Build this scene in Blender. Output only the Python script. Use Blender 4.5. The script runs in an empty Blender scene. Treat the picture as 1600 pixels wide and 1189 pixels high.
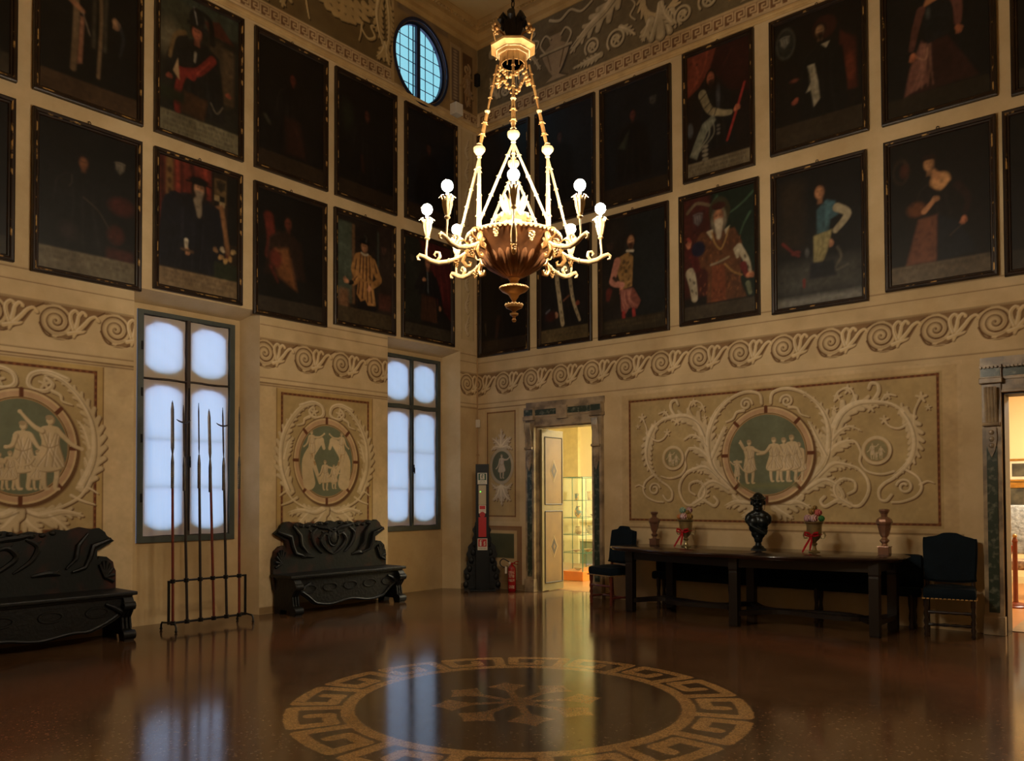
# Picture hall with chandelier, frescoed walls and two rows of portraits
SKY = 1.0; EXPOSURE = 0.0; BULB = 900
import bpy, bmesh, math, random
import numpy as np
from mathutils import Vector, Matrix
PI = math.pi
random.seed(7); rng = np.random.default_rng(11)
scene = bpy.context.scene
col = scene.collection
R = math.radians

def s2l(c):
    return tuple((x/12.92 if x <= .04045 else ((x+.055)/1.055)**2.4) for x in c[:3])
def rgb(r, g, b): return s2l((r/255, g/255, b/255))

# ------------------------------------------------------------ materials
def nodes(name):
    m = bpy.data.materials.new(name); m.use_nodes = True
    nt = m.node_tree; nt.nodes.clear()
    out = nt.nodes.new('ShaderNodeOutputMaterial')
    return m, nt, out
def link(nt, a, b): nt.links.new(a, b)
def mat(name, c, rough=.5, metal=0., c2=None, scale=8., amount=.5, bump=0., bscale=40., spec=.5, stretch=None, detail=4, contrast=(.35,.65), coat=0., trans=0.):
    """colour c mixed with c2 by noise in object space"""
    m, nt, out = nodes(name)
    b = nt.nodes.new('ShaderNodeBsdfPrincipled'); link(nt, b.outputs[0], out.inputs[0])
    b.inputs['Roughness'].default_value = rough; b.inputs['Metallic'].default_value = metal
    b.inputs['Specular IOR Level'].default_value = spec
    if coat: b.inputs['Coat Weight'].default_value = coat
    if trans: b.inputs['Transmission Weight'].default_value = trans
    tc = nt.nodes.new('ShaderNodeTexCoord'); mp = nt.nodes.new('ShaderNodeMapping')
    link(nt, tc.outputs['Object'], mp.inputs[0])
    if stretch: mp.inputs['Scale'].default_value = stretch
    if c2 is None: c2 = tuple(x*.75 for x in c)
    n = nt.nodes.new('ShaderNodeTexNoise'); n.inputs['Scale'].default_value = scale; n.inputs['Detail'].default_value = detail
    link(nt, mp.outputs[0], n.inputs['Vector'])
    r = nt.nodes.new('ShaderNodeValToRGB'); r.color_ramp.elements[0].position = contrast[0]; r.color_ramp.elements[1].position = contrast[1]
    r.color_ramp.elements[0].color = (*c, 1)
    r.color_ramp.elements[1].color = (*[a*(1-amount)+d*amount for a, d in zip(c, c2)], 1)
    link(nt, n.outputs['Fac'], r.inputs[0]); link(nt, r.outputs[0], b.inputs['Base Color'])
    if bump:
        n2 = nt.nodes.new('ShaderNodeTexNoise'); n2.inputs['Scale'].default_value = bscale; n2.inputs['Detail'].default_value = 3
        link(nt, mp.outputs[0], n2.inputs['Vector'])
        bp = nt.nodes.new('ShaderNodeBump'); bp.inputs['Strength'].default_value = bump; bp.inputs['Distance'].default_value = .01
        link(nt, n2.outputs['Fac'], bp.inputs['Height']); link(nt, bp.outputs[0], b.inputs['Normal'])
    return m
def emit(name, c, s):
    m, nt, out = nodes(name)
    e = nt.nodes.new('ShaderNodeEmission'); e.inputs[0].default_value = (*c, 1); e.inputs[1].default_value = s
    link(nt, e.outputs[0], out.inputs[0]); return m
def mat_attr(name, rough=.8, dirt=.25, dscale=1.3, spec=.3, fine=.0, coat=0., cold=None, bump=0.):
    """pigment from the 'Col' attribute, worn by large and small noise in object space"""
    m, nt, out = nodes(name)
    b = nt.nodes.new('ShaderNodeBsdfPrincipled'); link(nt, b.outputs[0], out.inputs[0])
    b.inputs['Roughness'].default_value = rough; b.inputs['Specular IOR Level'].default_value = spec
    if coat: b.inputs['Coat Weight'].default_value = coat; b.inputs['Coat Roughness'].default_value = .28
    a = nt.nodes.new('ShaderNodeAttribute'); a.attribute_name = 'Col'
    tc = nt.nodes.new('ShaderNodeTexCoord')
    n = nt.nodes.new('ShaderNodeTexNoise'); n.inputs['Scale'].default_value = dscale; n.inputs['Detail'].default_value = 8; n.inputs['Roughness'].default_value = .62
    link(nt, tc.outputs['Object'], n.inputs['Vector'])
    r = nt.nodes.new('ShaderNodeValToRGB'); r.color_ramp.elements[0].position = .36; r.color_ramp.elements[1].position = .62
    k = 1-dirt
    r.color_ramp.elements[0].color = (k, k*.95, k*.86, 1); r.color_ramp.elements[1].color = (1, 1, 1, 1)
    link(nt, n.outputs['Fac'], r.inputs[0])
    mx = nt.nodes.new('ShaderNodeMix'); mx.data_type = 'RGBA'; mx.blend_type = 'MULTIPLY'; mx.inputs[0].default_value = 1
    link(nt, a.outputs['Color'], mx.inputs[6]); link(nt, r.outputs[0], mx.inputs[7])
    link(nt, mx.outputs[2], b.inputs['Base Color'])
    if bump:
        n2 = nt.nodes.new('ShaderNodeTexNoise'); n2.inputs['Scale'].default_value = 14; n2.inputs['Detail'].default_value = 6
        link(nt, tc.outputs['Object'], n2.inputs['Vector'])
        bp = nt.nodes.new('ShaderNodeBump'); bp.inputs['Strength'].default_value = bump; bp.inputs['Distance'].default_value = .01
        link(nt, n2.outputs['Fac'], bp.inputs['Height']); link(nt, bp.outputs[0], b.inputs['Normal'])
    return m

# ------------------------------------------------------------ object helpers
def tag(o, label=None, cat=None, group=None, kind=None):
    if label: o['label'] = label
    if cat: o['category'] = cat
    if group: o['group'] = group
    if kind: o['kind'] = kind
    return o
def thing(name, label, cat, loc=(0, 0, 0), rotz=0, group=None):
    o = bpy.data.objects.new(name, None); col.objects.link(o)
    o.empty_display_size = .1
    o.location = loc; o.rotation_euler = (0, 0, rotz)
    return tag(o, label, cat, group)
def obj(name, bm, m, parent=None, smooth=False, loc=None, kind=None):
    me = bpy.data.meshes.new(name)
    if isinstance(bm, bmesh.types.BMesh):
        bmesh.ops.recalc_face_normals(bm, faces=bm.faces)
        bm.to_mesh(me); bm.free()
    else:
        me.from_pydata(*bm)
    ms = m if isinstance(m, (list, tuple)) else [m]
    for x in ms: me.materials.append(x)
    if smooth:
        me.polygons.foreach_set('use_smooth', [True]*len(me.polygons))
        if smooth != 'all':
            try: me.set_sharp_from_angle(angle=R(38))
            except Exception: pass
    o = bpy.data.objects.new(name, me); col.objects.link(o)
    if parent: o.parent = parent
    if loc: o.location = loc
    if kind: o['kind'] = kind
    return o
def copy_tree(o, parent=None):
    c = o.copy(); col.objects.link(c); c.parent = parent
    for ch in list(o.children): copy_tree(ch, c)
    return c
NB = bmesh.new
def box(bm, c, s, rot=None, bev=0):
    r = bmesh.ops.create_cube(bm, size=1)
    M = Matrix.Translation(c) @ (rot.to_4x4() if rot is not None else Matrix()) @ Matrix.Diagonal((*s, 1))
    bmesh.ops.transform(bm, matrix=M, verts=r['verts'])
    if bev:
        ed = list({e for v in r['verts'] for e in v.link_edges})
        bmesh.ops.bevel(bm, geom=ed, offset=bev, segments=2, affect='EDGES', profile=.6)
    return bm
def box2(bm, a, b, bev=0):
    return box(bm, [(x+y)/2 for x, y in zip(a, b)], [abs(y-x) for x, y in zip(a, b)], bev=bev)
def tube(bm, pts, rad, n=8, caps=True, closed=False):
    pts = [Vector(p) for p in pts]; k = len(pts)
    rads = rad if isinstance(rad, (list, tuple)) else [rad]*k
    rings = []; up = None
    for i, p in enumerate(pts):
        if closed: t = (pts[(i+1) % k]-pts[i-1])
        else: t = (pts[min(i+1, k-1)]-pts[max(i-1, 0)])
        if t.length < 1e-9: t = Vector((0, 0, 1))
        t.normalize()
        if up is None:
            up = Vector((0, 0, 1)) if abs(t.z) < .9 else Vector((1, 0, 0))
        x = t.cross(up)
        if x.length < 1e-5: x = t.orthogonal()
        x.normalize(); y = x.cross(t).normalized(); up = y
        rings.append([bm.verts.new(p+(x*math.cos(2*PI*j/n)+y*math.sin(2*PI*j/n))*rads[i]) for j in range(n)])
    for i in range(k if closed else k-1):
        a, b = rings[i], rings[(i+1) % k]
        for j in range(n): bm.faces.new((a[j], a[(j+1) % n], b[(j+1) % n], b[j]))
    if caps and not closed:
        bm.faces.new(rings[0][::-1]); bm.faces.new(rings[-1])
    return bm
def lathe(bm, prof, n=24, c=(0, 0, 0), axis=None, flute=0, nf=0, square=False, ph=0.):
    """prof: list of (r, z). flute modulates the radius nf times round."""
    rings = []
    c = Vector(c); rot = axis.to_track_quat('Z', 'Y').to_matrix() if axis is not None else Matrix.Identity(3)
    for r, z in prof:
        ring = []
        for j in range(n):
            a = 2*PI*j/n+ph
            rr = r*(1+flute*math.cos(nf*a)) if flute else r
            ring.append(bm.verts.new(c+rot @ Vector((rr*math.cos(a), rr*math.sin(a), z))))
        rings.append(ring)
    for a, b in zip(rings, rings[1:]):
        for j in range(n): bm.faces.new((a[j], a[(j+1) % n], b[(j+1) % n], b[j]))
    if prof[0][0] > 1e-4: bm.faces.new(rings[0][::-1])
    if prof[-1][0] > 1e-4: bm.faces.new(rings[-1])
    bmesh.ops.remove_doubles(bm, verts=[v for r_ in (rings[0], rings[-1]) for v in r_ if v.is_valid], dist=1e-5)
    return bm
def ball(bm, c, r, seg=12, scale=(1, 1, 1), rot=None):
    q = bmesh.ops.create_uvsphere(bm, u_segments=seg, v_segments=max(6, seg*2//3), radius=1)
    s = (r*scale[0], r*scale[1], r*scale[2])
    bmesh.ops.transform(bm, matrix=Matrix.Translation(c) @ (rot.to_4x4() if rot is not None else Matrix()) @ Matrix.Diagonal((*s, 1)), verts=q['verts'])
    return bm
def prism(bm, pts, h, M=None):
    """extrude a closed 2D outline (x, y) by h along z, then transform"""
    a = [bm.verts.new((x, y, 0)) for x, y in pts]; b = [bm.verts.new((x, y, h)) for x, y in pts]
    n = len(pts)
    bm.faces.new(a[::-1]); bm.faces.new(b)
    for i in range(n): bm.faces.new((a[i], a[(i+1) % n], b[(i+1) % n], b[i]))
    if M is not None: bmesh.ops.transform(bm, matrix=M, verts=a+b)
    return bm
def strip_plate(bm, outer, inner, h, M):
    """plate of thickness h between two closed outlines with equal counts"""
    n = len(outer)
    A = [bm.verts.new((x, y, 0)) for x, y in outer]; B = [bm.verts.new((x, y, 0)) for x, y in inner]
    C = [bm.verts.new((x, y, h)) for x, y in outer]; D = [bm.verts.new((x, y, h)) for x, y in inner]
    for i in range(n):
        j = (i+1) % n
        bm.faces.new((A[i], A[j], B[j], B[i])); bm.faces.new((C[j], C[i], D[i], D[j]))
        bm.faces.new((A[j], A[i], C[i], C[j])); bm.faces.new((B[i], B[j], D[j], D[i]))
    bmesh.ops.transform(bm, matrix=M, verts=A+B+C+D)
    return bm
def sweep(bm, path, prof, closed=False, up=Vector((0, 0, 1))):
    """sweep a profile [(out, height)] along a polyline; 'out' is left of the travel direction, mitred"""
    path = [Vector(p) for p in path]; k = len(path); rings = []
    for i in range(k):
        d0 = (path[i]-path[i-1]).normalized() if (i > 0 or closed) else None
        d1 = (path[(i+1) % k]-path[i]).normalized() if (i < k-1 or closed) else None
        if d0 is None: d0 = d1
        if d1 is None: d1 = d0
        n0 = up.cross(d0); n1 = up.cross(d1)
        m = (n0+n1); m = m/max(1e-6, m.dot(n0)) if m.length > 1e-6 else n0
        rings.append([bm.verts.new(path[i]+m*o+up*h) for o, h in prof])
    q = len(prof)
    for i in range(k if closed else k-1):
        a, b = rings[i], rings[(i+1) % k]
        for j in range(q): bm.faces.new((a[j], a[(j+1) % q], b[(j+1) % q], b[j]))
    if not closed:
        bm.faces.new(rings[0][::-1]); bm.faces.new(rings[-1])
    return bm
def catmull(pts, n=8, closed=False):
    P = [np.array(p, float) for p in pts]
    if len(P) < 3: return [tuple(p) for p in P]
    out = []
    k = len(P)
    for i in range(k if closed else k-1):
        if closed: p0, p1, p2, p3 = P[i-1], P[i], P[(i+1) % k], P[(i+2) % k]
        else: p0, p1, p2, p3 = P[max(i-1, 0)], P[i], P[i+1], P[min(i+2, k-1)]
        for t in np.linspace(0, 1, n, endpoint=False):
            out.append(tuple(.5*((2*p1)+(-p0+p2)*t+(2*p0-5*p1+4*p2-p3)*t*t+(-p0+3*p1-3*p2+p3)*t**3)))
    if not closed: out.append(tuple(P[-1]))
    return out
ML = Matrix(((0, 0, 1, 0), (1, 0, 0, 0), (0, 1, 0, 0), (0, 0, 0, 1)))    # (u, v, w) -> left wall: X=w, Y=u, Z=v
MR = Matrix(((1, 0, 0, 0), (0, 0, -1, 0), (0, 1, 0, 0), (0, 0, 0, 1)))   # (u, v, w) -> far wall: X=u, Y=-w, Z=v

# ------------------------------------------------------------ fresco / canvas painter
class Ras:
    def __init__(s, u0, u1, v0, v1, res, base):
        s.u0, s.u1, s.v0, s.v1 = u0, u1, v0, v1
        s.nu = max(2, int(round((u1-u0)/res))+1); s.nv = max(2, int(round((v1-v0)/res))+1)
        s.U = np.linspace(u0, u1, s.nu); s.V = np.linspace(v0, v1, s.nv)
        s.res = max((u1-u0)/(s.nu-1), (v1-v0)/(s.nv-1))
        s.C = np.empty((s.nv, s.nu, 3)); s.C[:] = base
        s.T = None
    def t(s, p):
        return s.T(p) if s.T else p
    def win(s, x0, x1, y0, y1):
        i0 = max(0, np.searchsorted(s.U, x0)-1); i1 = min(s.nu, np.searchsorted(s.U, x1)+1)
        j0 = max(0, np.searchsorted(s.V, y0)-1); j1 = min(s.nv, np.searchsorted(s.V, y1)+1)
        if i1 <= i0 or j1 <= j0: return None
        return slice(j0, j1), slice(i0, i1), s.U[i0:i1][None, :], s.V[j0:j1][:, None]
    def put(s, w, a, c):
        a = np.clip(a, 0, 1)[..., None]
        s.C[w[0], w[1]] = s.C[w[0], w[1]]*(1-a)+np.array(c[:3])*a
    def rect(s, x0, x1, y0, y1, c, a=1., soft=0):
        (x0, y0), (x1, y1) = s.t((x0, y0)), s.t((x1, y1)); x0, x1 = min(x0, x1), max(x0, x1)
        e = s.res+soft
        w = s.win(x0-e, x1+e, y0-e, y1+e)
        if w is None: return
        U, V = w[2], w[3]; k = e
        al = np.clip((U-x0)/k+.5, 0, 1)*np.clip((x1-U)/k+.5, 0, 1)*np.clip((V-y0)/k+.5, 0, 1)*np.clip((y1-V)/k+.5, 0, 1)
        s.put(w, al*a, c)
    def ell(s, cx, cy, rx, ry, c, a=1., soft=0, rot=0, ring=None):
        cx, cy = s.t((cx, cy)); m = max(rx, ry)+soft+s.res*2+(ring or 0)
        w = s.win(cx-m, cx+m, cy-m, cy+m)
        if w is None: return
        X, Y = w[2]-cx, w[3]-cy
        if rot: X, Y = X*math.cos(rot)+Y*math.sin(rot), -X*math.sin(rot)+Y*math.cos(rot)
        q = np.sqrt((X/rx)**2+(Y/ry)**2); d = (q-1)*min(rx, ry)
        if ring: d = np.abs(d)-ring/2
        s.put(w, a*(.5-d/(s.res+soft)), c)
    def poly(s, pts, c, a=1., soft=0):
        pts = [s.t(p) for p in pts]
        xs = [p[0] for p in pts]; ys = [p[1] for p in pts]; m = soft+s.res*2
        w = s.win(min(xs)-m, max(xs)+m, min(ys)-m, max(ys)+m)
        if w is None: return
        X, Y = np.broadcast_arrays(w[2], w[3])
        ins = np.zeros(X.shape, bool); dm = np.full(X.shape, 1e9)
        n = len(pts)
        for i in range(n):
            (x0, y0), (x1, y1) = pts[i], pts[(i+1) % n]
            dx, dy = x1-x0, y1-y0; L = dx*dx+dy*dy+1e-12
            t = np.clip(((X-x0)*dx+(Y-y0)*dy)/L, 0, 1)
            dm = np.minimum(dm, (X-x0-t*dx)**2+(Y-y0-t*dy)**2)
            if abs(dy) > 1e-12:
                cr = ((y0 > Y) != (y1 > Y)) & (X < x0+(Y-y0)*dx/dy)
                ins ^= cr
        d = np.sqrt(dm); d = np.where(ins, -d, d)
        s.put(w, a*(.5-d/(s.res+soft)), c)
    def stroke(s, pts, w0, w1, c, a=1., soft=0, off=(0, 0), sm=6):
        if sm and len(pts) > 2: pts = catmull(pts, sm)
        pts = [s.t(p) for p in pts]
        pts = [(p[0]+off[0], p[1]+off[1]) for p in pts]
        k = len(pts)
        if callable(w0): ws = [w0(i/(k-1))/2 for i in range(k)]
        else: ws = [(w0+(w1-w0)*i/max(1, k-1))/2 for i in range(k)]
        m = max(ws)+soft+s.res*2
        xs = [p[0] for p in pts]; ys = [p[1] for p in pts]
        w = s.win(min(xs)-m, max(xs)+m, min(ys)-m, max(ys)+m)
        if w is None: return
        X, Y = w[2], w[3]; dm = np.full((X.shape[1] and Y.shape[0], X.shape[1]), 1e9)
        for i in range(k-1):
            (x0, y0), (x1, y1) = pts[i], pts[i+1]
            r = max(ws[i], ws[i+1])+soft+s.res*2
            iu0 = np.searchsorted(X[0], min(x0, x1)-r); iu1 = np.searchsorted(X[0], max(x0, x1)+r)
            iv0 = np.searchsorted(Y[:, 0], min(y0, y1)-r); iv1 = np.searchsorted(Y[:, 0], max(y0, y1)+r)
            if iu1 <= iu0 or iv1 <= iv0: continue
            XX, YY = X[:, iu0:iu1], Y[iv0:iv1]
            dx, dy = x1-x0, y1-y0; L = dx*dx+dy*dy+1e-12
            t = np.clip(((XX-x0)*dx+(YY-y0)*dy)/L, 0, 1)
            d = np.sqrt((XX-x0-t*dx)**2+(YY-y0-t*dy)**2)-(ws[i]*(1-t)+ws[i+1]*t)
            dm[iv0:iv1, iu0:iu1] = np.minimum(dm[iv0:iv1, iu0:iu1], d)
        s.put(w, a*(.5-dm/(s.res+soft)), c)
    def noise(s, amp, cell=.1):
        """pigment mottling: smooth random field"""
        ny = max(2, int((s.v1-s.v0)/cell)+2); nx = max(2, int((s.u1-s.u0)/cell)+2)
        g = rng.normal(0, 1, (ny, nx))
        yi = np.linspace(0, ny-1.001, s.nv); xi = np.linspace(0, nx-1.001, s.nu)
        y0 = yi.astype(int); x0 = xi.astype(int); fy = (yi-y0)[:, None]; fx = (xi-x0)[None, :]
        f = (g[y0][:, x0]*(1-fx)+g[y0][:, x0+1]*fx)*(1-fy)+(g[y0+1][:, x0]*(1-fx)+g[y0+1][:, x0+1]*fx)*fy
        s.C *= (1+amp*f)[..., None]; np.clip(s.C, 0.0003, 1, out=s.C)
    def mesh(s, name, M, m, w=0., parent=None, hole=None, kind=None):
        o = meshes_from([(s, M, w, hole)], name, m)
        if parent: o.parent = parent
        if kind: o['kind'] = kind
        return o
def meshes_from(items, name, m, extra=None):
    """build one mesh out of several painted grids (plus plain quads)"""
    VV, FF, CC = [], [], []; base = 0
    for s, M, w, hole in items:
        X, Y = np.meshgrid(s.U, s.V)
        P = np.stack([X.ravel(), Y.ravel(), np.full(X.size, w)], 1)
        Mn = np.array(M)
        P = P @ Mn[:3, :3].T+Mn[:3, 3]
        idx = np.arange(s.nu*s.nv).reshape(s.nv, s.nu)
        f = np.stack([idx[:-1, :-1], idx[:-1, 1:], idx[1:, 1:], idx[1:, :-1]], -1).reshape(-1, 4)
        if hole is not None:
            xc = (X[:-1, :-1]+X[1:, 1:])/2; yc = (Y[:-1, :-1]+Y[1:, 1:])/2
            f = f[~hole(xc, yc).ravel()]
        VV.append(P); FF.append(f+base); CC.append(s.C.reshape(-1, 3)); base += len(P)
    if extra:
        for quad, c in extra:
            VV.append(np.array(quad, float)); FF.append(np.array([[base, base+1, base+2, base+3]])); CC.append(np.array([c]*4)); base += 4
    V = np.concatenate(VV); F = np.concatenate(FF); C = np.concatenate(CC)
    me = bpy.data.meshes.new(name)
    me.vertices.add(len(V)); me.vertices.foreach_set('co', V.astype(np.float32).ravel())
    me.loops.add(F.size); me.loops.foreach_set('vertex_index', F.astype(np.int32).ravel())
    me.polygons.add(len(F)); me.polygons.foreach_set('loop_start', np.arange(0, F.size, 4, dtype=np.int32))
    me.update(calc_edges=True)
    at = me.color_attributes.new('Col', 'FLOAT_COLOR', 'POINT')
    buf = np.ones((len(V), 4), np.float32); buf[:, :3] = C
    at.data.foreach_set('color', buf.ravel())
    me.materials.append(m)
    o = bpy.data.objects.new(name, me); col.objects.link(o)
    return o
# ------------------------------------------------------------ palette
CREAM = rgb(208, 183, 142); CREAM2 = rgb(200, 173, 130); OCHRE = rgb(182, 157, 110); LIGHTP = rgb(214, 188, 144)
SHAD = rgb(108, 76, 44); LINE = rgb(112, 78, 46); REDB = rgb(104, 58, 30); LEAF = rgb(208, 186, 148); LEAFH = rgb(226, 208, 174)
LEAFM = rgb(176, 142, 98); GREEN = rgb(112, 116, 92); GREYB = rgb(112, 98, 72); UPLEAF = rgb(184, 166, 132)
def lerp(a, b, t): return tuple(x*(1-t)+y*t for x, y in zip(a, b))

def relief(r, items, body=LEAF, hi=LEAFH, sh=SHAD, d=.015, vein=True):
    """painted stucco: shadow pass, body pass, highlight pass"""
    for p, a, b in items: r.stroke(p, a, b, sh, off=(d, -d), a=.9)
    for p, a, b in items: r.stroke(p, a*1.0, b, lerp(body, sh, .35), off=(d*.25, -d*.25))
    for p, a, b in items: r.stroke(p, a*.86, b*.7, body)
    if vein:
        for p, a, b in items:
            if len(p) > 2: r.stroke(p, a*.34, b*.25, hi, off=(-a*.16, a*.16), a=.8)
        for p, a, b in items:
            if len(p) > 3 and a > .05: r.stroke(p, a*.12, a*.05, sh, off=(a*.1, -a*.1), a=.45)
def acanthus(pts, w, n=None, curl=1.):
    """leafy stem as a list of strokes"""
    P = catmull(pts, 10); L = [0]
    for a, b in zip(P, P[1:]): L.append(L[-1]+math.dist(a, b))
    w *= 1.3; tot = L[-1]; n = n or max(3, int(tot/(w*.5)))
    out = [(pts, w*.72, w*.12)]
    for i in range(n):
        t = (i+.5)/n*tot; k = next(j for j in range(len(L)-1) if L[j+1] >= t)
        f = (t-L[k])/max(1e-9, L[k+1]-L[k]); x = P[k][0]*(1-f)+P[k+1][0]*f; y = P[k][1]*(1-f)+P[k+1][1]*f
        dx, dy = P[k+1][0]-P[k][0], P[k+1][1]-P[k][1]; q = math.hypot(dx, dy)+1e-9; dx /= q; dy /= q
        ww = w*(1-.55*t/tot)*(.55+.6*math.sin(PI*min(1, .15+t/tot)))
        for sgn in (1, -1):
            a = (x, y); c = (x+dx*ww*.52+sgn*-dy*ww*.46*curl, y+dy*ww*.52+sgn*dx*ww*.46*curl)
            out.append(([a, c], ww*.46, ww*.3))
    return out
def spiral(cx, cy, r0, r1, a0, turns, n=22):
    return [(cx+(r0+(r1-r0)*i/n)*math.cos(a0+turns*2*PI*i/n), cy+(r0+(r1-r0)*i/n)*math.sin(a0+turns*2*PI*i/n)) for i in range(n+1)]
def flower(x, y, s):
    return [([(x, y), (x+s*math.cos(a), y+s*math.sin(a))], s*.62, s*.5) for a in (0.3, 1.6, 2.8, 4.1, 5.3)]
def figure(r, x, y, h, lean=0., arm1=(.5, .9), arm2=(-.3, .45), skirt=.28, c=LEAF, mirror=1):
    """standing draped relief figure; y is the foot line"""
    k = mirror; sh = lerp(c, SHAD, .55); hi = lerp(c, (1, .95, .85), .35)
    def q(a, b): return (x+k*h*a+k*lean*h*b, y+h*b)
    for f in (-.055, .06):
        r.stroke([q(f*.9, .4), q(f*1.4, .22), q(f*1.1, .03)], h*.085, h*.04, sh, off=(h*.012, -h*.01)); r.stroke([q(f*.9, .4), q(f*1.4, .22), q(f*1.1, .03), q(f*1.1+.05, .01)], h*.07, h*.034, c)
    w = skirt
    body = catmull([q(-.1, .82), q(.02, .84), q(.12, .8), q(.1, .62), q(w*.45, .36), q(w*.3, .27), q(-w*.2, .24), q(-w*.46, .31), q(-.1, .6), q(-.13, .74)], 4, True)
    r.poly([(a+h*.02, b-h*.014) for a, b in body], sh); r.poly(body, c)
    r.stroke([q(.09, .78), q(.08, .6), q(w*.36, .34)], h*.05, h*.06, lerp(c, SHAD, .3), a=.5, soft=h*.02)
    for x0, x1 in ((-.09, .06), (-.05, .1), (.06, -.1), (.09, .02), (-.02, -.04)):
        r.stroke([q(x0, .74), q((x0+x1)*.5, .52), q(x1*1.5, .3)], h*.012, h*.018, sh, a=.65)
        r.stroke([q(x0+.02, .74), q((x0+x1)*.5+.02, .52), q(x1*1.5+.02, .31)], h*.01, h*.012, hi, a=.6)
    r.stroke([q(-.1, .58), q(.0, .55), q(.1, .59)], h*.02, h*.02, sh, a=.7)
    for ax, ay in (arm1, arm2):
        s0 = .1 if ax > 0 else -.1
        p = [q(s0, .77), q((s0+ax)*.5+.02, (.77+ay)*.5-.05), q(ax, ay)]
        r.stroke(p, h*.075, h*.035, sh, off=(h*.012, -h*.012)); r.stroke(p, h*.062, h*.032, c); r.ell(*q(ax, ay), h*.026, h*.026, c)
    r.stroke([q(0, .82), q(0, .88)], h*.05, h*.045, c)
    r.ell(*q(.01, .912), h*.05, h*.064, sh); r.ell(*q(-.004, .916), h*.044, h*.058, c); r.ell(*q(-.012, .945), h*.045, h*.034, lerp(c, SHAD, .45)); r.stroke([q(.03, .93), q(.045, .905)], h*.012, h*.012, sh, a=.7)
def tondo(r, cx, cy, rx, ry, wd, bg=GREEN):
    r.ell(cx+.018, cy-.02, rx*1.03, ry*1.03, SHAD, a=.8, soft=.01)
    r.ell(cx, cy, rx, ry, LIGHTP); r.ell(cx, cy, rx, ry, LINE, ring=.012)
    k = 1-wd/rx
    r.ell(cx, cy, rx*(1+k)/2, ry*(1+k)/2, rgb(196, 160, 124), ring=wd*.5, a=.8)
    for a in range(8):
        t = a*PI/4
        p = [(cx+rx*f*math.cos(t), cy+ry*f*math.sin(t)) for f in (.985, k+.03)]
        r.stroke(p, wd*.45, wd*.45, REDB, a=.85, sm=0)
    r.ell(cx, cy, rx*k*1.04, ry*k*1.04, LEAFM); r.ell(cx, cy, rx*k*1.035, ry*k*1.035, SHAD, ring=.01)
    r.ell(cx, cy, rx*k, ry*k, bg)
def bord(r, x0, x1, y0, y1, c=REDB, w=.03):
    r.rect(x0, x1, y1-w, y1, c); r.rect(x0, x1, y0, y0+w, c); r.rect(x0, x0+w, y0, y1, c); r.rect(x1-w, x1, y0, y1, c)
    n = int((x1-x0)/.07)
    for i in range(n):
        x = x0+(i+.5)*(x1-x0)/n
        for y in (y1-w/2, y0+w/2): r.ell(x, y, .016, w*.3, rgb(150, 96, 52), a=.6)
    n = int((y1-y0)/.07)
    for i in range(n):
        y = y0+(i+.5)*(y1-y0)/n
        for x in (x0+w/2, x1-w/2): r.ell(x, y, w*.3, .016, rgb(150, 96, 52), a=.6)

# ------------------------------------------------------------ running scroll band
def scroll_band(r, centres, zc, per):
    """zc = spiral centre height; running-dog wave with an acanthus spray after each spiral"""
    top = zc+.19
    r.rect(r.u0, r.u1, top-.02, top, lerp(CREAM, SHAD, .5)); r.rect(r.u0, r.u1, top+.004, top+.016, LIGHTP, a=.5)
    GR = rgb(140, 110, 76)
    for c in centres:
        x = c+.02
        r.poly([(x+.02, top-.02), (x+.53*per/.58, top-.02), (x+.4*per/.58, top-.09), (x+.28, zc-.1), (x+.12, zc-.17), (x-.02, zc-.19), (x+.1, zc-.05), (x+.14, zc+.06)], GR)
        r.poly([(x-.26, top-.022), (x+.05, top-.022), (x-.05, zc+.16), (x-.12, top-.045)], GR)
        r.ell(c, zc, .165, .165, CREAM)
        r.stroke(spiral(c, zc, .0, .165, PI*.2, 2.6), .02, .026, SHAD, off=(.006, -.006), a=.85)
        r.stroke(spiral(c, zc, .012, .15, PI*.9, 2.4), .022, .03, lerp(CREAM, SHAD, .3), a=.55)
        r.stroke([(c-.16, zc-.04), (c-.1, zc-.15), (c+.02, zc-.185), (c+.15, zc-.16), (c+.28, zc-.06), (c+.38, zc+.08), (c+.5, zc+.17)], .02, .014, SHAD, off=(.004, -.008))
        it = [([(c+.18, zc-.07), (c+.15, zc+.02), (c+.15, zc+.09), (c+.19, zc+.135), (c+.225, zc+.12)], .052, .03),
              ([(c+.2, zc-.06), (c+.22, zc+.03), (c+.23, zc+.08), (c+.27, zc+.13), (c+.305, zc+.11)], .05, .03),
              ([(c+.22, zc-.08), (c+.29, zc+.0), (c+.345, zc+.07), (c+.4, zc+.1), (c+.435, zc+.075)], .05, .028),
              ([(c+.43, zc+.068), (c+.436, zc+.064)], .046, .046), ([(c+.3, zc+.103), (c+.303, zc+.1)], .036, .036), ([(c+.222, zc+.11), (c+.224, zc+.107)], .036, .036),
              ([(c+.13, zc-.12), (c+.2, zc-.1), (c+.27, zc-.085), (c+.3, zc-.07)], .05, .014), ([(c+.2, zc-.08), (c+.18, zc-.15)], .06, .03)]
        relief(r, it, d=.009, body=LIGHTP)
def lines(r, zs):
    for z, w, c in zs: r.rect(r.u0, r.u1, z-w/2, z+w/2, c, a=.75)
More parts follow.
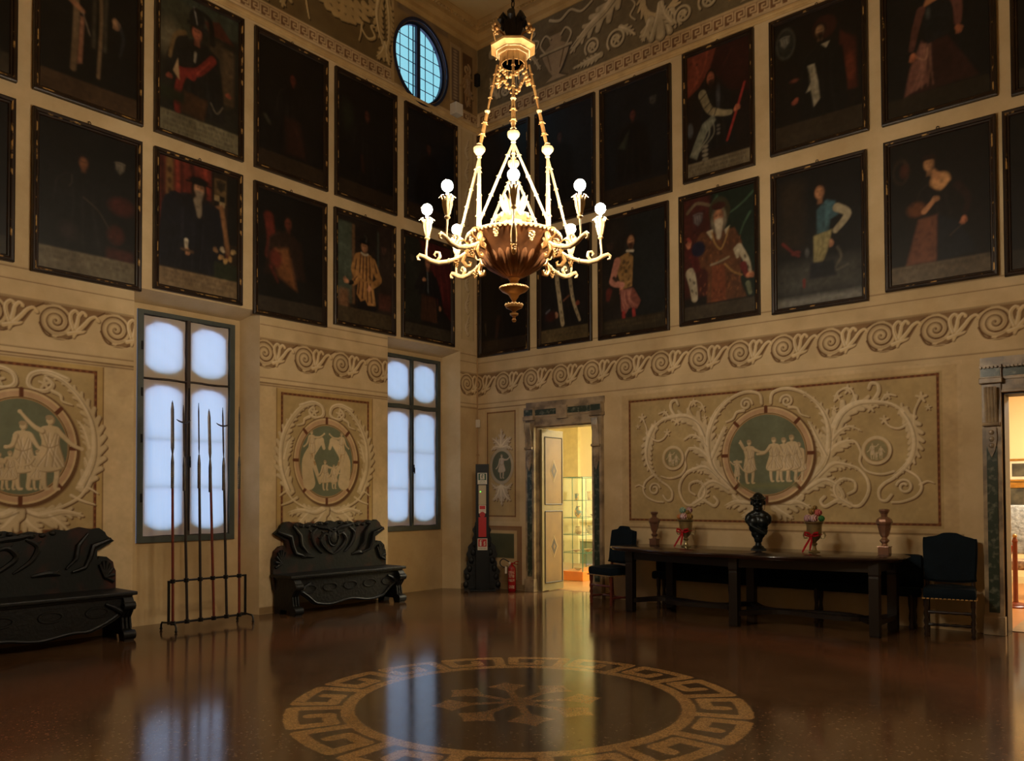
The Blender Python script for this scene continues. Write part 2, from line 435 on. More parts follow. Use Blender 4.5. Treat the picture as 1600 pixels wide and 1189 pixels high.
def keyband(r, u0, u1, z0, z1, n, bg=rgb(122, 88, 58), fg=rgb(206, 178, 136)):
    r.rect(u0, u1, z0, z1, bg)
    h = z1-z0-.05; y0 = z0+.025; p = (u1-u0)/n; w = h*.14
    r.rect(u0, u1, z0, z0+.014, fg); r.rect(u0, u1, z1-.012, z1, fg)
    for i in range(n):
        x = u0+i*p
        q = [(0.06, .02), (.06, .95), (.86, .95), (.86, .3), (.4, .3), (.4, .62), (.62, .62)]
        r.stroke([(x+a*p, y0+b*h) for a, b in q], w, w, fg, sm=0)
        r.stroke([(x-.0*p, y0+.02*h), (x+.06*p, y0+.02*h)], w, w, fg, sm=0)
        r.stroke([(x+.62*p, y0+.02*h), (x+1.06*p, y0+.02*h)], w, w, fg, sm=0)
        r.stroke([(x+.62*p, y0+.02*h), (x+.62*p, y0+.06*h)], w, w, fg, sm=0)

# ------------------------------------------------------------ far (right-hand) wall paint
def big_panel():
    r = Ras(2.80, 7.25, 1.02, 3.0, .0085, CREAM)
    r.rect(2.83, 7.2, 1.04, 2.96, CREAM2)
    r.rect(2.95, 7.05, 1.12, 2.9, OCHRE); bord(r, 2.95, 7.02, 1.15, 2.88)
    r.rect(2.80, 7.25, 1.045, 1.065, LINE, a=.7)
    A = [(5.46, 1.6), (5.73, 1.88), (5.8, 2.14), (5.78, 2.4), (5.67, 2.62), (5.48, 2.79), (5.27, 2.86), (5.09, 2.82), (5.06, 2.69)]
    B = [(5.78, 1.95), (5.84, 2.14), (5.87, 2.32), (5.96, 2.49), (6.12, 2.59), (6.31, 2.6), (6.5, 2.57), (6.64, 2.47), (6.72, 2.32), (6.76, 2.14), (6.74, 1.97), (6.66, 1.83), (6.53, 1.71), (6.42, 1.64), (6.36, 1.56), (6.37, 1.46), (6.44, 1.44), (6.5, 1.51)]
    Cc = [(5.5, 1.6), (5.66, 1.73), (5.84, 1.88), (5.99, 1.87), (6.13, 1.82), (6.23, 1.69), (6.24, 1.54), (6.15, 1.39), (6.03, 1.39), (5.88, 1.49), (5.86, 1.62), (5.96, 1.7), (6.08, 1.67), (6.09, 1.57), (6.01, 1.52)]
    D = [(5.52, 1.58), (5.73, 1.69), (5.88, 1.62), (5.95, 1.49), (5.83, 1.42), (5.73, 1.37), (5.68, 1.43), (5.73, 1.49)]
    E_ = [(5.74, 1.85), (5.81, 2.03), (5.94, 2.13), (6.09, 2.15), (6.16, 2.02), (6.15, 1.9), (6.23, 1.79), (6.39, 1.75), (6.53, 1.78)]
    for side in (1, -1):
        r.T = None if side == 1 else (lambda p: (10.0-p[0]+.0, p[1]))
        it = []
        it += acanthus(A[:6], .17) + [(A[3:], .05, .04)]
        it += acanthus(B[2:7], .17) + [(B, .05, .03)] + acanthus(B[7:13], .13)
        it += [(Cc, .045, .03)] + acanthus(Cc[1:5], .12) + acanthus(Cc[8:13], .08)
        it += [(D, .05, .04)] + acanthus(D[0:4], .11)
        it += [(E_, .035, .025)] + acanthus(E_[1:4], .12)
        it += [(spiral(5.27, 2.7, .02, .085, 0, 1.5), .03, .03), ([(5.3, 2.62), (5.4, 2.6), (5.45, 2.52), (5.55, 2.48)], .04, .015)]
        it += [([(6.31, 2.62), (6.37, 2.72), (6.36, 2.81), (6.29, 2.83), (6.26, 2.77)], .05, .04)]
        it += [([(6.12, 2.62), (6.07, 2.76), (6.0, 2.8), (5.9, 2.75), (5.86, 2.65)], .025, .02)]
        it += flower(6.02, 2.78, .05)+flower(5.9, 2.7, .045)+flower(5.86, 2.56, .035)
        it += [([(6.75, 2.3), (6.76, 2.47), (6.82, 2.6)], .03, .02)]+flower(6.83, 2.62, .055)+flower(6.9, 2.5, .03)
        it += [([(6.72, 2.35), (6.6, 2.28), (6.5, 2.3), (6.43, 2.37)], .028, .02)]+flower(6.43, 2.39, .045)+flower(6.62, 2.5, .06)
        it += [([(6.4, 2.6), (6.46, 2.68), (6.56, 2.66)], .03, .02)]+flower(6.47, 2.67, .04)+flower(6.28, 2.54, .05)
        it += [([(6.65, 1.8), (6.78, 1.71), (6.82, 1.59), (6.76, 1.49), (6.62, 1.43), (6.5, 1.42)], .03, .025), (spiral(6.64, 1.6, .03, .09, 1, 1.3), .028, .028), ([(6.8, 1.62), (6.88, 1.66), (6.95, 1.64)], .025, .012)]
        it += acanthus([(5.83, 2.17), (5.92, 2.27), (6.04, 2.33), (6.17, 2.27)], .07, 5)
        for j in range(9): it += [([(5.9+.018*math.sin(j*2.1), 1.96-.035*j+.0), (5.905+.018*math.sin(j*2.1), 1.955-.035*j)], .034, .034)] if j < 5 else []
        it += acanthus([(5.1, 1.42), (5.25, 1.4), (5.42, 1.41), (5.55, 1.35)], .16)+acanthus([(5.1, 1.36), (5.22, 1.28), (5.33, 1.22)], .13)+acanthus([(5.45, 1.5), (5.3, 1.38), (5.15, 1.36)], .07)
        it += acanthus([(5.6, 1.72), (5.72, 1.95), (5.66, 2.1)], .09)+acanthus([(5.76, 2.0), (5.66, 2.2), (5.6, 2.33), (5.55, 2.42)], .12)
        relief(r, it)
    r.T = None
    for c in ((6.34, 2.03), (3.66, 2.03)):
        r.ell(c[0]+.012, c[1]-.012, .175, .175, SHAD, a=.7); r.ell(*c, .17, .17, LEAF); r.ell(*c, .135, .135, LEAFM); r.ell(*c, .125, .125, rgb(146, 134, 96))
        figure(r, c[0]-.045, c[1]-.1, .19, arm1=(.35, .9)); figure(r, c[0]+.05, c[1]-.1, .15, arm1=(.3, .5)); figure(r, c[0], c[1]-.11, .1)
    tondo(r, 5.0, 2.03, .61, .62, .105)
    r.rect(4.62, 5.4, 1.6, 1.66, rgb(128, 128, 88), soft=.04, a=.8)
    figure(r, 4.77, 1.66, .58, arm1=(.42, .72), arm2=(-.22, .92), skirt=.3); r.stroke([(4.65, 2.22), (4.72, 2.08), (4.74, 1.9)], .02, .02, LEAF)
    for x, h, a, b in ((5.42, .5, (.1, .4), (-.2, .5)), (5.33, .6, (.2, .5), (-.3, .6)), (5.23, .57, (.2, .6), (-.25, .55)), (5.1, .58, (.25, .55), (-.38, .62))):
        figure(r, x, 1.68, h, arm1=a, arm2=b, skirt=.4)
    figure(r, 4.6, 1.68, .3, arm1=(.3, .5), arm2=(-.3, .9)); r.rect(4.55, 4.67, 1.93, 1.96, LEAF)
    r.noise(.05, .12); r.noise(.04, .03)
    return r
def small_panel():
    r = Ras(0, 1.10, 0, 3.0, .0085, CREAM)
    lines(r, [(2.97, .02, LINE)])
    r.rect(.15, .9, 1.1, 2.94, CREAM2); r.rect(.2, .82, 1.18, 2.9, rgb(186, 158, 110)); bord(r, .2, .82, 1.17, 2.9, rgb(118, 80, 48), .022)
    cx, cy = .52, 2.0
    it = acanthus([(cx, cy+.3), (cx, cy+.42), (cx, cy+.6)], .12)
    for k in (-1, 1):
        it += acanthus([(cx+.02*k, cy+.32), (cx+.1*k, cy+.4), (cx+.2*k, cy+.46)], .1)+acanthus([(cx+.02*k, cy+.3), (cx+.13*k, cy+.32), (cx+.22*k, cy+.27)], .07)
        it += acanthus([(cx+.03*k, cy-.36), (cx+.1*k, cy-.5), (cx+.19*k, cy-.56)], .1)+acanthus([(cx+.02*k, cy-.33), (cx+.12*k, cy-.36), (cx+.22*k, cy-.28)], .07)
    it += acanthus([(cx, cy-.32), (cx, cy-.48), (cx, cy-.64)], .11)
    relief(r, it, body=rgb(196, 176, 148))
    r.ell(cx, cy, .265, .3, SHAD, a=.5, soft=.02); r.ell(cx, cy, .255, .295, rgb(176, 160, 134)); r.ell(cx, cy, .205, .245, rgb(92, 96, 76))
    figure(r, cx, cy-.2, .4, arm1=(.42, .86), arm2=(-.3, .4), skirt=.42, c=rgb(190, 172, 146))
    r.rect(.14, .94, .1, 1.02, rgb(150, 116, 84)); r.rect(.2, .84, .16, .95, CREAM2); r.rect(.24, .78, .5, .9, rgb(86, 88, 66)); r.rect(.24, .78, .14, .36, rgb(160, 132, 92))
    bord(r, .14, .94, .08, 1.02, rgb(140, 100, 70), .02)
    r.rect(0, 1.1, 0, .09, rgb(150, 122, 84))
    r.noise(.05, .12); return r
def frieze_bg(r): r.rect(r.u0, r.u1, 7.98, 9.3, GREYB); r.rect(r.u0, r.u1, 7.96, 7.985, rgb(196, 168, 124))
def wreath(r, cx, cy, R_):
    n = 20; it = []
    for i in range(n):
        a = 2*PI*i/n
        for q in (-.35, .35):
            x, y = cx+R_*math.cos(a), cy+R_*math.sin(a); b = a+PI/2+q*1.6
            it.append(([(x, y), (x+.13*math.cos(b), y+.13*math.sin(b))], .075, .03))
    return it
def ribbon(pts, w=.035): return [(pts, w, w*.6)]
def swag(x0, y0, x1, y1, sag, w):
    it = []; n = 11
    for i in range(n):
        t = i/(n-1); x = x0+(x1-x0)*t; y = y0+(y1-y0)*t-sag*4*t*(1-t)
        ww = w*(.55+.45*math.sin(PI*t))
        for k in (-.34, 0, .34):
            it.append(([(x, y+ww*k), (x+.09, y+ww*k-.02)], ww*.44, ww*.2))
    return it
def upper_right():
    r = Ras(0, 9.2, 7.72, 9.1, .012, CREAM)
    frieze_bg(r); keyband(r, .05, 9.2, 7.77, 7.96, 58)
    lines(r, [(7.745, .016, LINE)])
    U = dict(body=UPLEAF, hi=rgb(206, 188, 154), sh=rgb(62, 48, 30), d=.02)
    for k in range(3):
        ox = 3.25*k
        r.T = (lambda p, ox=ox: (p[0]+ox, p[1]))
        it = []
        it += acanthus([(.35, 8.9), (.8, 8.8), (1.15, 8.6), (1.35, 8.3)], .2)+acanthus([(2.9, 9.0), (2.6, 8.75), (2.3, 8.6), (1.95, 8.35)], .26)
        for cx, cy, rr in ((1.0, 8.26, .15), (2.35, 8.3, .14), (2.78, 8.25, .17), (.62, 8.2, .14)):
            it += [(spiral(cx, cy, rr*.25, rr, 0, 1.6), .04, .035)]+flower(cx, cy, rr*.4)
        it += acanthus([(2.85, 8.4), (3.0, 8.3), (3.1, 8.2)], .1)+acanthus([(.45, 8.15), (.35, 8.3), (.3, 8.5)], .1)+acanthus([(2.5, 8.12), (2.3, 8.1), (2.0, 8.08)], .1)
        it += ribbon([(1.1, 9.0), (1.25, 8.9), (1.15, 8.82), (1.32, 8.75), (1.28, 8.65)])+ribbon([(3.05, 9.05), (3.15, 8.9), (3.02, 8.8), (3.1, 8.65), (3.02, 8.52), (3.1, 8.42)])
        it += ribbon([(1.55, 9.0), (1.75, 8.93), (1.95, 9.02), (2.15, 8.92), (2.35, 9.0)], .05)
        relief(r, it, **U)
        # urn
        bw = rgb(164, 142, 112)
        r.poly([(1.4, 8.5), (1.98, 8.5), (1.92, 8.36), (1.82, 8.16), (1.76, 8.1), (1.9, 8.03), (1.5, 8.03), (1.62, 8.1), (1.55, 8.18), (1.44, 8.38)], rgb(60, 48, 32), soft=.02)
        r.poly([(1.38, 8.52), (1.94, 8.52), (1.89, 8.38), (1.78, 8.18), (1.72, 8.1), (1.86, 8.03), (1.46, 8.03), (1.6, 8.1), (1.52, 8.2), (1.42, 8.4)], bw)
        r.poly([(1.52, 8.74), (1.8, 8.74), (1.76, 8.6), (1.9, 8.52), (1.42, 8.52), (1.56, 8.6)], bw)
        relief(r, [([(1.46, 8.5), (1.36, 8.66), (1.46, 8.78), (1.56, 8.7)], .03, .03), ([(1.86, 8.5), (1.96, 8.66), (1.86, 8.78), (1.76, 8.7)], .03, .03), ([(1.36, 8.5), (1.96, 8.5)], .04, .04)], **U)
        r.stroke([(1.5, 8.46), (1.57, 8.2)], .02, .02, rgb(120, 98, 70)); r.stroke([(1.82, 8.46), (1.74, 8.2)], .03, .02, rgb(110, 90, 64))
        # wreath with draped ribbon tails
        relief(r, wreath(r, 3.52-0*ox, 8.62, .3), body=rgb(196, 172, 128), hi=rgb(220, 200, 160), sh=rgb(62, 48, 30), d=.02)
        relief(r, acanthus([(3.35, 8.3), (3.3, 8.18), (3.22, 8.06)], .16)+acanthus([(3.68, 8.3), (3.76, 8.18), (3.84, 8.08)], .16)+[([(3.5, 8.5), (3.46, 8.3), (3.36, 8.04)], .06, .1), ([(3.54, 8.5), (3.6, 8.25), (3.66, 8.04)], .06, .1), ([(3.52, 8.5), (3.51, 8.04)], .07, .16)], **U)
    r.T = None
    r.noise(.08, .1); r.noise(.05, .03); return r
def upper_left():
    r = Ras(-8.4, -1.87, 7.72, 9.1, .0125, CREAM)
    frieze_bg(r); r.rect(-8.4, -1.87, 7.98, 9.3, rgb(108, 88, 54)); keyband(r, -8.4, -1.93, 7.78, 7.96, 43); lines(r, [(7.745, .016, LINE)])
    r.rect(-1.93, -1.87, 7.78, 9.1, rgb(180, 150, 104))
    U = dict(body=rgb(186, 158, 108), hi=rgb(218, 196, 150), sh=rgb(50, 36, 20), d=.022)
    for k in range(3):
        r.T = (lambda p, k=k: (p[0]-2.1*k, p[1]))
        relief(r, swag(-3.5, 8.72, -2.2, 8.85, .3, .34), **U)
        it = ribbon([(-2.3, 8.65), (-2.2, 8.52), (-2.32, 8.45), (-2.25, 8.33), (-2.38, 8.25), (-2.5, 8.35), (-2.48, 8.44)], .05)+ribbon([(-2.5, 8.4), (-2.52, 8.25), (-2.55, 8.15)], .03)
        it += ribbon([(-3.6, 8.75), (-3.62, 8.5), (-3.5, 8.4), (-3.45, 8.2), (-3.42, 8.08)], .04)
        relief(r, it, **U)
        relief(r, acanthus([(-2.14, 9.0), (-2.2, 8.7), (-2.14, 8.4), (-2.02, 8.2)], .16)+acanthus([(-2.0, 9.0), (-1.96, 8.7), (-1.97, 8.4), (-2.02, 8.2)], .12)+acanthus([(-2.04, 8.3), (-2.1, 8.15), (-2.2, 8.03)], .14)+acanthus([(-2.02, 8.28), (-2.0, 8.1), (-1.97, 8.02)], .1)+acanthus([(-3.9, 8.5), (-3.82, 8.3), (-3.85, 8.05)], .2), **U)
    r.T = None
    r.noise(.08, .1); return r
def oval_bay():
    r = Ras(-1.87, 0, 7.72, 9.1, .012, rgb(150, 122, 80))
    r.rect(-1.87, 0, 7.72, 7.8, CREAM2)
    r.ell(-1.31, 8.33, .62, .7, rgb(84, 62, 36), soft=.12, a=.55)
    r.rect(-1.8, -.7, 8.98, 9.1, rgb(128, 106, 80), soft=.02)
    r.rect(-.66, -.4, 7.95, 8.95, rgb(170, 144, 104)); r.rect(-.62, -.44, 8.0, 8.88, rgb(110, 90, 74))
    for i in range(16): r.ell(-.53, 8.06+.052*i, .05, .018, rgb(160, 138, 112))
    r.rect(-.36, -.12, 7.95, 8.9, rgb(96, 70, 42)); r.rect(-.1, 0, 7.95, 8.95, rgb(150, 120, 78))
    U = dict(body=rgb(166, 136, 96), hi=rgb(190, 162, 120), sh=rgb(50, 36, 20), d=.014)
    relief(r, [(spiral(-.25, 8.65, .02, .09, 0, 1.2), .05, .05)]+acanthus([(-.22, 8.55), (-.26, 8.4), (-.18, 8.2), (-.26, 8.02)], .13), **U)
    figure(r, -.24, 8.05, .6, c=rgb(150, 118, 80))
    keyband(r, -.36, 0, 7.78, 7.93, 2)
    r.noise(.06, .1); return r
def left_panel(u0, u1, b0, b1, cx, cy, rx, ry, kind):
    r = Ras(u0, u1, 0, 3.0, .009, CREAM)
    lines(r, [(2.985, .02, LINE), (2.955, .015, LINE)])
    r.rect(b0-.07, b1+.07, 1.07, 2.94, rgb(190, 160, 104)); r.rect(b0-.07, b0-.06, 1.07, 2.94, LINE); r.rect(b1+.06, b1+.07, 1.07, 2.94, LINE)
    r.rect(b0, b1, 1.14, 2.89, OCHRE); bord(r, b0, b1, 1.14, 2.89, REDB, .032)
    s = rx/.56
    for side in (1, -1):
        r.T = None if side == 1 else (lambda p: (2*cx-p[0], p[1]))
        c = lambda a, b: (cx+a*s, cy+b*ry/.6)
        it = acanthus([c(.62, -.4), c(.74, -.1), c(.73, .25), c(.6, .52), c(.4, .72), c(.2, .78)], .16*s)+[([c(.45, .74), c(.25, .8), c(.1, .76), c(.06, .66), c(.12, .6), c(.24, .6), c(.3, .67), c(.24, .73)], .055, .04)]
        it += flower(*c(.22, .67), .055)+[([c(.3, .6), c(.38, .56), c(.4, .5), c(.5, .47)], .045, .015)]
        it += [([c(.64, -.1), c(.7, -.3), c(.6, -.5), c(.4, -.62), c(.2, -.68)], .035, .03), ([c(.56, -.42), c(.68, -.42), c(.78, -.48)], .04, .012), ([c(.5, -.5), c(.62, -.56), c(.75, -.6)], .04, .012)]
        it += acanthus([c(.03, -.66), c(.2, -.72), c(.42, -.68), c(.62, -.72)], .17*s)+acanthus([c(.02, -.7), c(.12, -.82), c(.2, -.88)], .14*s)+acanthus([c(.3, -.72), c(.4, -.8), c(.48, -.88)], .1*s)
        it += acanthus([c(.7, .0), c(.64, .2), c(.56, .3)], .1*s)
        relief(r, it)
    r.T = None
    tondo(r, cx, cy, rx, ry, .1)
    f = rx/.56
    if kind == 1:
        for x, h, a1, a2 in ((-.36, .5, (.2, .9), (-.3, .6)), (-.2, .38, (.3, .6), (-.3, .5)), (.02, .72, (.22, .6), (-.22, .6)), (-.1, .4, (.25, .6), (-.2, .7)), (.16, .42, (.2, .7), (-.3, .6)), (.28, .8, (.4, .55), (-.36, 1.0))):
            figure(r, cx+x*f, cy-.44, h, arm1=a1, arm2=a2, skirt=.38)
    else:
        c = lambda a, b: (cx+a*f, cy+b)
        for k in (-1, 1):   # horses with riders
            r.stroke([c(.3*k, -.3), c(.33*k, .0), c(.18*k, .22), c(.1*k, .28)], .2, .1, LEAF); r.stroke([c(.3*k, .1), c(.2*k, -.1), c(.12*k, -.3)], .09, .04, LEAF); r.stroke([c(.34*k, 0), c(.33*k, -.3)], .12, .05, LEAF)
            r.stroke([c(.2*k, .2), c(.1*k, .28), c(.05*k, .18)], .08, .05, LEAF); r.stroke([c(.26*k, .1), c(.2*k, -.05)], .02, .03, LEAFM)
            figure(r, cx+.26*k*f, cy+.0, .42, mirror=-k, skirt=.3)
        figure(r, cx-.03, cy-.4, .42, arm1=(.5, .8), skirt=.6); figure(r, cx+.12, cy-.38, .34, arm1=(.4, .6), skirt=.4)
    # dado frame below
    r.rect(b0, b1, .25, .97, CREAM2); bord(r, b0, b1, .25, .97, rgb(136, 92, 60), .016); r.rect(u0, u1, 0, .09, rgb(150, 122, 84))
    r.noise(.05, .12); r.noise(.03, .03); return r
def corner_strip():
    r = Ras(-.43, 0, 3.9, 7.72, .014, CREAM)
    r.rect(-.4, -.1, 4.1, 7.6, lerp(CREAM, OCHRE, .35)); r.rect(-.4, -.39, 4.1, 7.6, LINE, a=.6); r.rect(-.11, -.1, 4.1, 7.6, LINE, a=.6)
    it = []
    for i in range(9):
        z = 4.2+i*.37
        it += acanthus([(-.25, z), (-.29, z+.1), (-.25, z+.2), (-.22, z+.3)], .07, 4)
    relief(r, it, d=.008); return r

M_WALL = mat_attr('fresco plaster', rough=.72, dirt=.22, dscale=1.1, spec=.25, bump=.06)
M_PLAS = mat('plain plaster', rgb(198, 166, 116), .8, c2=rgb(170, 136, 88), scale=2, spec=.2)
M_REVEAL = mat('window reveal plaster', rgb(204, 180, 142), .8, c2=rgb(190, 160, 118), scale=1.5, spec=.2)
def plain(u0, u1, v0, v1, c=CREAM, res=9): return Ras(u0, u1, v0, v1, res, c)
ROOM = 11.3; HT = 9.46
# ---- left wall (X = 0)
items = []
def addL(r, hole=None): items.append((r, ML, 0., hole))
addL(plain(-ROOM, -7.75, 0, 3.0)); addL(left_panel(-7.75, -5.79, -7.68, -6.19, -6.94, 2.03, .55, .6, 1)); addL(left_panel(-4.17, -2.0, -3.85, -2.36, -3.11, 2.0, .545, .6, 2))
r = Ras(-.43, 0, 0, 3.0, .02, CREAM2); lines(r, [(2.985, .02, LINE)]); r.rect(-.43, 0, 0, .09, rgb(150, 122, 84)); addL(r)
def band(u0, u1, centres, per=.58):
    r = Ras(u0, u1, 3.0, 3.9, .0095, CREAM)
    scroll_band(r, centres, 3.38, per)
    lines(r, [(3.865, .012, LINE), (3.74, .01, LINE), (3.05, .012, LINE), (3.19, .008, LIGHTP)])
    r.noise(.04, .15); return r
pitchL = .62
addL(plain(-ROOM, -8.9, 3.0, 3.9)); addL(band(-8.9, -5.79, [-6.0-pitchL*i for i in range(6)])); addL(band(-4.17, -2.0, [-2.24, -2.24-pitchL, -2.24-2*pitchL, -2.24-3*pitchL])); addL(band(-.43, 0, [-.27]))
addL(plain(-ROOM, -.43, 3.9, 7.72)); addL(corner_strip())
addL(plain(-ROOM, -8.4, 7.72, 9.1)); addL(upper_left())
OV = (-1.30, 8.33, .56, .64)
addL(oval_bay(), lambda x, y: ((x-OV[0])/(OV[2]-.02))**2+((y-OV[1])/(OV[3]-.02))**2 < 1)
addL(plain(-ROOM, 0, 9.1, HT))
# recess reveals
D = .30
ex = []
RV = rgb(206, 182, 142)
for (a0, a1, b0, b1, zf, zb) in ((-5.79, -4.17, -5.70, -4.275, 3.9, 3.80), (-2.0, -.43, -1.93, -.555, 3.9, 3.80)):
    ex.append((((0, a0, 0), (-D, b0, 0), (-D, b0, zb), (0, a0, zf)), RV)); ex.append((((0, a1, 0), (0, a1, zf), (-D, b1, zb), (-D, b1, 0)), RV))
    ex.append((((0, a0, zf), (-D, b0, zb), (-D, b1, zb), (0, a1, zf)), RV))
    c0 = (b0+b1)/2; w0, w1 = c0-.63, c0+.63
    for q in ((b0, b1, 0, .97), (b0, b1, 3.73, zb), (b0, w0, .97, 3.73), (w1, b1, .97, 3.73)):
        ex.append((((-D, q[0], q[2]), (-D, q[1], q[2]), (-D, q[1], q[3]), (-D, q[0], q[3])), CREAM2))
# oval tunnel
NO = 64
for i in range(NO):
    a, b = 2*PI*i/NO, 2*PI*(i+1)/NO
    P = lambda t, x, k=1: (x, OV[0]+OV[2]*k*math.cos(t), OV[1]+OV[3]*k*math.sin(t))
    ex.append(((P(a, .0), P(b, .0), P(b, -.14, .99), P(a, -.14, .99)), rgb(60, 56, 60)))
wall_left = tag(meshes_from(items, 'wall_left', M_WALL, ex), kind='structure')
# ---- far wall (Y = 0), holes for the doors
DL = (1.24, 2.36); DR = (7.62, 8.95); DH = 2.60
items = []
def addR(r, hole=None): items.append((r, MR, 0., hole))
addR(small_panel()); addR(plain(1.10, DL[0], 0, 3.0)); addR(plain(DL[0], DL[1], DH, 3.0)); addR(plain(DL[1], 2.80, 0, 3.0))
addR(big_panel()); addR(plain(2.80, 7.25, 0, 1.02)); addR(plain(7.25, DR[0], 0, 3.0)); addR(plain(DR[0], DR[1], DH, 3.0)); addR(plain(DR[1], ROOM, 0, 3.0))
addR(band(0, 9.0, [-.03+.585*i for i in range(16)])); addR(plain(9.0, ROOM, 3.0, 3.9))
addR(plain(0, ROOM, 3.9, 7.72)); addR(upper_right()); addR(plain(9.2, ROOM, 7.72, 9.1)); addR(plain(0, ROOM, 9.1, HT))
ex = []
for a, b, d in ((*DL, .3), (*DR, .5)):
    ex.append((((a, 0, 0), (a, d, 0), (a, d, DH), (a, 0, DH)), CREAM2)); ex.append((((b, 0, 0), (b, 0, DH), (b, d, DH), (b, d, 0)), CREAM2)); ex.append((((a, 0, DH), (a, d, DH), (b, d, DH), (b, 0, DH)), CREAM2))
wall_right = tag(meshes_from(items, 'wall_right', M_WALL, ex), kind='structure')
# ---- the two walls behind the viewer, ceiling
wall_back = tag(meshes_from([(plain(0, ROOM, 0, HT), Matrix(((1, 0, 0, 0), (0, 0, 1, -ROOM), (0, 1, 0, 0), (0, 0, 0, 1))), 0, None)], 'wall_back', M_WALL), kind='structure')
wall_side = tag(meshes_from([(plain(-ROOM, 0, 0, HT), Matrix(((0, 0, 1, ROOM), (1, 0, 0, 0), (0, 1, 0, 0), (0, 0, 0, 1))), 0, None)], 'wall_side', M_WALL), kind='structure')
M_CEIL = mat('ceiling plaster', rgb(196, 162, 104), .8, c2=rgb(170, 134, 80), scale=1.2, spec=.2)
bm = NB(); box2(bm, (-.4, -ROOM-.1, HT), (ROOM+.1, .5, HT+.1)); obj('ceiling', bm, M_CEIL, kind='structure')
# coffer frames under the ceiling
bm = NB()
for k, o in ((1.15, .06), (1.32, .03)):
    pth = [(k, -k, HT-.03), (ROOM-k, -k, HT-.03), (ROOM-k, -ROOM+k, HT-.03), (k, -ROOM+k, HT-.03)]
    sweep(bm, pth, [(0, -.02), (.07, -.02), (.07, .03), (0, .03)], closed=True)
obj('trim_3', bm, M_CEIL, kind='structure')
# crown moulding: stepped profile all round
M_CORN = mat('cornice plaster', rgb(186, 150, 94), .75, c2=rgb(140, 106, 62), scale=3, spec=.2)
prof = [(0, 0), (.02, 0), (.03, .03), (.05, .05), (.05, .12), (.09, .16), (.11, .2), (.11, .27), (.15, .3), (.17, .37), (.17, .4), (0, .4)]
path = [(0, 0, 9.07), (0, -ROOM, 9.07), (ROOM, -ROOM, 9.07), (ROOM, 0, 9.07)]
bm = NB(); sweep(bm, path, prof, closed=True); 
for i in range(170):   # carved bead row in the crown
    t = i*.062
    ball(bm, (.15, -.2-t, 9.335), .02, 6); ball(bm, (.2+t, -.15, 9.335), .02, 6)
obj('trim_1', bm, M_CORN, kind='structure')
# ledge moulding between pictures and frieze
prof = [(0, 0), (.012, 0), (.02, .02), (.02, .035), (.035, .05), (.035, .075), (0, .085)]
bm = NB(); sweep(bm, [(0, 0, 7.645), (0, -ROOM, 7.645), (ROOM, -ROOM, 7.645), (ROOM, 0, 7.645)], prof, closed=True); obj('trim_2', bm, mat('ledge plaster', rgb(204, 172, 120), .75, c2=rgb(160, 126, 80), scale=4, spec=.2), kind='structure')

# ------------------------------------------------------------ floor
CX, CY = 5.37, -5.47
def floor_paint():
    DK = rgb(74, 54, 38); BASE = rgb(92, 67, 47); RING = rgb(168, 130, 82)
    r = Ras(CX-1.74, CX+1.74, CY-1.74, CY+1.74, .0105, BASE)
    r.ell(CX, CY, 1.69, 1.69, DK); r.ell(CX, CY, 1.15, 1.15, rgb(62, 46, 34))
    n = 16; r0, r1 = 1.18, 1.655
    def P(a, b, i): 
        t = 2*PI*(i+a)/n; q = r0+(r1-r0)*b
        return (CX+q*math.cos(t), CY+q*math.sin(t))
    w = .1
    for i in range(n):
        q = [(.06, .09), (.06, .5), (.06, .9), (.3, .9), (.55, .9), (.83, .9), (.83, .6), (.83, .36), (.62, .36), (.42, .36), (.42, .62)]
        r.stroke([P(a, b, i) for a, b in q], w, w, RING, sm=0)
        r.stroke([P(a, .09, i) for a in (.06, .3, .55, .8, 1.06)], w, w, RING, sm=0)
    r.ell(CX, CY, .13, .13, rgb(136, 104, 72))
    for k in range(8):
        t = k*PI/4+.08; L = .62
        def Q(a, b): return (CX+a*math.cos(t)-b*math.sin(t), CY+a*math.sin(t)+b*math.cos(t))
        r.poly([Q(.1, .03), Q(.34, .035), Q(.42, .09), Q(.5, .17), Q(.56, .07), Q(L+.02, 0), Q(.56, -.07), Q(.5, -.17), Q(.42, -.09), Q(.34, -.035), Q(.1, -.03)], rgb(146, 112, 76))
    r.noise(.08, .02); return r
M_FLOOR = mat_attr('terrazzo', rough=.16, dirt=.3, dscale=.9, spec=.4)
nt = M_FLOOR.node_tree; bs = next(n for n in nt.nodes if n.type == 'BSDF_PRINCIPLED'); base = bs.inputs['Base Color'].links[0].from_socket
tc = nt.nodes.new('ShaderNodeTexCoord')
# ring of reddish terrazzo round the medallion, by distance from its centre
mp = nt.nodes.new('ShaderNodeMapping'); mp.vector_type = 'POINT'; mp.inputs['Location'].default_value = (-CX, -CY, 0); link(nt, tc.outputs['Object'], mp.inputs[0])
ns = nt.nodes.new('ShaderNodeTexNoise'); ns.inputs['Scale'].default_value = .8; link(nt, tc.outputs['Object'], ns.inputs['Vector'])
ln = nt.nodes.new('ShaderNodeVectorMath'); ln.operation = 'LENGTH'; link(nt, mp.outputs[0], ln.inputs[0])
ad = nt.nodes.new('ShaderNodeMath'); ad.operation = 'MULTIPLY_ADD'; ad.inputs[1].default_value = .7; link(nt, ns.outputs['Fac'], ad.inputs[0]); link(nt, ln.outputs['Value'], ad.inputs[2])
dv = nt.nodes.new('ShaderNodeMath'); dv.operation = 'DIVIDE'; dv.inputs[1].default_value = 10; link(nt, ad.outputs[0], dv.inputs[0])
rp = nt.nodes.new('ShaderNodeValToRGB'); link(nt, dv.outputs[0], rp.inputs[0])
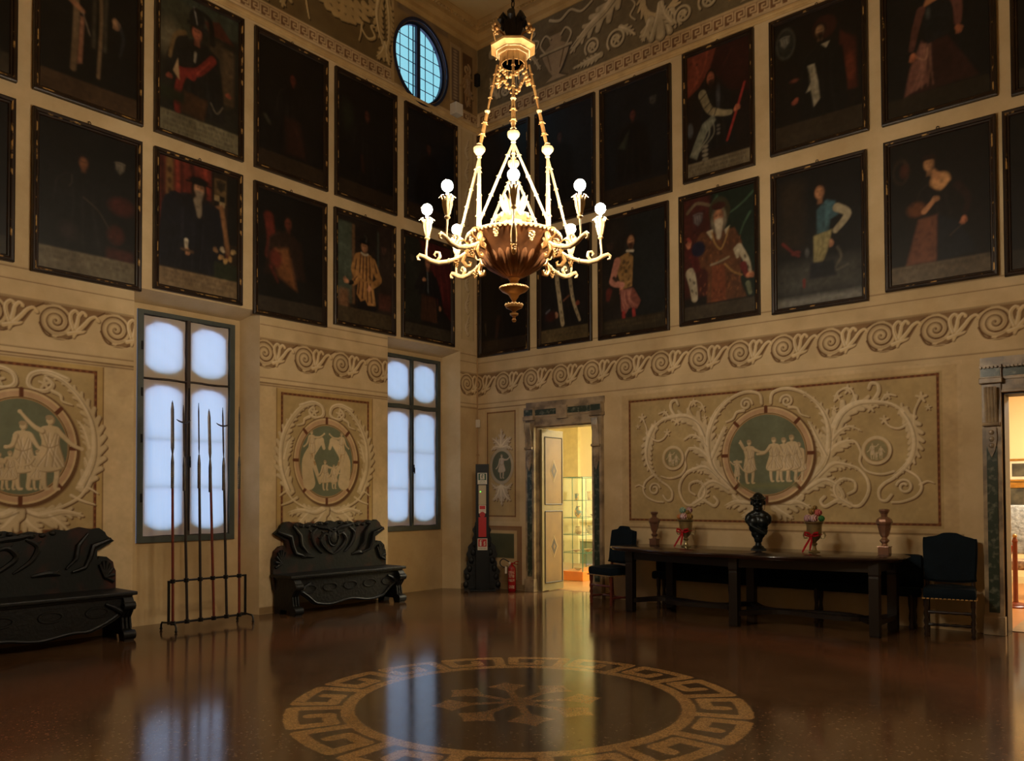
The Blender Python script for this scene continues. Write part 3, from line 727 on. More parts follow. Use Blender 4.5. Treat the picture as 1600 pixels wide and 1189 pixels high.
e = rp.color_ramp.elements; e[0].position = .33; e[0].color = (0, 0, 0, 1); e[1].position = .365; e[1].color = (1, 1, 1, 1)
for p_, v_ in ((.42, 1), (.455, 0)):
    q = rp.color_ramp.elements.new(p_); q.color = (v_, v_, v_, 1)
mx = nt.nodes.new('ShaderNodeMix'); mx.data_type = 'RGBA'; link(nt, rp.outputs[0], mx.inputs[0]); link(nt, base, mx.inputs[6]); mx.inputs[7].default_value = (*rgb(106, 70, 48), 1)
# stone chips
vo = nt.nodes.new('ShaderNodeTexVoronoi'); vo.inputs['Scale'].default_value = 130; link(nt, tc.outputs['Object'], vo.inputs['Vector'])
vr = nt.nodes.new('ShaderNodeValToRGB'); link(nt, vo.outputs['Color'], vr.inputs[0])
e = vr.color_ramp.elements; e[0].position = .25; e[0].color = (.5, .5, .5, 1); e[1].position = .8; e[1].color = (1.35, 1.3, 1.2, 1)
mm = nt.nodes.new('ShaderNodeMix'); mm.data_type = 'RGBA'; mm.blend_type = 'MULTIPLY'; mm.inputs[0].default_value = .75
link(nt, mx.outputs[2], mm.inputs[6]); link(nt, vr.outputs[0], mm.inputs[7]); v2 = nt.nodes.new('ShaderNodeTexVoronoi'); v2.inputs['Scale'].default_value = 85; link(nt, tc.outputs['Object'], v2.inputs['Vector'])
v3 = nt.nodes.new('ShaderNodeValToRGB'); link(nt, v2.outputs['Color'], v3.inputs[0]); e = v3.color_ramp.elements; e[0].position = .84; e[0].color = (0, 0, 0, 1); e[1].position = .87; e[1].color = (.26, .26, .26, 1)
m3 = nt.nodes.new('ShaderNodeMix'); m3.data_type = 'RGBA'; link(nt, v3.outputs[0], m3.inputs[0]); link(nt, mm.outputs[2], m3.inputs[6]); m3.inputs[7].default_value = (*rgb(176, 146, 108), 1)
link(nt, m3.outputs[2], bs.inputs['Base Color'])
rn = nt.nodes.new('ShaderNodeTexNoise'); rn.inputs['Scale'].default_value = 6; rn.inputs['Detail'].default_value = 5; link(nt, tc.outputs['Object'], rn.inputs['Vector'])
rr = nt.nodes.new('ShaderNodeMapRange'); rr.inputs[3].default_value = .08; rr.inputs[4].default_value = .16; link(nt, rn.outputs['Fac'], rr.inputs[0]); link(nt, rr.outputs[0], bs.inputs['Roughness'])
MF = Matrix()
BASE = rgb(92, 67, 47)
fx = [-.4, CX-1.74, CX+1.74, ROOM]; fy = [-ROOM, CY-1.74, CY+1.74, .5]
items = []
for i in range(3):
    for j in range(3):
        if i == 1 and j == 1: items.append((floor_paint(), MF, 0, None))
        else: items.append((plain(fx[i], fx[i+1], fy[j], fy[j+1], BASE), MF, 0, None))
floor = tag(meshes_from(items, 'floor', M_FLOOR), kind='structure')
# ------------------------------------------------------------ portraits
M_CANVAS = mat_attr('varnished oil paint', rough=.5, dirt=.35, dscale=2.5, spec=.3, coat=.12)
M_FRAME = mat('worn dark frame', rgb(44, 28, 16), .38, c2=rgb(22, 13, 8), scale=6, amount=1, spec=.5)
M_GILT = mat('worn gilding', rgb(40, 25, 14), .35, metal=.3, c2=rgb(176, 138, 82), scale=9, amount=1, contrast=(.56, .62), detail=6)
M_IRON = mat('black iron', rgb(22, 19, 17), .45, metal=.6)
SK = rgb(196, 140, 98); SKD = rgb(140, 80, 50); SKR = rgb(150, 70, 46); BLK = rgb(14, 15, 17); DKB = rgb(24, 20, 17)
WH = rgb(190, 186, 168); BUT = lerp
def face(r, x, y, s, c=SK, hair=rgb(30, 20, 14), beard=None, turn=0., hat=None, long=0):
    d = lerp(c, (0.02, .008, .004), .62)
    r.ell(x, y+.012*s*10, s*.62, s*.8, hair, soft=.015)
    r.poly([(x-s*.22, y-s*.5), (x+s*.22, y-s*.5), (x+s*.26, y-s*1.1), (x-s*.26, y-s*1.1)], d, soft=.01)
    if long: r.ell(x, y-s*.35, s*.7, s*.95, hair, soft=.02); 
    r.ell(x, y, s*.44, s*.62, d, soft=.012); r.ell(x-.06*s+turn*s*.1, y+.03*s, s*.36, s*.54, c, soft=.02)
    r.ell(x+.2*s, y-.05*s, s*.2, s*.45, d, a=.5, soft=.03)
    for k in (-.17, .15):
        r.ell(x+(k+turn*.12)*s, y+.1*s, s*.085, s*.035, rgb(30, 18, 12)); r.stroke([(x+(k-.09+turn*.12)*s, y+.19*s), (x+(k+.09+turn*.12)*s, y+.2*s)], s*.05, s*.03, rgb(50, 28, 18), a=.8)
    r.stroke([(x+turn*.16*s, y+.12*s), (x+(.05+turn*.2)*s, y-.12*s)], s*.04, s*.07, d, a=.6)
    r.ell(x+turn*.1*s, y-.28*s, s*.12, s*.035, rgb(110, 44, 32))
    if beard:
        r.poly([(x-s*.36, y-s*.16), (x+s*.36, y-s*.16), (x+s*.3, y-s*.65), (x+.02*s, y-s*(1.25 if long != 2 else 1.7)), (x-s*.26, y-s*.65)], beard, soft=.02)
        r.ell(x, y-.24*s, s*.2, s*.07, beard); r.ell(x+turn*.1*s, y-.3*s, s*.1, s*.03, rgb(120, 54, 40))
    if hat: hat(r, x, y, s)
def hand(r, x, y, s, a=0., c=SK):
    d = lerp(c, (0.02, .01, .005), .55)
    def q(u, v): return (x+s*(u*math.cos(a)-v*math.sin(a)), y+s*(u*math.sin(a)+v*math.cos(a)))
    r.ell(x, y, s*.42, s*.34, c, rot=a, soft=.006)
    for k, L in ((-.24, .72), (-.08, .86), (.08, .84), (.22, .7)):
        r.stroke([q(.2, k), q(L, k*1.5)], s*.17, s*.12, d, off=(.002, -.004)); r.stroke([q(.2, k), q(L, k*1.5)], s*.14, s*.1, c)
    r.stroke([q(-.1, .28), q(.2, .5), q(.45, .52)], s*.15, s*.11, c)
def folds(r, pts, c, n=5, w=.03, a=.5):
    (x0, y0), (x1, y1), (x2, y2), (x3, y3) = pts    # top-left, top-right, bottom-right, bottom-left
    for i in range(n):
        t = (i+.5)/n; k = .03*math.sin(i*2.3)
        r.stroke([(x0+(x1-x0)*t, y0+(y1-y0)*t), (x0+(x1-x0)*t+k, (y0+y3)/2), (x3+(x2-x3)*t, y3+(y2-y3)*t)], w, w*.6, c, a=a, soft=.012)
def crest(r, x, y, s, c=rgb(120, 120, 112)):
    r.poly([(x-s, y+s), (x+s, y+s), (x+s*.9, y-s*.3), (x, y-s*1.2), (x-s*.9, y-s*.3)], lerp(c, BLK, .6), soft=.012)
    for i in range(3): r.stroke([(x-s*.7+i*s*.5, y+s*.8), (x-s*.5+i*s*.5, y-s*.3)], s*.22, s*.16, c, a=.8)
    r.stroke([(x-s, y+s*1.05), (x, y+s*1.25), (x+s, y+s*1.05)], s*.2, s*.2, lerp(c, BLK, .3))
def band_txt(r, c=rgb(98, 88, 66), top=.22, txt=rgb(34, 28, 20), rows=3):
    r.rect(0, 1.02, 0, top, c)
    for k in range(rows):
        y = top-.045-.055*k; x = .05
        while x < .95:
            w = rng.uniform(.008, .018)
            r.stroke([(x, y-.014), (x+rng.uniform(-.006, .006), y+.014)], .006, .006, txt, a=.75, sm=0)
            if rng.random() < .5: r.stroke([(x, y+rng.choice((-.013, .013, 0))), (x+w*.8, y+rng.choice((-.013, .013)))], .005, .005, txt, a=.65, sm=0)
            x += w+.008+(.018 if rng.random() < .2 else 0)
def body(r, cx, top, wid, bot, c, c2=None, soft=.015):
    r.poly([(cx-.08, top), (cx+.08, top), (cx+wid*.45, top-.1), (cx+wid*.52, top-.4), (cx+wid*.6, bot), (cx-wid*.6, bot), (cx-wid*.52, top-.4), (cx-wid*.45, top-.1)], c, soft=soft)
    hi = tuple(min(1, x*1.9+.004) for x in c); lo = tuple(x*.45 for x in c)
    for i in range(7):
        t = -.8+1.6*i/6; x0 = cx+wid*.36*t; x1 = cx+wid*.54*t
        r.stroke([(x0, top-.14), (x0+.015*math.sin(i*2), (top+bot)/2), (x1, bot)], .012, .03, hi if i % 2 else lo, a=.5, soft=.02)
    r.stroke([(cx-.09, top-.02), (cx-wid*.42, top-.12), (cx-wid*.5, top-.35)], .02, .02, hi, a=.7, soft=.015)
def capfn(c, w=1.5, h=.9, feather=None):
    def f(r, x, y, s):
        r.ell(x, y+s*.62, s*.62*w*.75, s*.36*h, c, soft=.012); r.stroke([(x-s*.7*w*.8, y+s*.42), (x, y+s*.5), (x+s*.7*w*.8, y+s*.4)], s*.16, s*.1, c)
        if feather: r.stroke([(x+s*.2, y+s*.7), (x+s*.3, y+s*1.2), (x-s*.1, y+s*1.4)], s*.22, s*.06, feather, soft=.01)
    return f
def p_dark_crest(r):     # left wall, lower row: darkest seated man with a small white crest
    face(r, .45, 1.22, .1, c=rgb(132, 82, 46)); body(r, .45, 1.12, .6, .3, rgb(18, 19, 20)); crest(r, .84, 1.28, .055, rgb(130, 128, 118))
    r.ell(.86, .85, .14, .1, rgb(66, 22, 14), soft=.05); r.ell(.8, .52, .09, .1, rgb(74, 28, 18), soft=.04); r.rect(.7, 1.0, .2, .36, rgb(60, 22, 16), soft=.04)
    r.stroke([(.45, .85), (.6, .75), (.72, .58)], .012, .008, rgb(84, 78, 62), a=.7); r.stroke([(.33, 1.06), (.33, .98), (.3, .93)], .012, .006, rgb(80, 76, 66), a=.6)
    r.ell(.3, .45, .1, .1, rgb(48, 40, 40), soft=.08, a=.6); band_txt(r, rgb(104, 98, 78), .24, rgb(70, 64, 50), 2)
def p_black_coat(r):     # bearded man, black coat and hat, red curtain
    r.rect(0, .3, .3, 1.6, rgb(92, 32, 16)); r.rect(.09, .17, .3, 1.6, rgb(120, 92, 40), soft=.03)
    for i in range(9): r.ell(.13, .4+i*.13, .025, .04, rgb(70, 44, 18), soft=.01)
    for x, c in ((.03, rgb(58, 18, 10)), (.22, rgb(140, 44, 20)), (.28, rgb(78, 22, 12))): r.stroke([(x, 1.6), (x+.02, .9), (x, .3)], .05, .05, c, soft=.02)
    r.rect(.3, .66, 1.2, 1.6, rgb(110, 34, 18), soft=.02); r.stroke([(.4, 1.6), (.45, 1.3)], .06, .04, rgb(60, 18, 12), soft=.02); r.stroke([(.58, 1.6), (.6, 1.3)], .05, .04, rgb(150, 48, 24), soft=.02)
    r.rect(.68, 1.02, .2, 1.6, rgb(44, 32, 20), soft=.02); r.rect(.7, .86, 1.2, 1.52, rgb(96, 78, 44)); r.rect(.88, 1.02, .7, 1.6, rgb(20, 18, 15))
    crest(r, .79, 1.42, .06, rgb(60, 50, 34))
    for i in range(2):
        for j in range(2): r.rect(.7+i*.07, .77+i*.07, 1.16+j*.07, 1.23+j*.07, rgb(150, 134, 96) if (i+j) % 2 else rgb(24, 20, 18))
    r.poly([(.72, 1.15), (.82, 1.2), (.93, .5), (.8, .62)], rgb(130, 90, 48), soft=.02); r.poly([(.74, .9), (.8, .62), (.93, .5), (.74, .5)], rgb(110, 36, 20), soft=.02)
    body(r, .42, 1.22, .78, .25, rgb(17, 19, 30)); r.stroke([(.2, 1.1), (.12, .95), (.18, .8)], .2, .16, rgb(17, 19, 30), soft=.01)
    r.stroke([(.62, 1.05), (.68, .8), (.62, .55)], .16, .12, rgb(20, 22, 32), soft=.01)
    for x in (.3, .45, .56): r.stroke([(x, 1.0), (x-.02, .6), (x-.04, .3)], .02, .03, rgb(30, 33, 46), a=.6, soft=.01)
    face(r, .5, 1.31, .15, c=rgb(200, 146, 104), beard=rgb(126, 116, 100), turn=.5, long=2, hat=capfn(rgb(12, 11, 12), 1.9, 1.0))
    r.stroke([(.48, 1.15), (.5, 1.02), (.5, .96)], .1, .04, rgb(140, 130, 112), soft=.012)
    r.stroke([(.34, .62), (.34, .53)], .05, .04, WH); hand(r, .35, .5, .07, -1.4); r.stroke([(.28, .5), (.42, .49)], .03, .04, rgb(92, 70, 48))
    r.rect(.7, 1.02, .2, .44, rgb(34, 42, 24), soft=.01)
    for x, y, a, c in ((.78, .5, .6, rgb(196, 156, 88)), (.85, .46, 1.2, rgb(206, 170, 96)), (.92, .5, 1.6, rgb(190, 150, 80)), (.82, .6, 2.0, rgb(210, 200, 176)), (.95, .6, .8, rgb(200, 172, 110)), (.73, .58, 2.2, rgb(150, 116, 76))): hand(r, x, y, .06, a, c)
    band_txt(r, rgb(122, 104, 74), .23, rgb(84, 66, 44), 3)
def p_red_left(r):       # dim man, red curtain at left edge, ochre skirt
    r.stroke([(.16, 1.25), (.2, .95), (.16, .75)], .14, .1, rgb(104, 32, 16), soft=.03)
    face(r, .46, 1.22, .12, c=rgb(104, 46, 26)); body(r, .42, 1.1, .55, .5, rgb(40, 24, 16), soft=.04)
    r.poly([(.25, .85), (.46, .9), (.6, .35), (.3, .5)], rgb(112, 68, 24), soft=.05); r.ell(.27, .72, .09, .12, rgb(96, 34, 16), soft=.04); r.stroke([(.2, .6), (.3, .42)], .06, .03, rgb(88, 32, 20), soft=.02)
    band_txt(r, rgb(54, 48, 38), .2, rgb(44, 38, 30), 2)
def p_gold_tunic(r):     # young man in a slashed ochre tunic, open hand
    r.rect(0, .26, .3, 1.5, rgb(70, 86, 76), soft=.03); r.rect(.02, .2, .22, .5, rgb(118, 84, 54), soft=.06); r.rect(.26, .31, .3, 1.5, rgb(110, 82, 52), soft=.02); r.rect(.74, 1.02, .2, 1.6, rgb(46, 36, 32), soft=.03); r.rect(.73, .76, .8, 1.5, rgb(62, 74, 72), soft=.01)
    crest(r, .86, 1.22, .05, rgb(110, 76, 64)); r.rect(.36, .7, .2, .55, rgb(18, 18, 24)); r.rect(.76, 1.0, .3, .55, rgb(80, 44, 34), soft=.03)
    c = rgb(160, 116, 52)
    r.poly([(.38, 1.1), (.6, 1.1), (.68, 1.02), (.64, .72), (.7, .34), (.55, .32), (.5, .4), (.42, .36), (.34, .46), (.38, .72), (.33, 1.0)], c)
    r.stroke([(.37, 1.02), (.3, .82), (.36, .7), (.28, .62)], .13, .09, c); r.stroke([(.64, 1.0), (.72, .84), (.76, .74), (.64, .64)], .13, .09, c)
    for x0, y0, x1, y1 in ((.42, 1.08, .4, .8), (.47, 1.08, .46, .72), (.53, 1.08, .53, .7), (.58, 1.06, .6, .74), (.4, .66, .38, .48), (.47, .66, .45, .42), (.54, .66, .55, .38), (.6, .66, .63, .38), (.34, .98, .32, .84), (.68, .98, .72, .86), (.35, .72, .3, .66)):
        r.stroke([(x0, y0), (x1, y1)], .022, .03, rgb(84, 46, 24), soft=.006); r.stroke([(x0+.018, y0), (x1+.018, y1)], .008, .01, rgb(206, 160, 84), a=.8)
    r.stroke([(.26, .62), (.22, .6)], .07, .06, BLK); hand(r, .17, .62, .085, 2.6); hand(r, .58, .6, .075, -1.9)
    face(r, .49, 1.2, .13, c=rgb(190, 136, 92), turn=-.4, hat=capfn(rgb(14, 13, 14), 1.7, .9, rgb(70, 74, 76)))
    r.stroke([(.43, 1.1), (.49, 1.08), (.55, 1.1)], .03, .03, WH); band_txt(r, rgb(70, 60, 40), .24, rgb(52, 44, 28), 2)
def p_red_drape(r):      # man in dark clothes in front of a dark red drape
    r.rect(0, .35, .25, 1.6, rgb(34, 38, 34), soft=.05); r.poly([(.3, 1.6), (1.02, 1.6), (1.02, .35), (.86, .5), (.7, 1.0), (.45, 1.25)], rgb(74, 20, 24), soft=.03)
    for x in (.5, .62, .75, .88): r.stroke([(x-.15, 1.6), (x, 1.2), (x+.1, .6)], .03, .03, rgb(112, 34, 36), a=.6, soft=.02)
    crest(r, .16, 1.25, .045, rgb(96, 90, 74)); body(r, .5, 1.12, .42, .7, rgb(24, 24, 27)); r.poly([(.36, .7), (.66, .7), (.7, .28), (.34, .28)], rgb(70, 42, 28), soft=.02); folds(r, [(.38, .7), (.64, .7), (.68, .3), (.36, .3)], rgb(40, 24, 18))
    r.stroke([(.36, 1.0), (.24, .8), (.4, .9)], .1, .07, rgb(24, 24, 27)); hand(r, .4, .95, .06, .4); r.stroke([(.64, 1.0), (.74, .76), (.76, .6)], .1, .07, rgb(24, 24, 27)); hand(r, .76, .55, .06, -1.5)
    r.stroke([(.48, 1.14), (.5, .76)], .02, .02, rgb(92, 104, 116), soft=.01); face(r, .49, 1.24, .12, c=rgb(176, 120, 92), turn=.3); band_txt(r, rgb(60, 54, 44), .2, rgb(42, 38, 30), 2)
def p_two_robes(r):      # dark robed pair of pale fur edges and a pale hand
    for x, w in ((.36, .06), (.62, .035)): r.stroke([(x-.02, 1.5), (x, .9), (x-.03, .3)], w, w, rgb(110, 92, 66), soft=.01)
    for x in (.56, .68): r.stroke([(x, 1.6), (x-.02, .6)], .03, .03, rgb(64, 62, 50), soft=.02)
    r.stroke([(.3, 1.0), (.42, .92)], .06, .05, rgb(150, 104, 70), soft=.01); r.stroke([(.42, .92), (.5, .7)], .012, .012, rgb(110, 102, 90)); r.poly([(.4, .86), (.44, .86), (.42, .38), (.37, .36)], rgb(140, 96, 70), soft=.01)
    hand(r, .77, .95, .09, -1.4, rgb(150, 116, 82)); r.stroke([(.8, .95), (.86, .8), (.82, .6)], .03, .02, rgb(50, 56, 64), a=.7, soft=.02)
    face(r, .5, 1.38, .12, c=rgb(140, 92, 60)); band_txt(r, rgb(66, 48, 28), .2, rgb(54, 40, 24), 2)
def p_helmet(r):         # armoured man with a plumed helmet and red sash
    r.rect(0, .5, .9, 1.6, rgb(60, 66, 52), soft=.1); r.poly([(.0, 1.6), (1.02, 1.6), (1.02, 1.35), (.6, 1.3), (.4, 1.5)], rgb(54, 66, 58), soft=.05); r.ell(.12, 1.05, .14, .2, rgb(112, 106, 84), soft=.12, a=.7)
    r.poly([(.55, 1.42), (.75, 1.48), (.95, 1.28), (.62, 1.3)], rgb(78, 36, 26), soft=.02); r.rect(.78, .95, .55, 1.2, rgb(78, 64, 44), soft=.03); r.rect(.62, .8, .6, 1.25, rgb(64, 54, 38), soft=.04)
    body(r, .48, 1.15, .6, .3, rgb(26, 26, 26)); r.stroke([(.28, 1.1), (.16, .9), (.1, .68)], .16, .1, rgb(30, 30, 28)); r.stroke([(.3, 1.18), (.18, 1.1), (.12, .85)], .06, .04, rgb(112, 92, 52), soft=.01)
    r.stroke([(.66, 1.0), (.48, .8), (.3, .72), (.22, .5), (.22, .28)], .1, .08, rgb(124, 28, 18), soft=.012); r.stroke([(.4, .72), (.24, .74)], .1, .08, rgb(124, 28, 18)); r.stroke([(.62, .96), (.46, .77)], .02, .02, rgb(170, 60, 40), a=.7)
    r.poly([(.16, .7), (.24, .62), (.22, .86)], rgb(176, 150, 110)); hand(r, .1, .62, .06, .2, SKR); r.stroke([(.44, 1.0), (.43, .9)], .03, .02, rgb(150, 150, 140), soft=.01)
    face(r, .46, 1.24, .14, c=rgb(176, 100, 70), hair=rgb(20, 18, 18)); r.ell(.46, 1.4, .1, .12, rgb(26, 28, 32), soft=.01); r.stroke([(.36, 1.33), (.58, 1.3)], .05, .05, rgb(30, 32, 36)); r.stroke([(.42, 1.52), (.46, 1.34)], .02, .015, rgb(124, 130, 136), a=.8); r.stroke([(.44, 1.5), (.62, 1.45), (.66, 1.2)], .05, .08, rgb(22, 22, 24), soft=.01)
    r.poly([(.3, .52), (.6, .5), (.55, .25), (.24, .28)], rgb(66, 44, 24), soft=.03); r.stroke([(.64, .5), (.72, .4), (.8, .5)], .015, .015, rgb(110, 104, 88), a=.6); hand(r, .86, .66, .06, 0, SKR)
    r.rect(0, .3, .36, .5, rgb(34, 40, 24), soft=.05); band_txt(r, rgb(112, 108, 84), .24, rgb(36, 34, 26), 4)
def p_faint(fx, fy, fc, extra=None, tint=(1, 1, 1), bt=rgb(46, 34, 22)):
    def f(r):
        face(r, fx, fy, .1, c=fc, hair=rgb(14, 11, 10)); body(r, fx, fy-.1, .5, .25, rgb(16, 14, 14), soft=.06)
        if extra: extra(r)
        band_txt(r, bt, .2, tuple(x*.7 for x in bt), 2)
    return f
def ex_red_low(r): r.poly([(.4, .7), (.62, .7), (.72, .25), (.42, .25)], rgb(44, 20, 14), soft=.06); r.stroke([(.1, .62), (.16, .55)], .05, .04, rgb(70, 70, 56), a=.6, soft=.02)
def ex_green(r): r.ell(.16, 1.1, .1, .18, rgb(30, 36, 26), soft=.08); r.stroke([(.42, .6), (.45, .4)], .04, .04, rgb(60, 30, 20), soft=.02)
def ex_crest(r): crest(r, .8, 1.25, .05, rgb(86, 86, 84)); r.poly([(.25, .75), (.42, .95), (.36, .7)], rgb(50, 58, 50), soft=.03)
def ex_boots(r): r.stroke([(.4, .55), (.36, .25)], .1, .06, rgb(46, 24, 16), soft=.03); r.stroke([(.1, .5), (.12, .3)], .015, .012, rgb(110, 90, 66), a=.6)
def p_baton(r):          # man in plate armour holding a red baton
    r.poly([(0, 1.6), (.5, 1.6), (.4, 1.35), (.2, 1.15), (0, 1.05)], rgb(112, 44, 24), soft=.02); r.poly([(.5, 1.6), (1.02, 1.6), (1.02, .9), (.7, 1.0), (.4, 1.35)], rgb(48, 14, 12), soft=.03)
    for p in ([(.1, 1.55), (.2, 1.3), (.05, 1.12)], [(.35, 1.58), (.3, 1.4), (.18, 1.22)]): r.stroke(p, .03, .02, rgb(150, 66, 36), a=.6, soft=.015)
    r.stroke([(.75, 1.5), (.62, 1.35)], .02, .02, rgb(90, 34, 28), a=.6, soft=.02); body(r, .5, 1.08, .5, .3, rgb(18, 19, 22)); r.ell(.52, .95, .03, .12, rgb(70, 76, 86), soft=.03)
    r.stroke([(.26, 1.04), (.36, .84), (.46, .76)], .13, .09, rgb(134, 128, 100)); r.stroke([(.46, .77), (.6, .72), (.72, .7)], .1, .06, rgb(140, 134, 104))
    for p in ([(.22, .98), (.32, 1.04)], [(.3, .86), (.4, .92)], [(.36, .78), (.46, .86)], [(.44, .7), (.5, .82)]): r.stroke(p, .014, .014, rgb(30, 26, 22))
    r.stroke([(.94, 1.02), (.82, .72), (.66, .36)], .035, .035, rgb(150, 26, 22)); hand(r, .8, .72, .08, .4, rgb(200, 110, 70))
    r.poly([(.44, .74), (.48, .66), (.3, .5), (.16, .22), (.04, .28), (.16, .5), (.26, .66)], rgb(104, 112, 100), soft=.01); folds(r, [(.28, .66), (.44, .68), (.16, .28), (.08, .3)], rgb(150, 156, 140), 4, .016)
    r.ell(.05, .62, .05, .09, rgb(70, 76, 84), soft=.02)
    for i in range(4): r.ell(.3, .36-.055*i, .05, .022, rgb(116, 114, 100))
    for i in range(3): r.ell(.52, .58-.05*i, .03, .016, rgb(96, 96, 92))
    face(r, .4, 1.22, .13, c=rgb(178, 96, 62), beard=rgb(40, 22, 14), hair=rgb(20, 12, 9), long=1); band_txt(r, rgb(116, 108, 86), .18, rgb(30, 26, 20), 3)
def p_blackman(r):       # man in black with a white cloth on his arm, shield at left
    r.ell(.14, 1.32, .12, .2, rgb(62, 66, 62), soft=.01); r.ell(.14, 1.32, .1, .17, rgb(36, 40, 38)); crest(r, .13, 1.34, .06, rgb(136, 140, 132))
    r.poly([(.78, 1.25), (.95, 1.1), (.96, .5), (.84, .5), (.76, .9)], rgb(70, 24, 12), soft=.03); r.ell(.88, .78, .06, .16, rgb(100, 40, 14), soft=.03)
    r.ell(.6, 1.36, .14, .14, rgb(54, 22, 14), soft=.02); body(r, .58, 1.16, .5, .25, rgb(13, 14, 15))
    r.poly([(.4, .95), (.48, .95), (.52, .72), (.54, .5), (.47, .42), (.44, .64), (.38, .62), (.44, .74)], rgb(150, 148, 128), soft=.008); folds(r, [(.41, .93), (.47, .93), (.5, .5), (.44, .6)], rgb(80, 78, 66), 3, .014)
    face(r, .55, 1.33, .11, c=rgb(176, 138, 98), hair=rgb(24, 14, 10), beard=rgb(24, 15, 11)); r.poly([(.56, 1.16), (.66, 1.17), (.62, 1.1)], rgb(150, 146, 128)); hand(r, .26, .57, .07, -2.4, SKR); r.ell(.24, .82, .04, .02, rgb(120, 60, 40), soft=.02)
    band_txt(r, rgb(50, 42, 28), .28, rgb(44, 36, 24), 2)
def p_lady_pink(r):      # lady in a dark bodice lifting a mauve skirt
    r.poly([(.36, .75), (.62, .75), (.92, .22), (.18, .2)], rgb(48, 22, 20), soft=.02); r.poly([(.36, .78), (.42, .7), (.42, .3), (.18, .2), (.24, .5)], rgb(112, 70, 60), soft=.02)
    folds(r, [(.34, .74), (.46, .72), (.5, .26), (.22, .24)], rgb(150, 104, 84), 5, .014, .6); r.stroke([(.3, .62), (.4, .56), (.42, .68)], .02, .015, rgb(160, 116, 92), a=.8)
    r.poly([(.36, 1.12), (.58, 1.2), (.7, 1.12), (.64, .78), (.42, .72), (.38, .9)], rgb(20, 26, 32)); r.ell(.43, 1.06, .02, .05, rgb(70, 80, 84), soft=.02)
    r.poly([(.38, 1.14), (.44, 1.3), (.52, 1.4), (.6, 1.36), (.66, 1.3), (.58, 1.2)], rgb(176, 118, 70), soft=.01)
    r.stroke([(.36, 1.12), (.3, .92), (.26, .72)], .09, .06, rgb(92, 54, 46)); hand(r, .27, .64, .075, -1.7, rgb(180, 104, 62)); r.stroke([(.66, 1.26), (.72, 1.06), (.72, .86)], .12, .07, rgb(110, 66, 58)); hand(r, .72, .8, .075, -1.3, rgb(180, 104, 62))
    face(r, .5, 1.47, .11, c=rgb(190, 130, 80), hair=rgb(28, 16, 10)); r.ell(.88, 1.28, .05, .06, rgb(40, 38, 32), soft=.02, ring=.012); band_txt(r, rgb(38, 34, 22), .2, rgb(32, 28, 18), 2)
def p_ermine(r):         # dark gown with two long ermine stoles
    body(r, .5, 1.15, .5, .25, rgb(24, 24, 28)); r.stroke([(.45, 1.12), (.36, 1.0), (.42, .6), (.48, .26)], .09, .08, rgb(170, 160, 128)); r.stroke([(.52, 1.12), (.62, 1.0), (.7, .6), (.84, .28)], .09, .05, rgb(170, 160, 128))
    for x, y in ((.38, .9), (.4, .75), (.43, .6), (.45, .45), (.47, .32), (.63, .95), (.66, .8), (.7, .65), (.76, .45), (.8, .36)): r.stroke([(x, y), (x+.004, y-.03)], .016, .01, BLK)
    r.stroke([(.5, .6), (.62, .66)], .03, .03, rgb(110, 70, 50)); hand(r, .34, .42, .07, -1.3); hand(r, .78, .52, .07, .3, SKR); r.ell(.22, .4, .12, .07, rgb(60, 20, 18), soft=.04)
    r.stroke([(.2, .5), (.12, .46)], .03, .03, rgb(90, 96, 110)); face(r, .5, 1.26, .12, c=rgb(168, 118, 84), hair=rgb(22, 14, 10)); band_txt(r, rgb(92, 80, 48), .2, rgb(60, 50, 28), 2)
def p_gold_doublet(r):   # man in a patterned gold doublet and pink breeches, in profile
    r.rect(.5, 1.02, .2, 1.6, rgb(24, 30, 34), soft=.05); r.rect(0, .4, .2, 1.6, rgb(34, 30, 28), soft=.05); crest(r, .14, 1.2, .06, rgb(70, 50, 44))
    r.poly([(.28, 1.05), (.44, 1.1), (.52, 1.02), (.5, .62), (.34, .6), (.28, .78), (.22, .92)], rgb(150, 116, 58))
    for i in range(22):
        x, y = .29+.2*rng.random(), .64+.42*rng.random(); r.stroke(spiral(x, y, .004, .024, rng.random()*6, 1.2, 8), .008, .008, rgb(48, 34, 18), a=.9, sm=0)
    r.stroke([(.26, 1.0), (.2, .82), (.18, .72), (.34, .66)], .11, .08, rgb(190, 124, 108)); r.stroke([(.2, .78), (.24, .74)], .05, .05, rgb(60, 44, 34)); hand(r, .32, .6, .07, -1.5, rgb(206, 130, 98))
    r.poly([(.3, .6), (.52, .6), (.64, .4), (.58, .3), (.46, .34), (.4, .26), (.32, .3)], rgb(130, 70, 62)); folds(r, [(.32, .58), (.5, .58), (.6, .34), (.36, .32)], rgb(196, 128, 112), 6, .018, .7)
    r.stroke([(.36, .28), (.36, .2)], .05, .05, rgb(150, 30, 28)); r.stroke([(.52, .3), (.53, .2)], .05, .05, rgb(150, 30, 28)); r.stroke([(.12, .6), (.1, .5)], .1, .06, rgb(90, 30, 26), soft=.02)
    face(r, .48, 1.24, .12, c=rgb(206, 150, 108), hair=rgb(48, 30, 20), beard=rgb(60, 36, 22), turn=.8); r.stroke([(.42, 1.12), (.52, 1.1)], .03, .03, WH); band_txt(r, rgb(50, 44, 28), .2, rgb(86, 74, 46), 2)
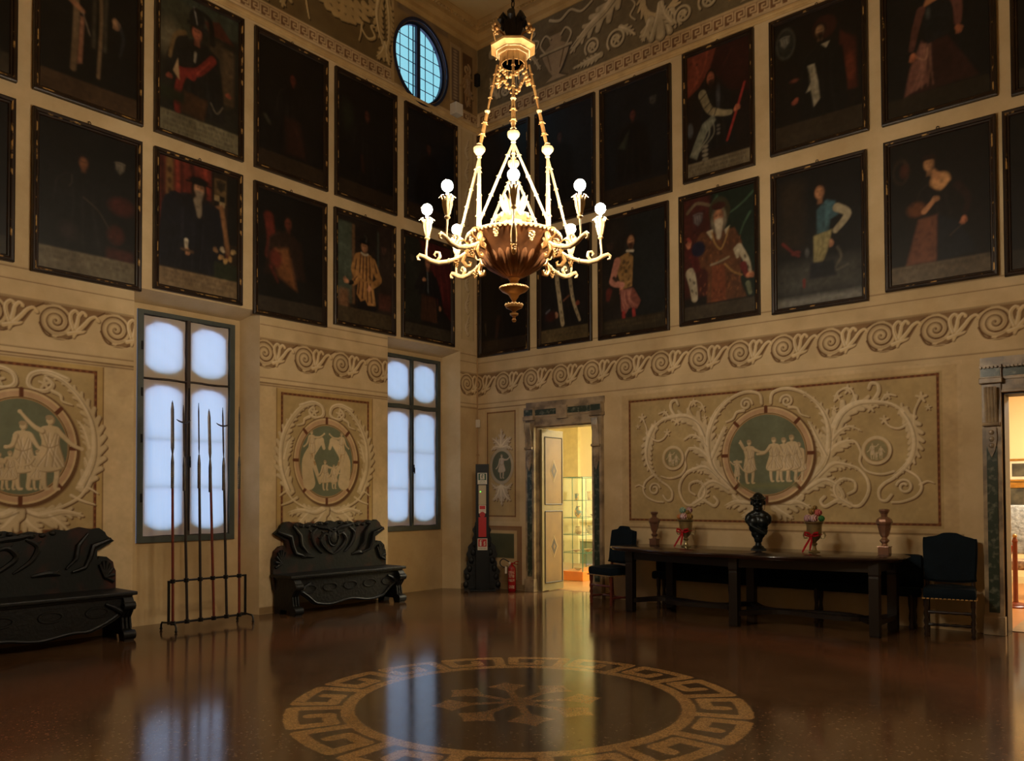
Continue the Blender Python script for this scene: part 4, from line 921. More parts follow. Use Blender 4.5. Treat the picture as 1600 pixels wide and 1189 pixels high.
def p_old_man(r):        # white-bearded old man in brocade, ermine, green curtain
    r.rect(0, .4, .3, 1.6, rgb(74, 26, 20), soft=.04); r.poly([(.42, 1.6), (1.02, 1.6), (1.02, .2), (.7, .2), (.6, 1.0)], rgb(18, 38, 28), soft=.03)
    for p in ([(1.0, 1.5), (.84, 1.38), (.68, 1.3)], [(.96, 1.25), (.86, 1.1), (.82, 1.0)], [(.5, 1.55), (.4, 1.45)]): r.stroke(p, .03, .012, rgb(60, 100, 78), soft=.01)
    r.stroke([(.06, 1.42), (.2, 1.52), (.38, 1.46)], .04, .04, rgb(110, 96, 74)); r.poly([(.1, 1.42), (.34, 1.42), (.33, 1.2), (.22, 1.08), (.11, 1.2)], rgb(66, 24, 22)); crest(r, .22, 1.3, .07, rgb(120, 112, 120))
    B = rgb(100, 60, 28)
    r.poly([(.32, 1.1), (.74, 1.1), (.84, .9), (.82, .4), (.9, .2), (.34, .2), (.36, .6), (.22, .75), (.26, 1.0)], B, soft=.01); r.stroke([(.3, 1.05), (.22, .9), (.3, .72)], .16, .14, B)
    r.poly([(.42, .66), (.6, .66), (.62, .2), (.4, .2)], rgb(120, 60, 26))
    for i in range(70):
        x, y = rng.uniform(.24, .82), rng.uniform(.22, 1.05); r.stroke([(x, y), (x+rng.uniform(-.03, .03), y-.03)], .012, .008, rgb(160, 96, 40) if rng.random() < .6 else rgb(60, 30, 16), a=.7, sm=0)
    r.stroke([(.4, .68), (.52, .7), (.66, .74)], .025, .025, rgb(140, 132, 110)); r.stroke([(.6, .66), (.72, .54), (.84, .48)], .022, .018, rgb(160, 124, 60))
    r.poly([(.34, 1.12), (.44, 1.14), (.42, 1.0)], rgb(190, 184, 160)); r.poly([(.6, 1.1), (.68, 1.14), (.62, 1.04)], rgb(190, 184, 160)); r.stroke([(.42, 1.1), (.46, .96), (.54, .86), (.6, .94), (.66, 1.1)], .02, .02, rgb(170, 136, 72))
    r.stroke([(.1, .62), (.14, .45), (.16, .28)], .14, .09, rgb(176, 172, 150)); r.stroke([(.8, .84), (.9, .66), (.94, .5)], .09, .07, rgb(176, 172, 150)); r.stroke([(.76, .82), (.78, .72)], .07, .04, rgb(176, 172, 150)); r.stroke([(.92, .36), (.95, .24)], .07, .05, rgb(110, 124, 100))
    for x, y in ((.09, .55), (.15, .5), (.12, .4), (.18, .36), (.88, .72), (.92, .58)): r.stroke([(x, y), (x+.01, y-.03)], .018, .01, BLK)
    r.stroke([(.1, .9), (.16, .8), (.2, .66)], .14, .1, rgb(90, 22, 24), soft=.01); r.ell(.22, .92, .1, .1, rgb(24, 26, 60), soft=.02); hand(r, .08, .98, .08, 1.4, rgb(210, 130, 96)); r.stroke([(.07, 1.08), (.1, 1.04)], .04, .04, rgb(160, 60, 50)); r.stroke([(.86, .6), (.9, .48)], .1, .07, rgb(104, 20, 20)); hand(r, .93, .46, .085, .1, rgb(206, 128, 86))
    r.ell(.53, 1.34, .15, .2, rgb(58, 56, 34), soft=.01); face(r, .52, 1.28, .16, c=rgb(200, 138, 100), hair=rgb(110, 104, 88), beard=rgb(176, 170, 152), long=2); r.ell(.52, 1.42, .1, .05, rgb(60, 20, 16))
    r.stroke([(.52, 1.2), (.52, 1.02)], .12, .06, rgb(190, 184, 166), soft=.01); band_txt(r, rgb(66, 60, 46), .18, rgb(60, 54, 42), 1)
def p_blue_shirt(r):     # young man in a blue shirt with a hand on his hip
    r.rect(.05, .35, .7, 1.5, rgb(40, 32, 20), soft=.12); r.rect(0, 1.02, .15, .5, rgb(62, 66, 64), soft=.15)
    r.poly([(.5, 1.1), (.62, 1.2), (.72, 1.16), (.76, 1.0), (.66, .96), (.64, .82), (.5, .82)], rgb(44, 92, 112), soft=.01); r.poly([(.6, .82), (.66, 1.05), (.72, 1.1), (.6, 1.18)], rgb(58, 112, 132), soft=.02)
    r.stroke([(.74, 1.08), (.86, .98), (.72, .82)], .1, .07, rgb(160, 156, 130)); hand(r, .66, .7, .07, -1.6, rgb(190, 132, 94)); r.poly([(.46, .8), (.68, .84), (.62, .6), (.56, .46), (.46, .48)], rgb(150, 146, 96), soft=.01); folds(r, [(.5, .8), (.64, .82), (.56, .5), (.47, .52)], rgb(96, 92, 54), 4, .014)
    r.stroke([(.74, .62), (.78, .5), (.7, .36), (.86, .4)], .03, .02, rgb(110, 108, 96), a=.7, soft=.01); r.stroke([(.08, .78), (.2, .66), (.28, .6)], .035, .03, rgb(110, 26, 18)); r.ell(.24, .64, .06, .03, rgb(100, 24, 18)); r.stroke([(.34, .3), (.34, .22)], .04, .03, rgb(110, 30, 22)); r.ell(.38, .62, .025, .05, rgb(80, 84, 88), soft=.01)
    r.poly([(.42, .5), (.7, .48), (.72, .3), (.4, .3)], rgb(20, 26, 38), soft=.02); face(r, .54, 1.3, .12, c=rgb(206, 146, 100), hair=rgb(26, 16, 11), turn=-.3); r.rect(0, 1.02, 0, .1, rgb(116, 122, 122), soft=.06)
def p_lady_brown(r):     # lady with a low neckline, hand on breast
    r.ell(.12, 1.28, .08, .13, rgb(52, 40, 24), soft=.02, ring=.014); r.ell(.16, 1.28, .05, .08, rgb(64, 30, 14), soft=.02); body(r, .5, 1.1, .46, .7, rgb(22, 17, 14))
    r.poly([(.3, .7), (.5, .72), (.48, .2), (.16, .2)], rgb(104, 60, 38), soft=.02); r.ell(.28, .82, .1, .08, rgb(104, 58, 20), soft=.03); r.poly([(.5, .72), (.7, .6), (.9, .25), (.5, .2)], rgb(17, 24, 36), soft=.03)
    r.ell(.53, 1.08, .1, .1, rgb(196, 146, 88), soft=.03); r.stroke([(.44, 1.22), (.5, 1.14)], .07, .08, rgb(170, 120, 72), soft=.02); r.stroke([(.42, 1.02), (.53, .95), (.64, 1.04)], .05, .05, rgb(18, 14, 12), soft=.015); hand(r, .46, .88, .07, .5, rgb(196, 140, 92)); r.stroke([(.36, .78), (.44, .86)], .06, .05, rgb(190, 134, 88)); hand(r, .76, .62, .07, -1.9, rgb(190, 116, 76)); r.stroke([(.7, 1.0), (.8, .85), (.78, .7)], .08, .05, rgb(40, 22, 16), soft=.02)
    face(r, .42, 1.3, .12, c=rgb(190, 140, 88), hair=rgb(28, 17, 11), turn=-.3, hat=capfn(rgb(40, 20, 14), 1.1, .7)); r.stroke([(.62, .46), (.74, .56)], .012, .01, rgb(70, 60, 50)); band_txt(r, rgb(96, 86, 68), .2, rgb(62, 54, 40), 1)
def p_plain(c=rgb(17, 17, 15)):
    def f(r): r.ell(.4, 1.2, .08, .1, rgb(60, 36, 24), soft=.05); r.poly([(.2, .2), (.35, 1.1), (.5, 1.1), (.7, .2)], rgb(22, 20, 18), soft=.08); band_txt(r, rgb(50, 46, 36), .2, rgb(40, 36, 28), 3)
    return f
FR_PROF = [(0, 0), (.0, .045), (.012, .052), (.03, .05), (.045, .036), (.06, .034), (.07, .02), (.07, .0)]
def portrait(wall, u0, z0, w, h, paint, label, bg=rgb(16, 15, 14)):
    M = ML if wall == 'L' else MR
    loc = (0, u0+w/2, z0+h/2) if wall == 'L' else (u0+w/2, 0, z0+h/2)
    t = thing('framed_portrait', label, 'painting', loc, 0, 'portraits hung in two rows')
    Rm = M.to_3x3().to_4x4()
    r = Ras(0, 1.02, 0, 1.6, .0105, bg)
    # umber ground with slow tonal drift
    r.rect(0, 1.02, 0, 1.6, bg); r.ell(.3, .9, .5, .6, tuple(x*1.35 for x in bg), soft=.5, a=.5)
    paint(r)
    C = r.C; B = C.copy()      # old varnish: edges softened, colours sunk towards brown
    B[1:-1, 1:-1] = (C[1:-1, 1:-1]*2+C[:-2, 1:-1]+C[2:, 1:-1]+C[1:-1, :-2]+C[1:-1, 2:])/6
    g = B.mean(2, keepdims=True); r.C = (B*.8+g*.2)*np.array([1.0, .9, .8])
    r.noise(.16, .035); r.noise(.1, .3)
    f = .062
    S = Matrix.Translation((-w/2+f, -h/2+f, 0)) @ Matrix.Diagonal(((w-2*f)/1.02, (h-2*f)/1.6, 1, 1))
    r.mesh('canvas', Rm @ S, M_CANVAS, .022, parent=t)
    # frame: mitred moulding, gilded inner lip worn to black
    for nm, pr, m in (('frame', FR_PROF, M_FRAME), ('gilt_edge', [(.028, .048), (.028, .056), (.04, .054), (.046, .044)], M_GILT)):
        bm = NB(); c = [(-w/2, -h/2), (w/2, -h/2), (w/2, h/2), (-w/2, h/2)]; rings = []
        for i, (x, y) in enumerate(c):
            sx, sy = (1 if x < 0 else -1), (1 if y < 0 else -1)
            rings.append([bm.verts.new((x+sx*o, y+sy*o, hh+.004)) for o, hh in pr])
        for i in range(4):
            a, b = rings[i], rings[(i+1) % 4]
            for j in range(len(pr)): bm.faces.new((a[j], a[(j+1) % len(pr)], b[(j+1) % len(pr)], b[j]))
        bmesh.ops.transform(bm, matrix=Rm, verts=bm.verts)
        obj(nm, bm, m, t)
    bm = NB()
    k = 16; tube(bm, [Rm @ Vector((.014*math.cos(2*PI*i/k), h/2+.02+.018*math.sin(2*PI*i/k), .02)) for i in range(k)], .004, 6, closed=True)
    tube(bm, [Rm @ Vector((0, h/2-.01, .02)), Rm @ Vector((0, h/2+.012, .02))], .005, 6)
    obj('hanging_ring', bm, M_IRON, t)
    return t
NAVY = rgb(17, 20, 28); BROWN = rgb(20, 16, 13)
W_ = 1.15; UZ, UH = 5.76, 1.83; LZ = 3.86
PL = [ # left wall: start Y, row, painter, label, ground
 (-6.87, 0, p_dark_crest, 'very dark portrait with a small pale crest, beside the bearded man in black', rgb(15, 16, 16)),
 (-5.585, .07, p_black_coat, 'portrait of a grey-bearded man in a black coat and hat before a red curtain', rgb(30, 22, 16)),
 (-4.28, .0, p_red_left, 'dim portrait with a red curtain strip and an ochre coat, above the small bench', rgb(17, 16, 15)),
 (-3.01, .07, p_gold_tunic, 'portrait of a young man in a slashed ochre tunic holding out an open hand', rgb(34, 28, 26)),
 (-1.74, .08, p_red_drape, 'portrait of a man in dark clothes before a dark red drape', rgb(28, 26, 24)),
 (-8.17, .05, p_plain(), 'dark portrait at the left edge of the view, lower row', rgb(16, 16, 14)),
]
PU = [
 (-8.17, 0, p_plain(), 'dark portrait cut off by the left edge of the view, upper row', rgb(15, 14, 13)),
 (-6.87, 0, p_two_robes, 'dark portrait with pale fur edging and one pale hand, upper row beside the helmeted man', rgb(14, 14, 13)),
 (-5.585, 0, p_helmet, 'portrait of a man in a plumed black helmet with a broad red sash', rgb(34, 34, 28)),
 (-4.275, 0, p_faint(.52, 1.2, rgb(92, 32, 18), ex_red_low), 'nearly black portrait with a tiny reddish face, directly right of the helmeted man', rgb(13, 12, 12)),
 (-2.995, 0, p_faint(.52, 1.18, rgb(76, 34, 26), ex_green), 'nearly black portrait hanging directly above the young man in the ochre tunic', rgb(14, 13, 12)),
 (-1.675, .03, p_faint(.45, 1.1, rgb(72, 40, 36)), 'dusky portrait under the oval window, beside the bare corner strip', NAVY),
]
for y, dz, fn, lb, bg in PL: portrait('L', y, LZ+dz-.01, W_-.01, 1.72-dz*.9, fn, lb, bg)
for y, dz, fn, lb, bg in PU: portrait('L', y, UZ+dz-.01, W_, UH-dz, fn, lb, bg)
PRL = [
 (.03, 1.1, p_faint(.5, 1.25, rgb(70, 44, 32), ex_boots), 'dark brown portrait low in the corner, behind the chandelier tip', BROWN, 3.83, 1.7),
 (1.30, 1.03, p_ermine, 'portrait of a figure in a dark gown with two long spotted ermine stoles', rgb(26, 24, 26), 3.83, 1.79),
 (2.455, 1.18, p_gold_doublet, 'portrait of a bearded man in profile with gold patterned doublet and pink breeches', rgb(28, 30, 30), 3.815, 1.82),
 (3.80, 1.15, p_old_man, 'portrait of a long-bearded old man in brown brocade and ermine before a green curtain', rgb(26, 22, 20), 3.835, 1.8),
 (5.11, 1.17, p_blue_shirt, 'portrait of a young man in a blue shirt with one hand on his hip', rgb(15, 16, 18), 3.805, 1.81),
 (6.475, 1.145, p_lady_brown, 'portrait of a lady with a low neckline, one hand raised to her breast', rgb(16, 14, 12), 3.87, 1.76),
 (7.68, 1.15, p_plain(), 'dark portrait at the right edge of the view, lower row', rgb(16, 16, 15), 3.84, 1.79),
 (.03, 1.12, p_faint(.5, 1.2, rgb(60, 50, 56)), 'bluish dark portrait next to the room corner, upper row on the far wall', rgb(20, 24, 34), 5.76, 1.82),
 (1.27, 1.14, p_faint(.42, 1.2, rgb(70, 50, 54)), 'bluish dark portrait with a faint face, second from the corner on the far wall', rgb(20, 24, 34), 5.76, 1.81),
 (2.50, 1.19, p_faint(.48, 1.15, rgb(96, 48, 48), ex_crest), 'blue-black portrait with a faint reddish face, beside the armoured man with the red baton', rgb(18, 22, 30), 5.75, 1.81),
 (3.87, 1.03, p_baton, 'portrait of a man in plate armour holding a red baton', rgb(24, 16, 14), 5.80, 1.81),
 (5.11, 1.2, p_blackman, 'portrait of a man in black with a white cloth and a shield behind', rgb(17, 14, 12), 5.84, 1.74),
 (6.46, 1.18, p_lady_pink, 'portrait of a lady in a dark bodice lifting her mauve skirt', rgb(13, 16, 19), 5.83, 1.78),
 (7.77, 1.15, p_plain(), 'dark portrait at the right edge of the view, upper row', rgb(14, 14, 13), 5.77, 1.82),
]
for u, w, fn, lb, bg, z, h in PRL: portrait('R', u, z, w, h, fn, lb, bg)
# ------------------------------------------------------------ windows
M_WFR = mat('grey-green window paint', rgb(70, 76, 70), .5, c2=rgb(48, 52, 50), scale=5)
M_SASH = mat('dark sash wood', rgb(60, 44, 32), .6)
def cloth_mat():
    m, nt, out = nodes('linen window shade')
    d = nt.nodes.new('ShaderNodeBsdfDiffuse'); d.inputs[0].default_value = (*rgb(244, 220, 188), 1)
    t = nt.nodes.new('ShaderNodeBsdfTranslucent'); t.inputs[0].default_value = (*rgb(236, 238, 246), 1)
    mx = nt.nodes.new('ShaderNodeMixShader'); mx.inputs[0].default_value = .5
    tc = nt.nodes.new('ShaderNodeTexCoord'); w = nt.nodes.new('ShaderNodeTexWave'); w.inputs['Scale'].default_value = 9; w.inputs['Distortion'].default_value = 1.5; w.bands_direction = 'Y'
    link(nt, tc.outputs['Object'], w.inputs['Vector'])
    r = nt.nodes.new('ShaderNodeMapRange'); r.inputs[3].default_value = .49; r.inputs[4].default_value = .52
    link(nt, w.outputs['Fac'], r.inputs[0]); link(nt, r.outputs[0], mx.inputs[0])
    link(nt, d.outputs[0], mx.inputs[1]); link(nt, t.outputs[0], mx.inputs[2]); link(nt, mx.outputs[0], out.inputs[0])
    return m
M_CLOTH = cloth_mat()
def glass_mat(name, c=(.9, .97, .95), gl=.08, rough=.02):
    m, nt, out = nodes(name)
    t = nt.nodes.new('ShaderNodeBsdfTransparent'); t.inputs[0].default_value = (*c, 1)
    g = nt.nodes.new('ShaderNodeBsdfGlossy'); g.inputs['Roughness'].default_value = rough
    mx = nt.nodes.new('ShaderNodeMixShader'); mx.inputs[0].default_value = gl; link(nt, t.outputs[0], mx.inputs[1]); link(nt, g.outputs[0], mx.inputs[2]); link(nt, mx.outputs[0], out.inputs[0])
    return m
M_PANE = glass_mat('window glass')
def arch_hole(y0, y1, z0, z1, top=.07, bot=.07, n=14):
    """closed outline with a shouldered arch above and its mirror below"""
    c = (y0+y1)/2; h = (y1-y0)/2; P = []
    def sh(t): a = abs(t); return 1-(max(0, a-.1)/.9)**2.2 if a < 1 else 0
    for i in range(n+1):
        t = -1+2*i/n; P.append((c+h*t, z0-bot*sh(t)))
    for i in range(n+1):
        t = 1-2*i/n; P.append((c+h*t, z1+top*sh(t)))
    return P
def rect_like(hole, y0, y1, z0, z1):
    n = len(hole)//2; out = []
    for i, (a, b) in enumerate(hole):
        t = (a-hole[0][0])/(hole[n-1][0]-hole[0][0]); out.append((y0+(y1-y0)*t, z0 if i < n else z1))
    return out
def window(name, c0, label, ztr=2.925, thick=.035):
    w0, w1, z0, z1 = c0-.63, c0+.63, .97, 3.73; x = -.30
    t = thing(name, label, 'window', (0, 0, 0)); t['kind'] = 'structure'
    MM = Matrix.Translation((x-.02, 0, 0)) @ ML
    bm = NB(); k = .07
    strip_plate(bm, [(w0, z0), (w1, z0), (w1, z1), (w0, z1)], [(w0+k, z0+k), (w1-k, z0+k), (w1-k, z1-k*.7), (w0+k, z1-k*.7)], .045, MM)
    obj('window_frame', bm, M_WFR, t)
    bm = NB(); box2(bm, (x-.03, c0-.022, z0+k), (x+.03, c0+.022, z1-k*.7), .004); box2(bm, (x-.03, w0+k, ztr-thick/2), (x+.028, w1-k, ztr+thick/2), .004)
    obj('mullion', bm, M_WFR if thick > .04 else M_SASH, t)
    zt, zb = z1-k*.7-.01, z0+k+.01
    for a, b in ((w0+k+.008, c0-.03), (c0+.03, w1-k-.008)):
        for c, d in ((zb, ztr-thick/2-.008), (ztr+thick/2+.008, zt)):
            H = arch_hole(a+.035, b-.035, c+.15, d-.15, .085, .085)
            bm = NB(); strip_plate(bm, rect_like(H, a-.022, b+.022, c-.022, d+.022), H, .03, Matrix.Translation((x-.06, 0, 0)) @ ML)
            s = obj('sash', bm, M_SASH, t)
            if d-c > 1:
                bm = NB()
                for zz in (1.62, 2.2): box2(bm, (x-.055, a+.02, zz-.006), (x-.04, b-.02, zz+.006))
                obj('glazing_bars', bm, M_SASH, s)
            bm = NB(); box2(bm, (x-.066, a+.03, c+.03), (x-.062, b-.03, d-.03)); obj('pane', bm, M_PANE, s)
            # shade cloth stretched on the sash, hem slightly slack
            ny, nz = 10, 16; V = []; F = []
            for j in range(nz+1):
                for i in range(ny+1):
                    u, v = i/ny, j/nz
                    V.append((x-.012+.006*math.sin(u*9+j)*math.sin(v*5)+.004*math.sin(u*25), a+(b-a)*u, c+(d-c)*v+.004*math.sin(u*7+a*5)))
            F = [(j*(ny+1)+i, j*(ny+1)+i+1, (j+1)*(ny+1)+i+1, (j+1)*(ny+1)+i) for j in range(nz) for i in range(ny)]
            obj('shade_cloth', (V, [], F), M_CLOTH, t, smooth='all')
    bm = NB()
    for zz in (2.75, 2.2, 1.5, 3.3):
        for yy in (w0+.05,): tube(bm, [(x+.03, yy, zz-.05), (x+.03, yy, zz+.05)], .012, 8)
    obj('hinge', bm, M_IRON, t)
    bm = NB(); tube(bm, [(x+.04, c0, 1.1), (x+.04, c0, 2.85)], .006, 6); box(bm, (x+.045, c0, 1.95), (.03, .03, .12), bev=.005); tube(bm, [(x+.05, c0, 1.98), (x+.075, c0, 1.95), (x+.075, c0, 1.87)], .008, 6)
    obj('window_handle', bm, M_IRON, t)
    return t
window('window_1', -4.985, 'tall shaded window behind the rack of spears', thick=.012)
window('window_2', -1.24, 'tall shaded window nearest the room corner', thick=.055)
# oval window
t = thing('window_3', 'oval leaded window high on the left wall', 'window'); t['kind'] = 'structure'
def oval(k, n=64, dx=0): return [(OV[0]+OV[2]*k*math.cos(2*PI*i/n), OV[1]+OV[3]*k*math.sin(2*PI*i/n)) for i in range(n)]
M_NAVY = mat('navy window paint', rgb(26, 34, 62), .5)
bm = NB(); strip_plate(bm, oval(1.0), oval(.93), .05, Matrix.Translation((-.11, 0, 0)) @ ML)
strip_plate(bm, oval(1.06), oval(.985), .02, Matrix.Translation((.0, 0, 0)) @ ML); obj('window_frame', bm, M_NAVY, t)
bm = NB(); box2(bm, (-.12, OV[0]-.035, OV[1]-.595), (-.06, OV[0]+.035, OV[1]+.595)); box2(bm, (-.115, OV[0]-.085, OV[1]-.59), (-.1, OV[0]-.07, OV[1]+.59)); obj('mullion', bm, M_NAVY, t)
bm = NB()
for z in (-.36, -.18, 0, .18, .36):
    hw = OV[2]*.93*math.sqrt(1-(z/OV[3]/.93)**2); box2(bm, (-.105, OV[0]-hw, OV[1]+z-.005), (-.097, OV[0]+hw, OV[1]+z+.005))
for y in (-.36, -.18, .18, .36):
    hw = OV[3]*.93*math.sqrt(1-(y/OV[2]/.93)**2); box2(bm, (-.105, OV[0]+y-.005, OV[1]-hw), (-.097, OV[0]+y+.005, OV[1]+hw))
obj('glazing_bars', bm, M_NAVY, t)
bm = NB(); prism(bm, oval(.94), .003, Matrix.Translation((-.109, 0, 0)) @ ML); obj('pane', bm, M_PANE, t)

# ------------------------------------------------------------ marble door cases
M_MARB = mat('veined beige marble', rgb(168, 146, 116), .35, c2=rgb(92, 78, 64), scale=5, amount=.8, contrast=(.42, .62), detail=8)
M_VERD = mat('green veined marble', rgb(40, 54, 44), .28, c2=rgb(120, 122, 106), scale=14, amount=.7, contrast=(.52, .66), detail=8)
def doorcase(name, x0, x1, label, ph=.17, dent=False, lining=None):
    """x0..x1 clear opening; pilasters outside it"""
    t = thing(name, label, 'door frame', ((x0+x1)/2, 0, 0)); t['kind'] = 'structure'; c = (x0+x1)/2
    bm = NB(); vb = NB()
    w = (x1-x0)/2
    for s in (-1, 1):
        a = s*w; b = s*(w+ph); lo, hi = min(a, b), max(a, b)
        box2(bm, (lo, -.07, 0), (hi, .0, 2.74)); box2(bm, (lo-.012, -.1, 0), (hi+.012, 0, .2), .006)
        ins = .04
        box2(vb, (lo+ins, -.078, .24), (hi-ins, -.068, 2.02))
        # scrolled console with flutes, and pendant leaf
        for i in range(4):
            xx = lo+.03+(hi-lo-.06)*(i+.5)/4
            tube(bm, [(xx, -.078, 2.28), (xx, -.09, 2.36), (xx, -.1, 2.46), (xx, -.125, 2.56), (xx, -.13, 2.66)], .016, 6)
        box2(bm, (lo+.01, -.1, 2.24), (hi-.01, -.06, 2.28), .006); tube(bm, [(lo+.01, -.1, 2.26), (hi-.01, -.1, 2.26)], .02, 8)
        prism(bm, [((lo+hi)/2+q*(hi-lo)*.26, z) for q, z in ((-1, 2.22), (1, 2.22), (1.1, 2.1), (.7, 1.98), (0, 1.9), (-.7, 1.98), (-1.1, 2.1))], .014, Matrix.Translation((0, -.078, 0)) @ MR)
        for zz in (2.17, 2.1, 2.03): ball(bm, ((lo+hi)/2, -.093, zz), .022, 8, (1.2, .5, 1.3))
        box2(bm, (lo-.02, -.12, 2.7), (hi+.02, 0, 2.76), .008)
    e = w+ph
    box2(bm, (-w, -.045, DH), (w, 0, 2.76)); box2(bm, (-w, -.06, DH), (w, 0, DH+.03), .004); box2(bm, (-e, -.06, 2.74), (e, 0, 2.9))
    for s in (-1, 1):
        lo, hi = sorted((s*w, s*e)); box2(bm, (lo-.01, -.1, 2.76), (hi+.01, 0, 2.9)); box2(vb, (lo+.0, -.106, 2.775), (hi-.0, -.098, 2.865))
    box2(vb, (-w+.02, -.066, 2.775), (w-.02, -.058, 2.865)); box2(bm, (-.1, -.09, 2.7), (.1, 0, 2.9), .004)
    pr = [(0, 0), (.11, 0), (.12, .02), (.14, .03), (.17, .06), (.2, .075), (.2, .1), (0, .105)]
    P = [(e+.02, 0, 2.885), (e+.02, -.03, 2.885), (-e-.02, -.03, 2.885), (-e-.02, 0, 2.885)]
    sweep(bm, [Vector(p) for p in P], [(-o, h) for o, h in pr])
    o = obj('door_surround', bm, M_MARB, t)
    obj('marble_inlay', vb, M_VERD, t)
    if dent:
        db = NB()
        for i in range(46): box(db, (-e+.0+i*(2*e/45), -.115, 2.872), (.02, .03, .022))
        obj('dentils', db, M_MARB, t)
    # inner jamb lining
    jb = NB(); d = .28
    box2(jb, (-w, 0, 0), (-w+.02, d, DH)); box2(jb, (w-.02, 0, 0), (w, d, DH)); box2(jb, (-w, 0, DH-.02), (w, d, DH)); obj('jamb_lining', jb, lining or M_MARB, t)
    return t
doorcase('door_1', DL[0]+.01, DL[1]-.01, 'marble door case with green inlay, left of the long table')
doorcase('door_2', DR[0]+.01, DR[1]-.01, 'marble door case with green inlay at the right edge of the view', .18, True, mat('dark oak lining', rgb(40, 28, 20), .5))
# open door leaf of the first doorway
M_LEAF = mat('faded olive door paint', rgb(124, 110, 68), .6, c2=rgb(98, 86, 50), scale=5)
M_LEAF2 = mat('inner panel paint', rgb(120, 94, 52), .6, c2=rgb(98, 76, 42), scale=4)
M_DIAM = mat('dark painted lozenge', rgb(62, 56, 44), .6); M_DIAL = mat('pale painted line', rgb(168, 150, 104), .6)
t = thing('door_leaf', 'open olive-painted door leaf with two panels and dark lozenges', 'door', (DL[0]+.045, .04, .01), 0)
t['kind'] = 'structure'; t.name = 'door_3'
LW = .56; LH = 2.55
bm = NB(); box2(bm, (0, 0, 0), (.04, LW, LH), .004); obj('door_leaf', bm, M_LEAF, t)
for z0, z1 in ((.14, 1.24), (1.38, 2.42)):
    bm = NB(); box2(bm, (.04, .09, z0), (.044, LW-.05, z1)); pn = obj('door_panel', bm, M_LEAF2, t)
    bm = NB(); q = [(.044, .075, z0-.015), (.044, LW-.035, z0-.015), (.044, LW-.035, z1+.015), (.044, .075, z1+.015)]
    for i in range(4): tube(bm, [q[i], q[(i+1) % 4]], .009, 6)
    obj('panel_moulding', bm, M_DIAM, t)
    zc = (z0+z1)/2+(0 if z0 < 1 else .0); yc = .09+(LW-.14)/2
    for k, m, d in ((.16, M_DIAL, .0015), (.145, M_LEAF2, .003), (.11, M_DIAM, .0045), (.045, M_LEAF2, .006)):
        bm = NB(); prism(bm, [(yc-k*.62, zc), (yc, zc-k*1.15), (yc+k*.62, zc), (yc, zc+k*1.15)], .0012, Matrix.Translation((.044+d, 0, 0)) @ ML); obj('lozenge', bm, m, pn)
# ------------------------------------------------------------ rooms beyond
def room(pfx, x0, x1, y0, y1, h, wc, fc, hole, dado=None):
    wm = mat('wall paint '+pfx, wc, .8, c2=tuple(x*.92 for x in wc), scale=1.5); fm = fc
    bm = NB()
    def quad(*p): bm.faces.new([bm.verts.new(q) for q in p])
    quad((x0, y1, 0), (x1, y1, 0), (x1, y1, h), (x0, y1, h)); quad((x0, y0, 0), (x0, y1, 0), (x0, y1, h), (x0, y0, h)); quad((x1, y0, 0), (x1, y1, 0), (x1, y1, h), (x1, y0, h))
    a, b = hole
    quad((x0, y0, 0), (a, y0, 0), (a, y0, h), (x0, y0, h)); quad((b, y0, 0), (x1, y0, 0), (x1, y0, h), (b, y0, h)); quad((a, y0, DH), (b, y0, DH), (b, y0, h), (a, y0, h))
    obj('wall_'+pfx, bm, wm, kind='structure')
    bm = NB(); quad((x0, y0, h), (x1, y0, h), (x1, y1, h), (x0, y1, h)); obj('ceiling_'+pfx, bm, wm, kind='structure')
    bm = NB(); quad((x0, .45, .002), (x1, .45, .002), (x1, y1, .002), (x0, y1, .002)); obj('floor_'+pfx, bm, fm, kind='structure')
M_TF = mat('tawny stone floor', rgb(150, 112, 66), .3, c2=rgb(120, 86, 50), scale=3)
room('side_room', -3.2, 4.0, .30, 4.9, 3.6, rgb(240, 228, 184), M_TF, DL)
M_DADO = mat('green dado paint', rgb(112, 116, 78), .6); M_CREAMT = mat('cream trim paint', rgb(214, 200, 146), .6)
bm = NB(); box2(bm, (-3.2, 4.86, 0), (4.0, 4.9, .5)); box2(bm, (-3.2, .3, 0), (-3.16, 4.9, .5)); obj('baseboard_back', bm, M_DADO, kind='structure')
bm = NB()
for z in (.5, .92): box2(bm, (-3.2, 4.84, z), (4.0, 4.9, z+.05)); box2(bm, (-3.2, .3, z), (-3.14, 4.9, z+.05))
box2(bm, (-1.75, 4.8, 0), (-1.35, 4.9, 3.6)); obj('trim_4', bm, M_CREAMT, kind='structure')
def parq():
    m = mat('oak floorboards', rgb(176, 118, 62), .35, c2=rgb(140, 88, 42), scale=3, stretch=(1, 12, 1)); return m
M_PARQ = parq()
room('gallery', 5.2, 11.3, .50, 6.0, 3.6, rgb(238, 214, 160), M_PARQ, DR)
# threshold slab in the deep second doorway
bm = NB(); box2(bm, (DR[0], .3, .001), (DR[1], 1.3, .006)); obj('trim_5', bm, mat('worn threshold stone', rgb(150, 124, 86), .3, c2=rgb(110, 88, 62), scale=6), kind='structure')
bm = NB(); box2(bm, (5.2, 5.97, .0), (11.3, 6.0, .12)); obj('baseboard_gallery', bm, M_CREAMT, kind='structure')

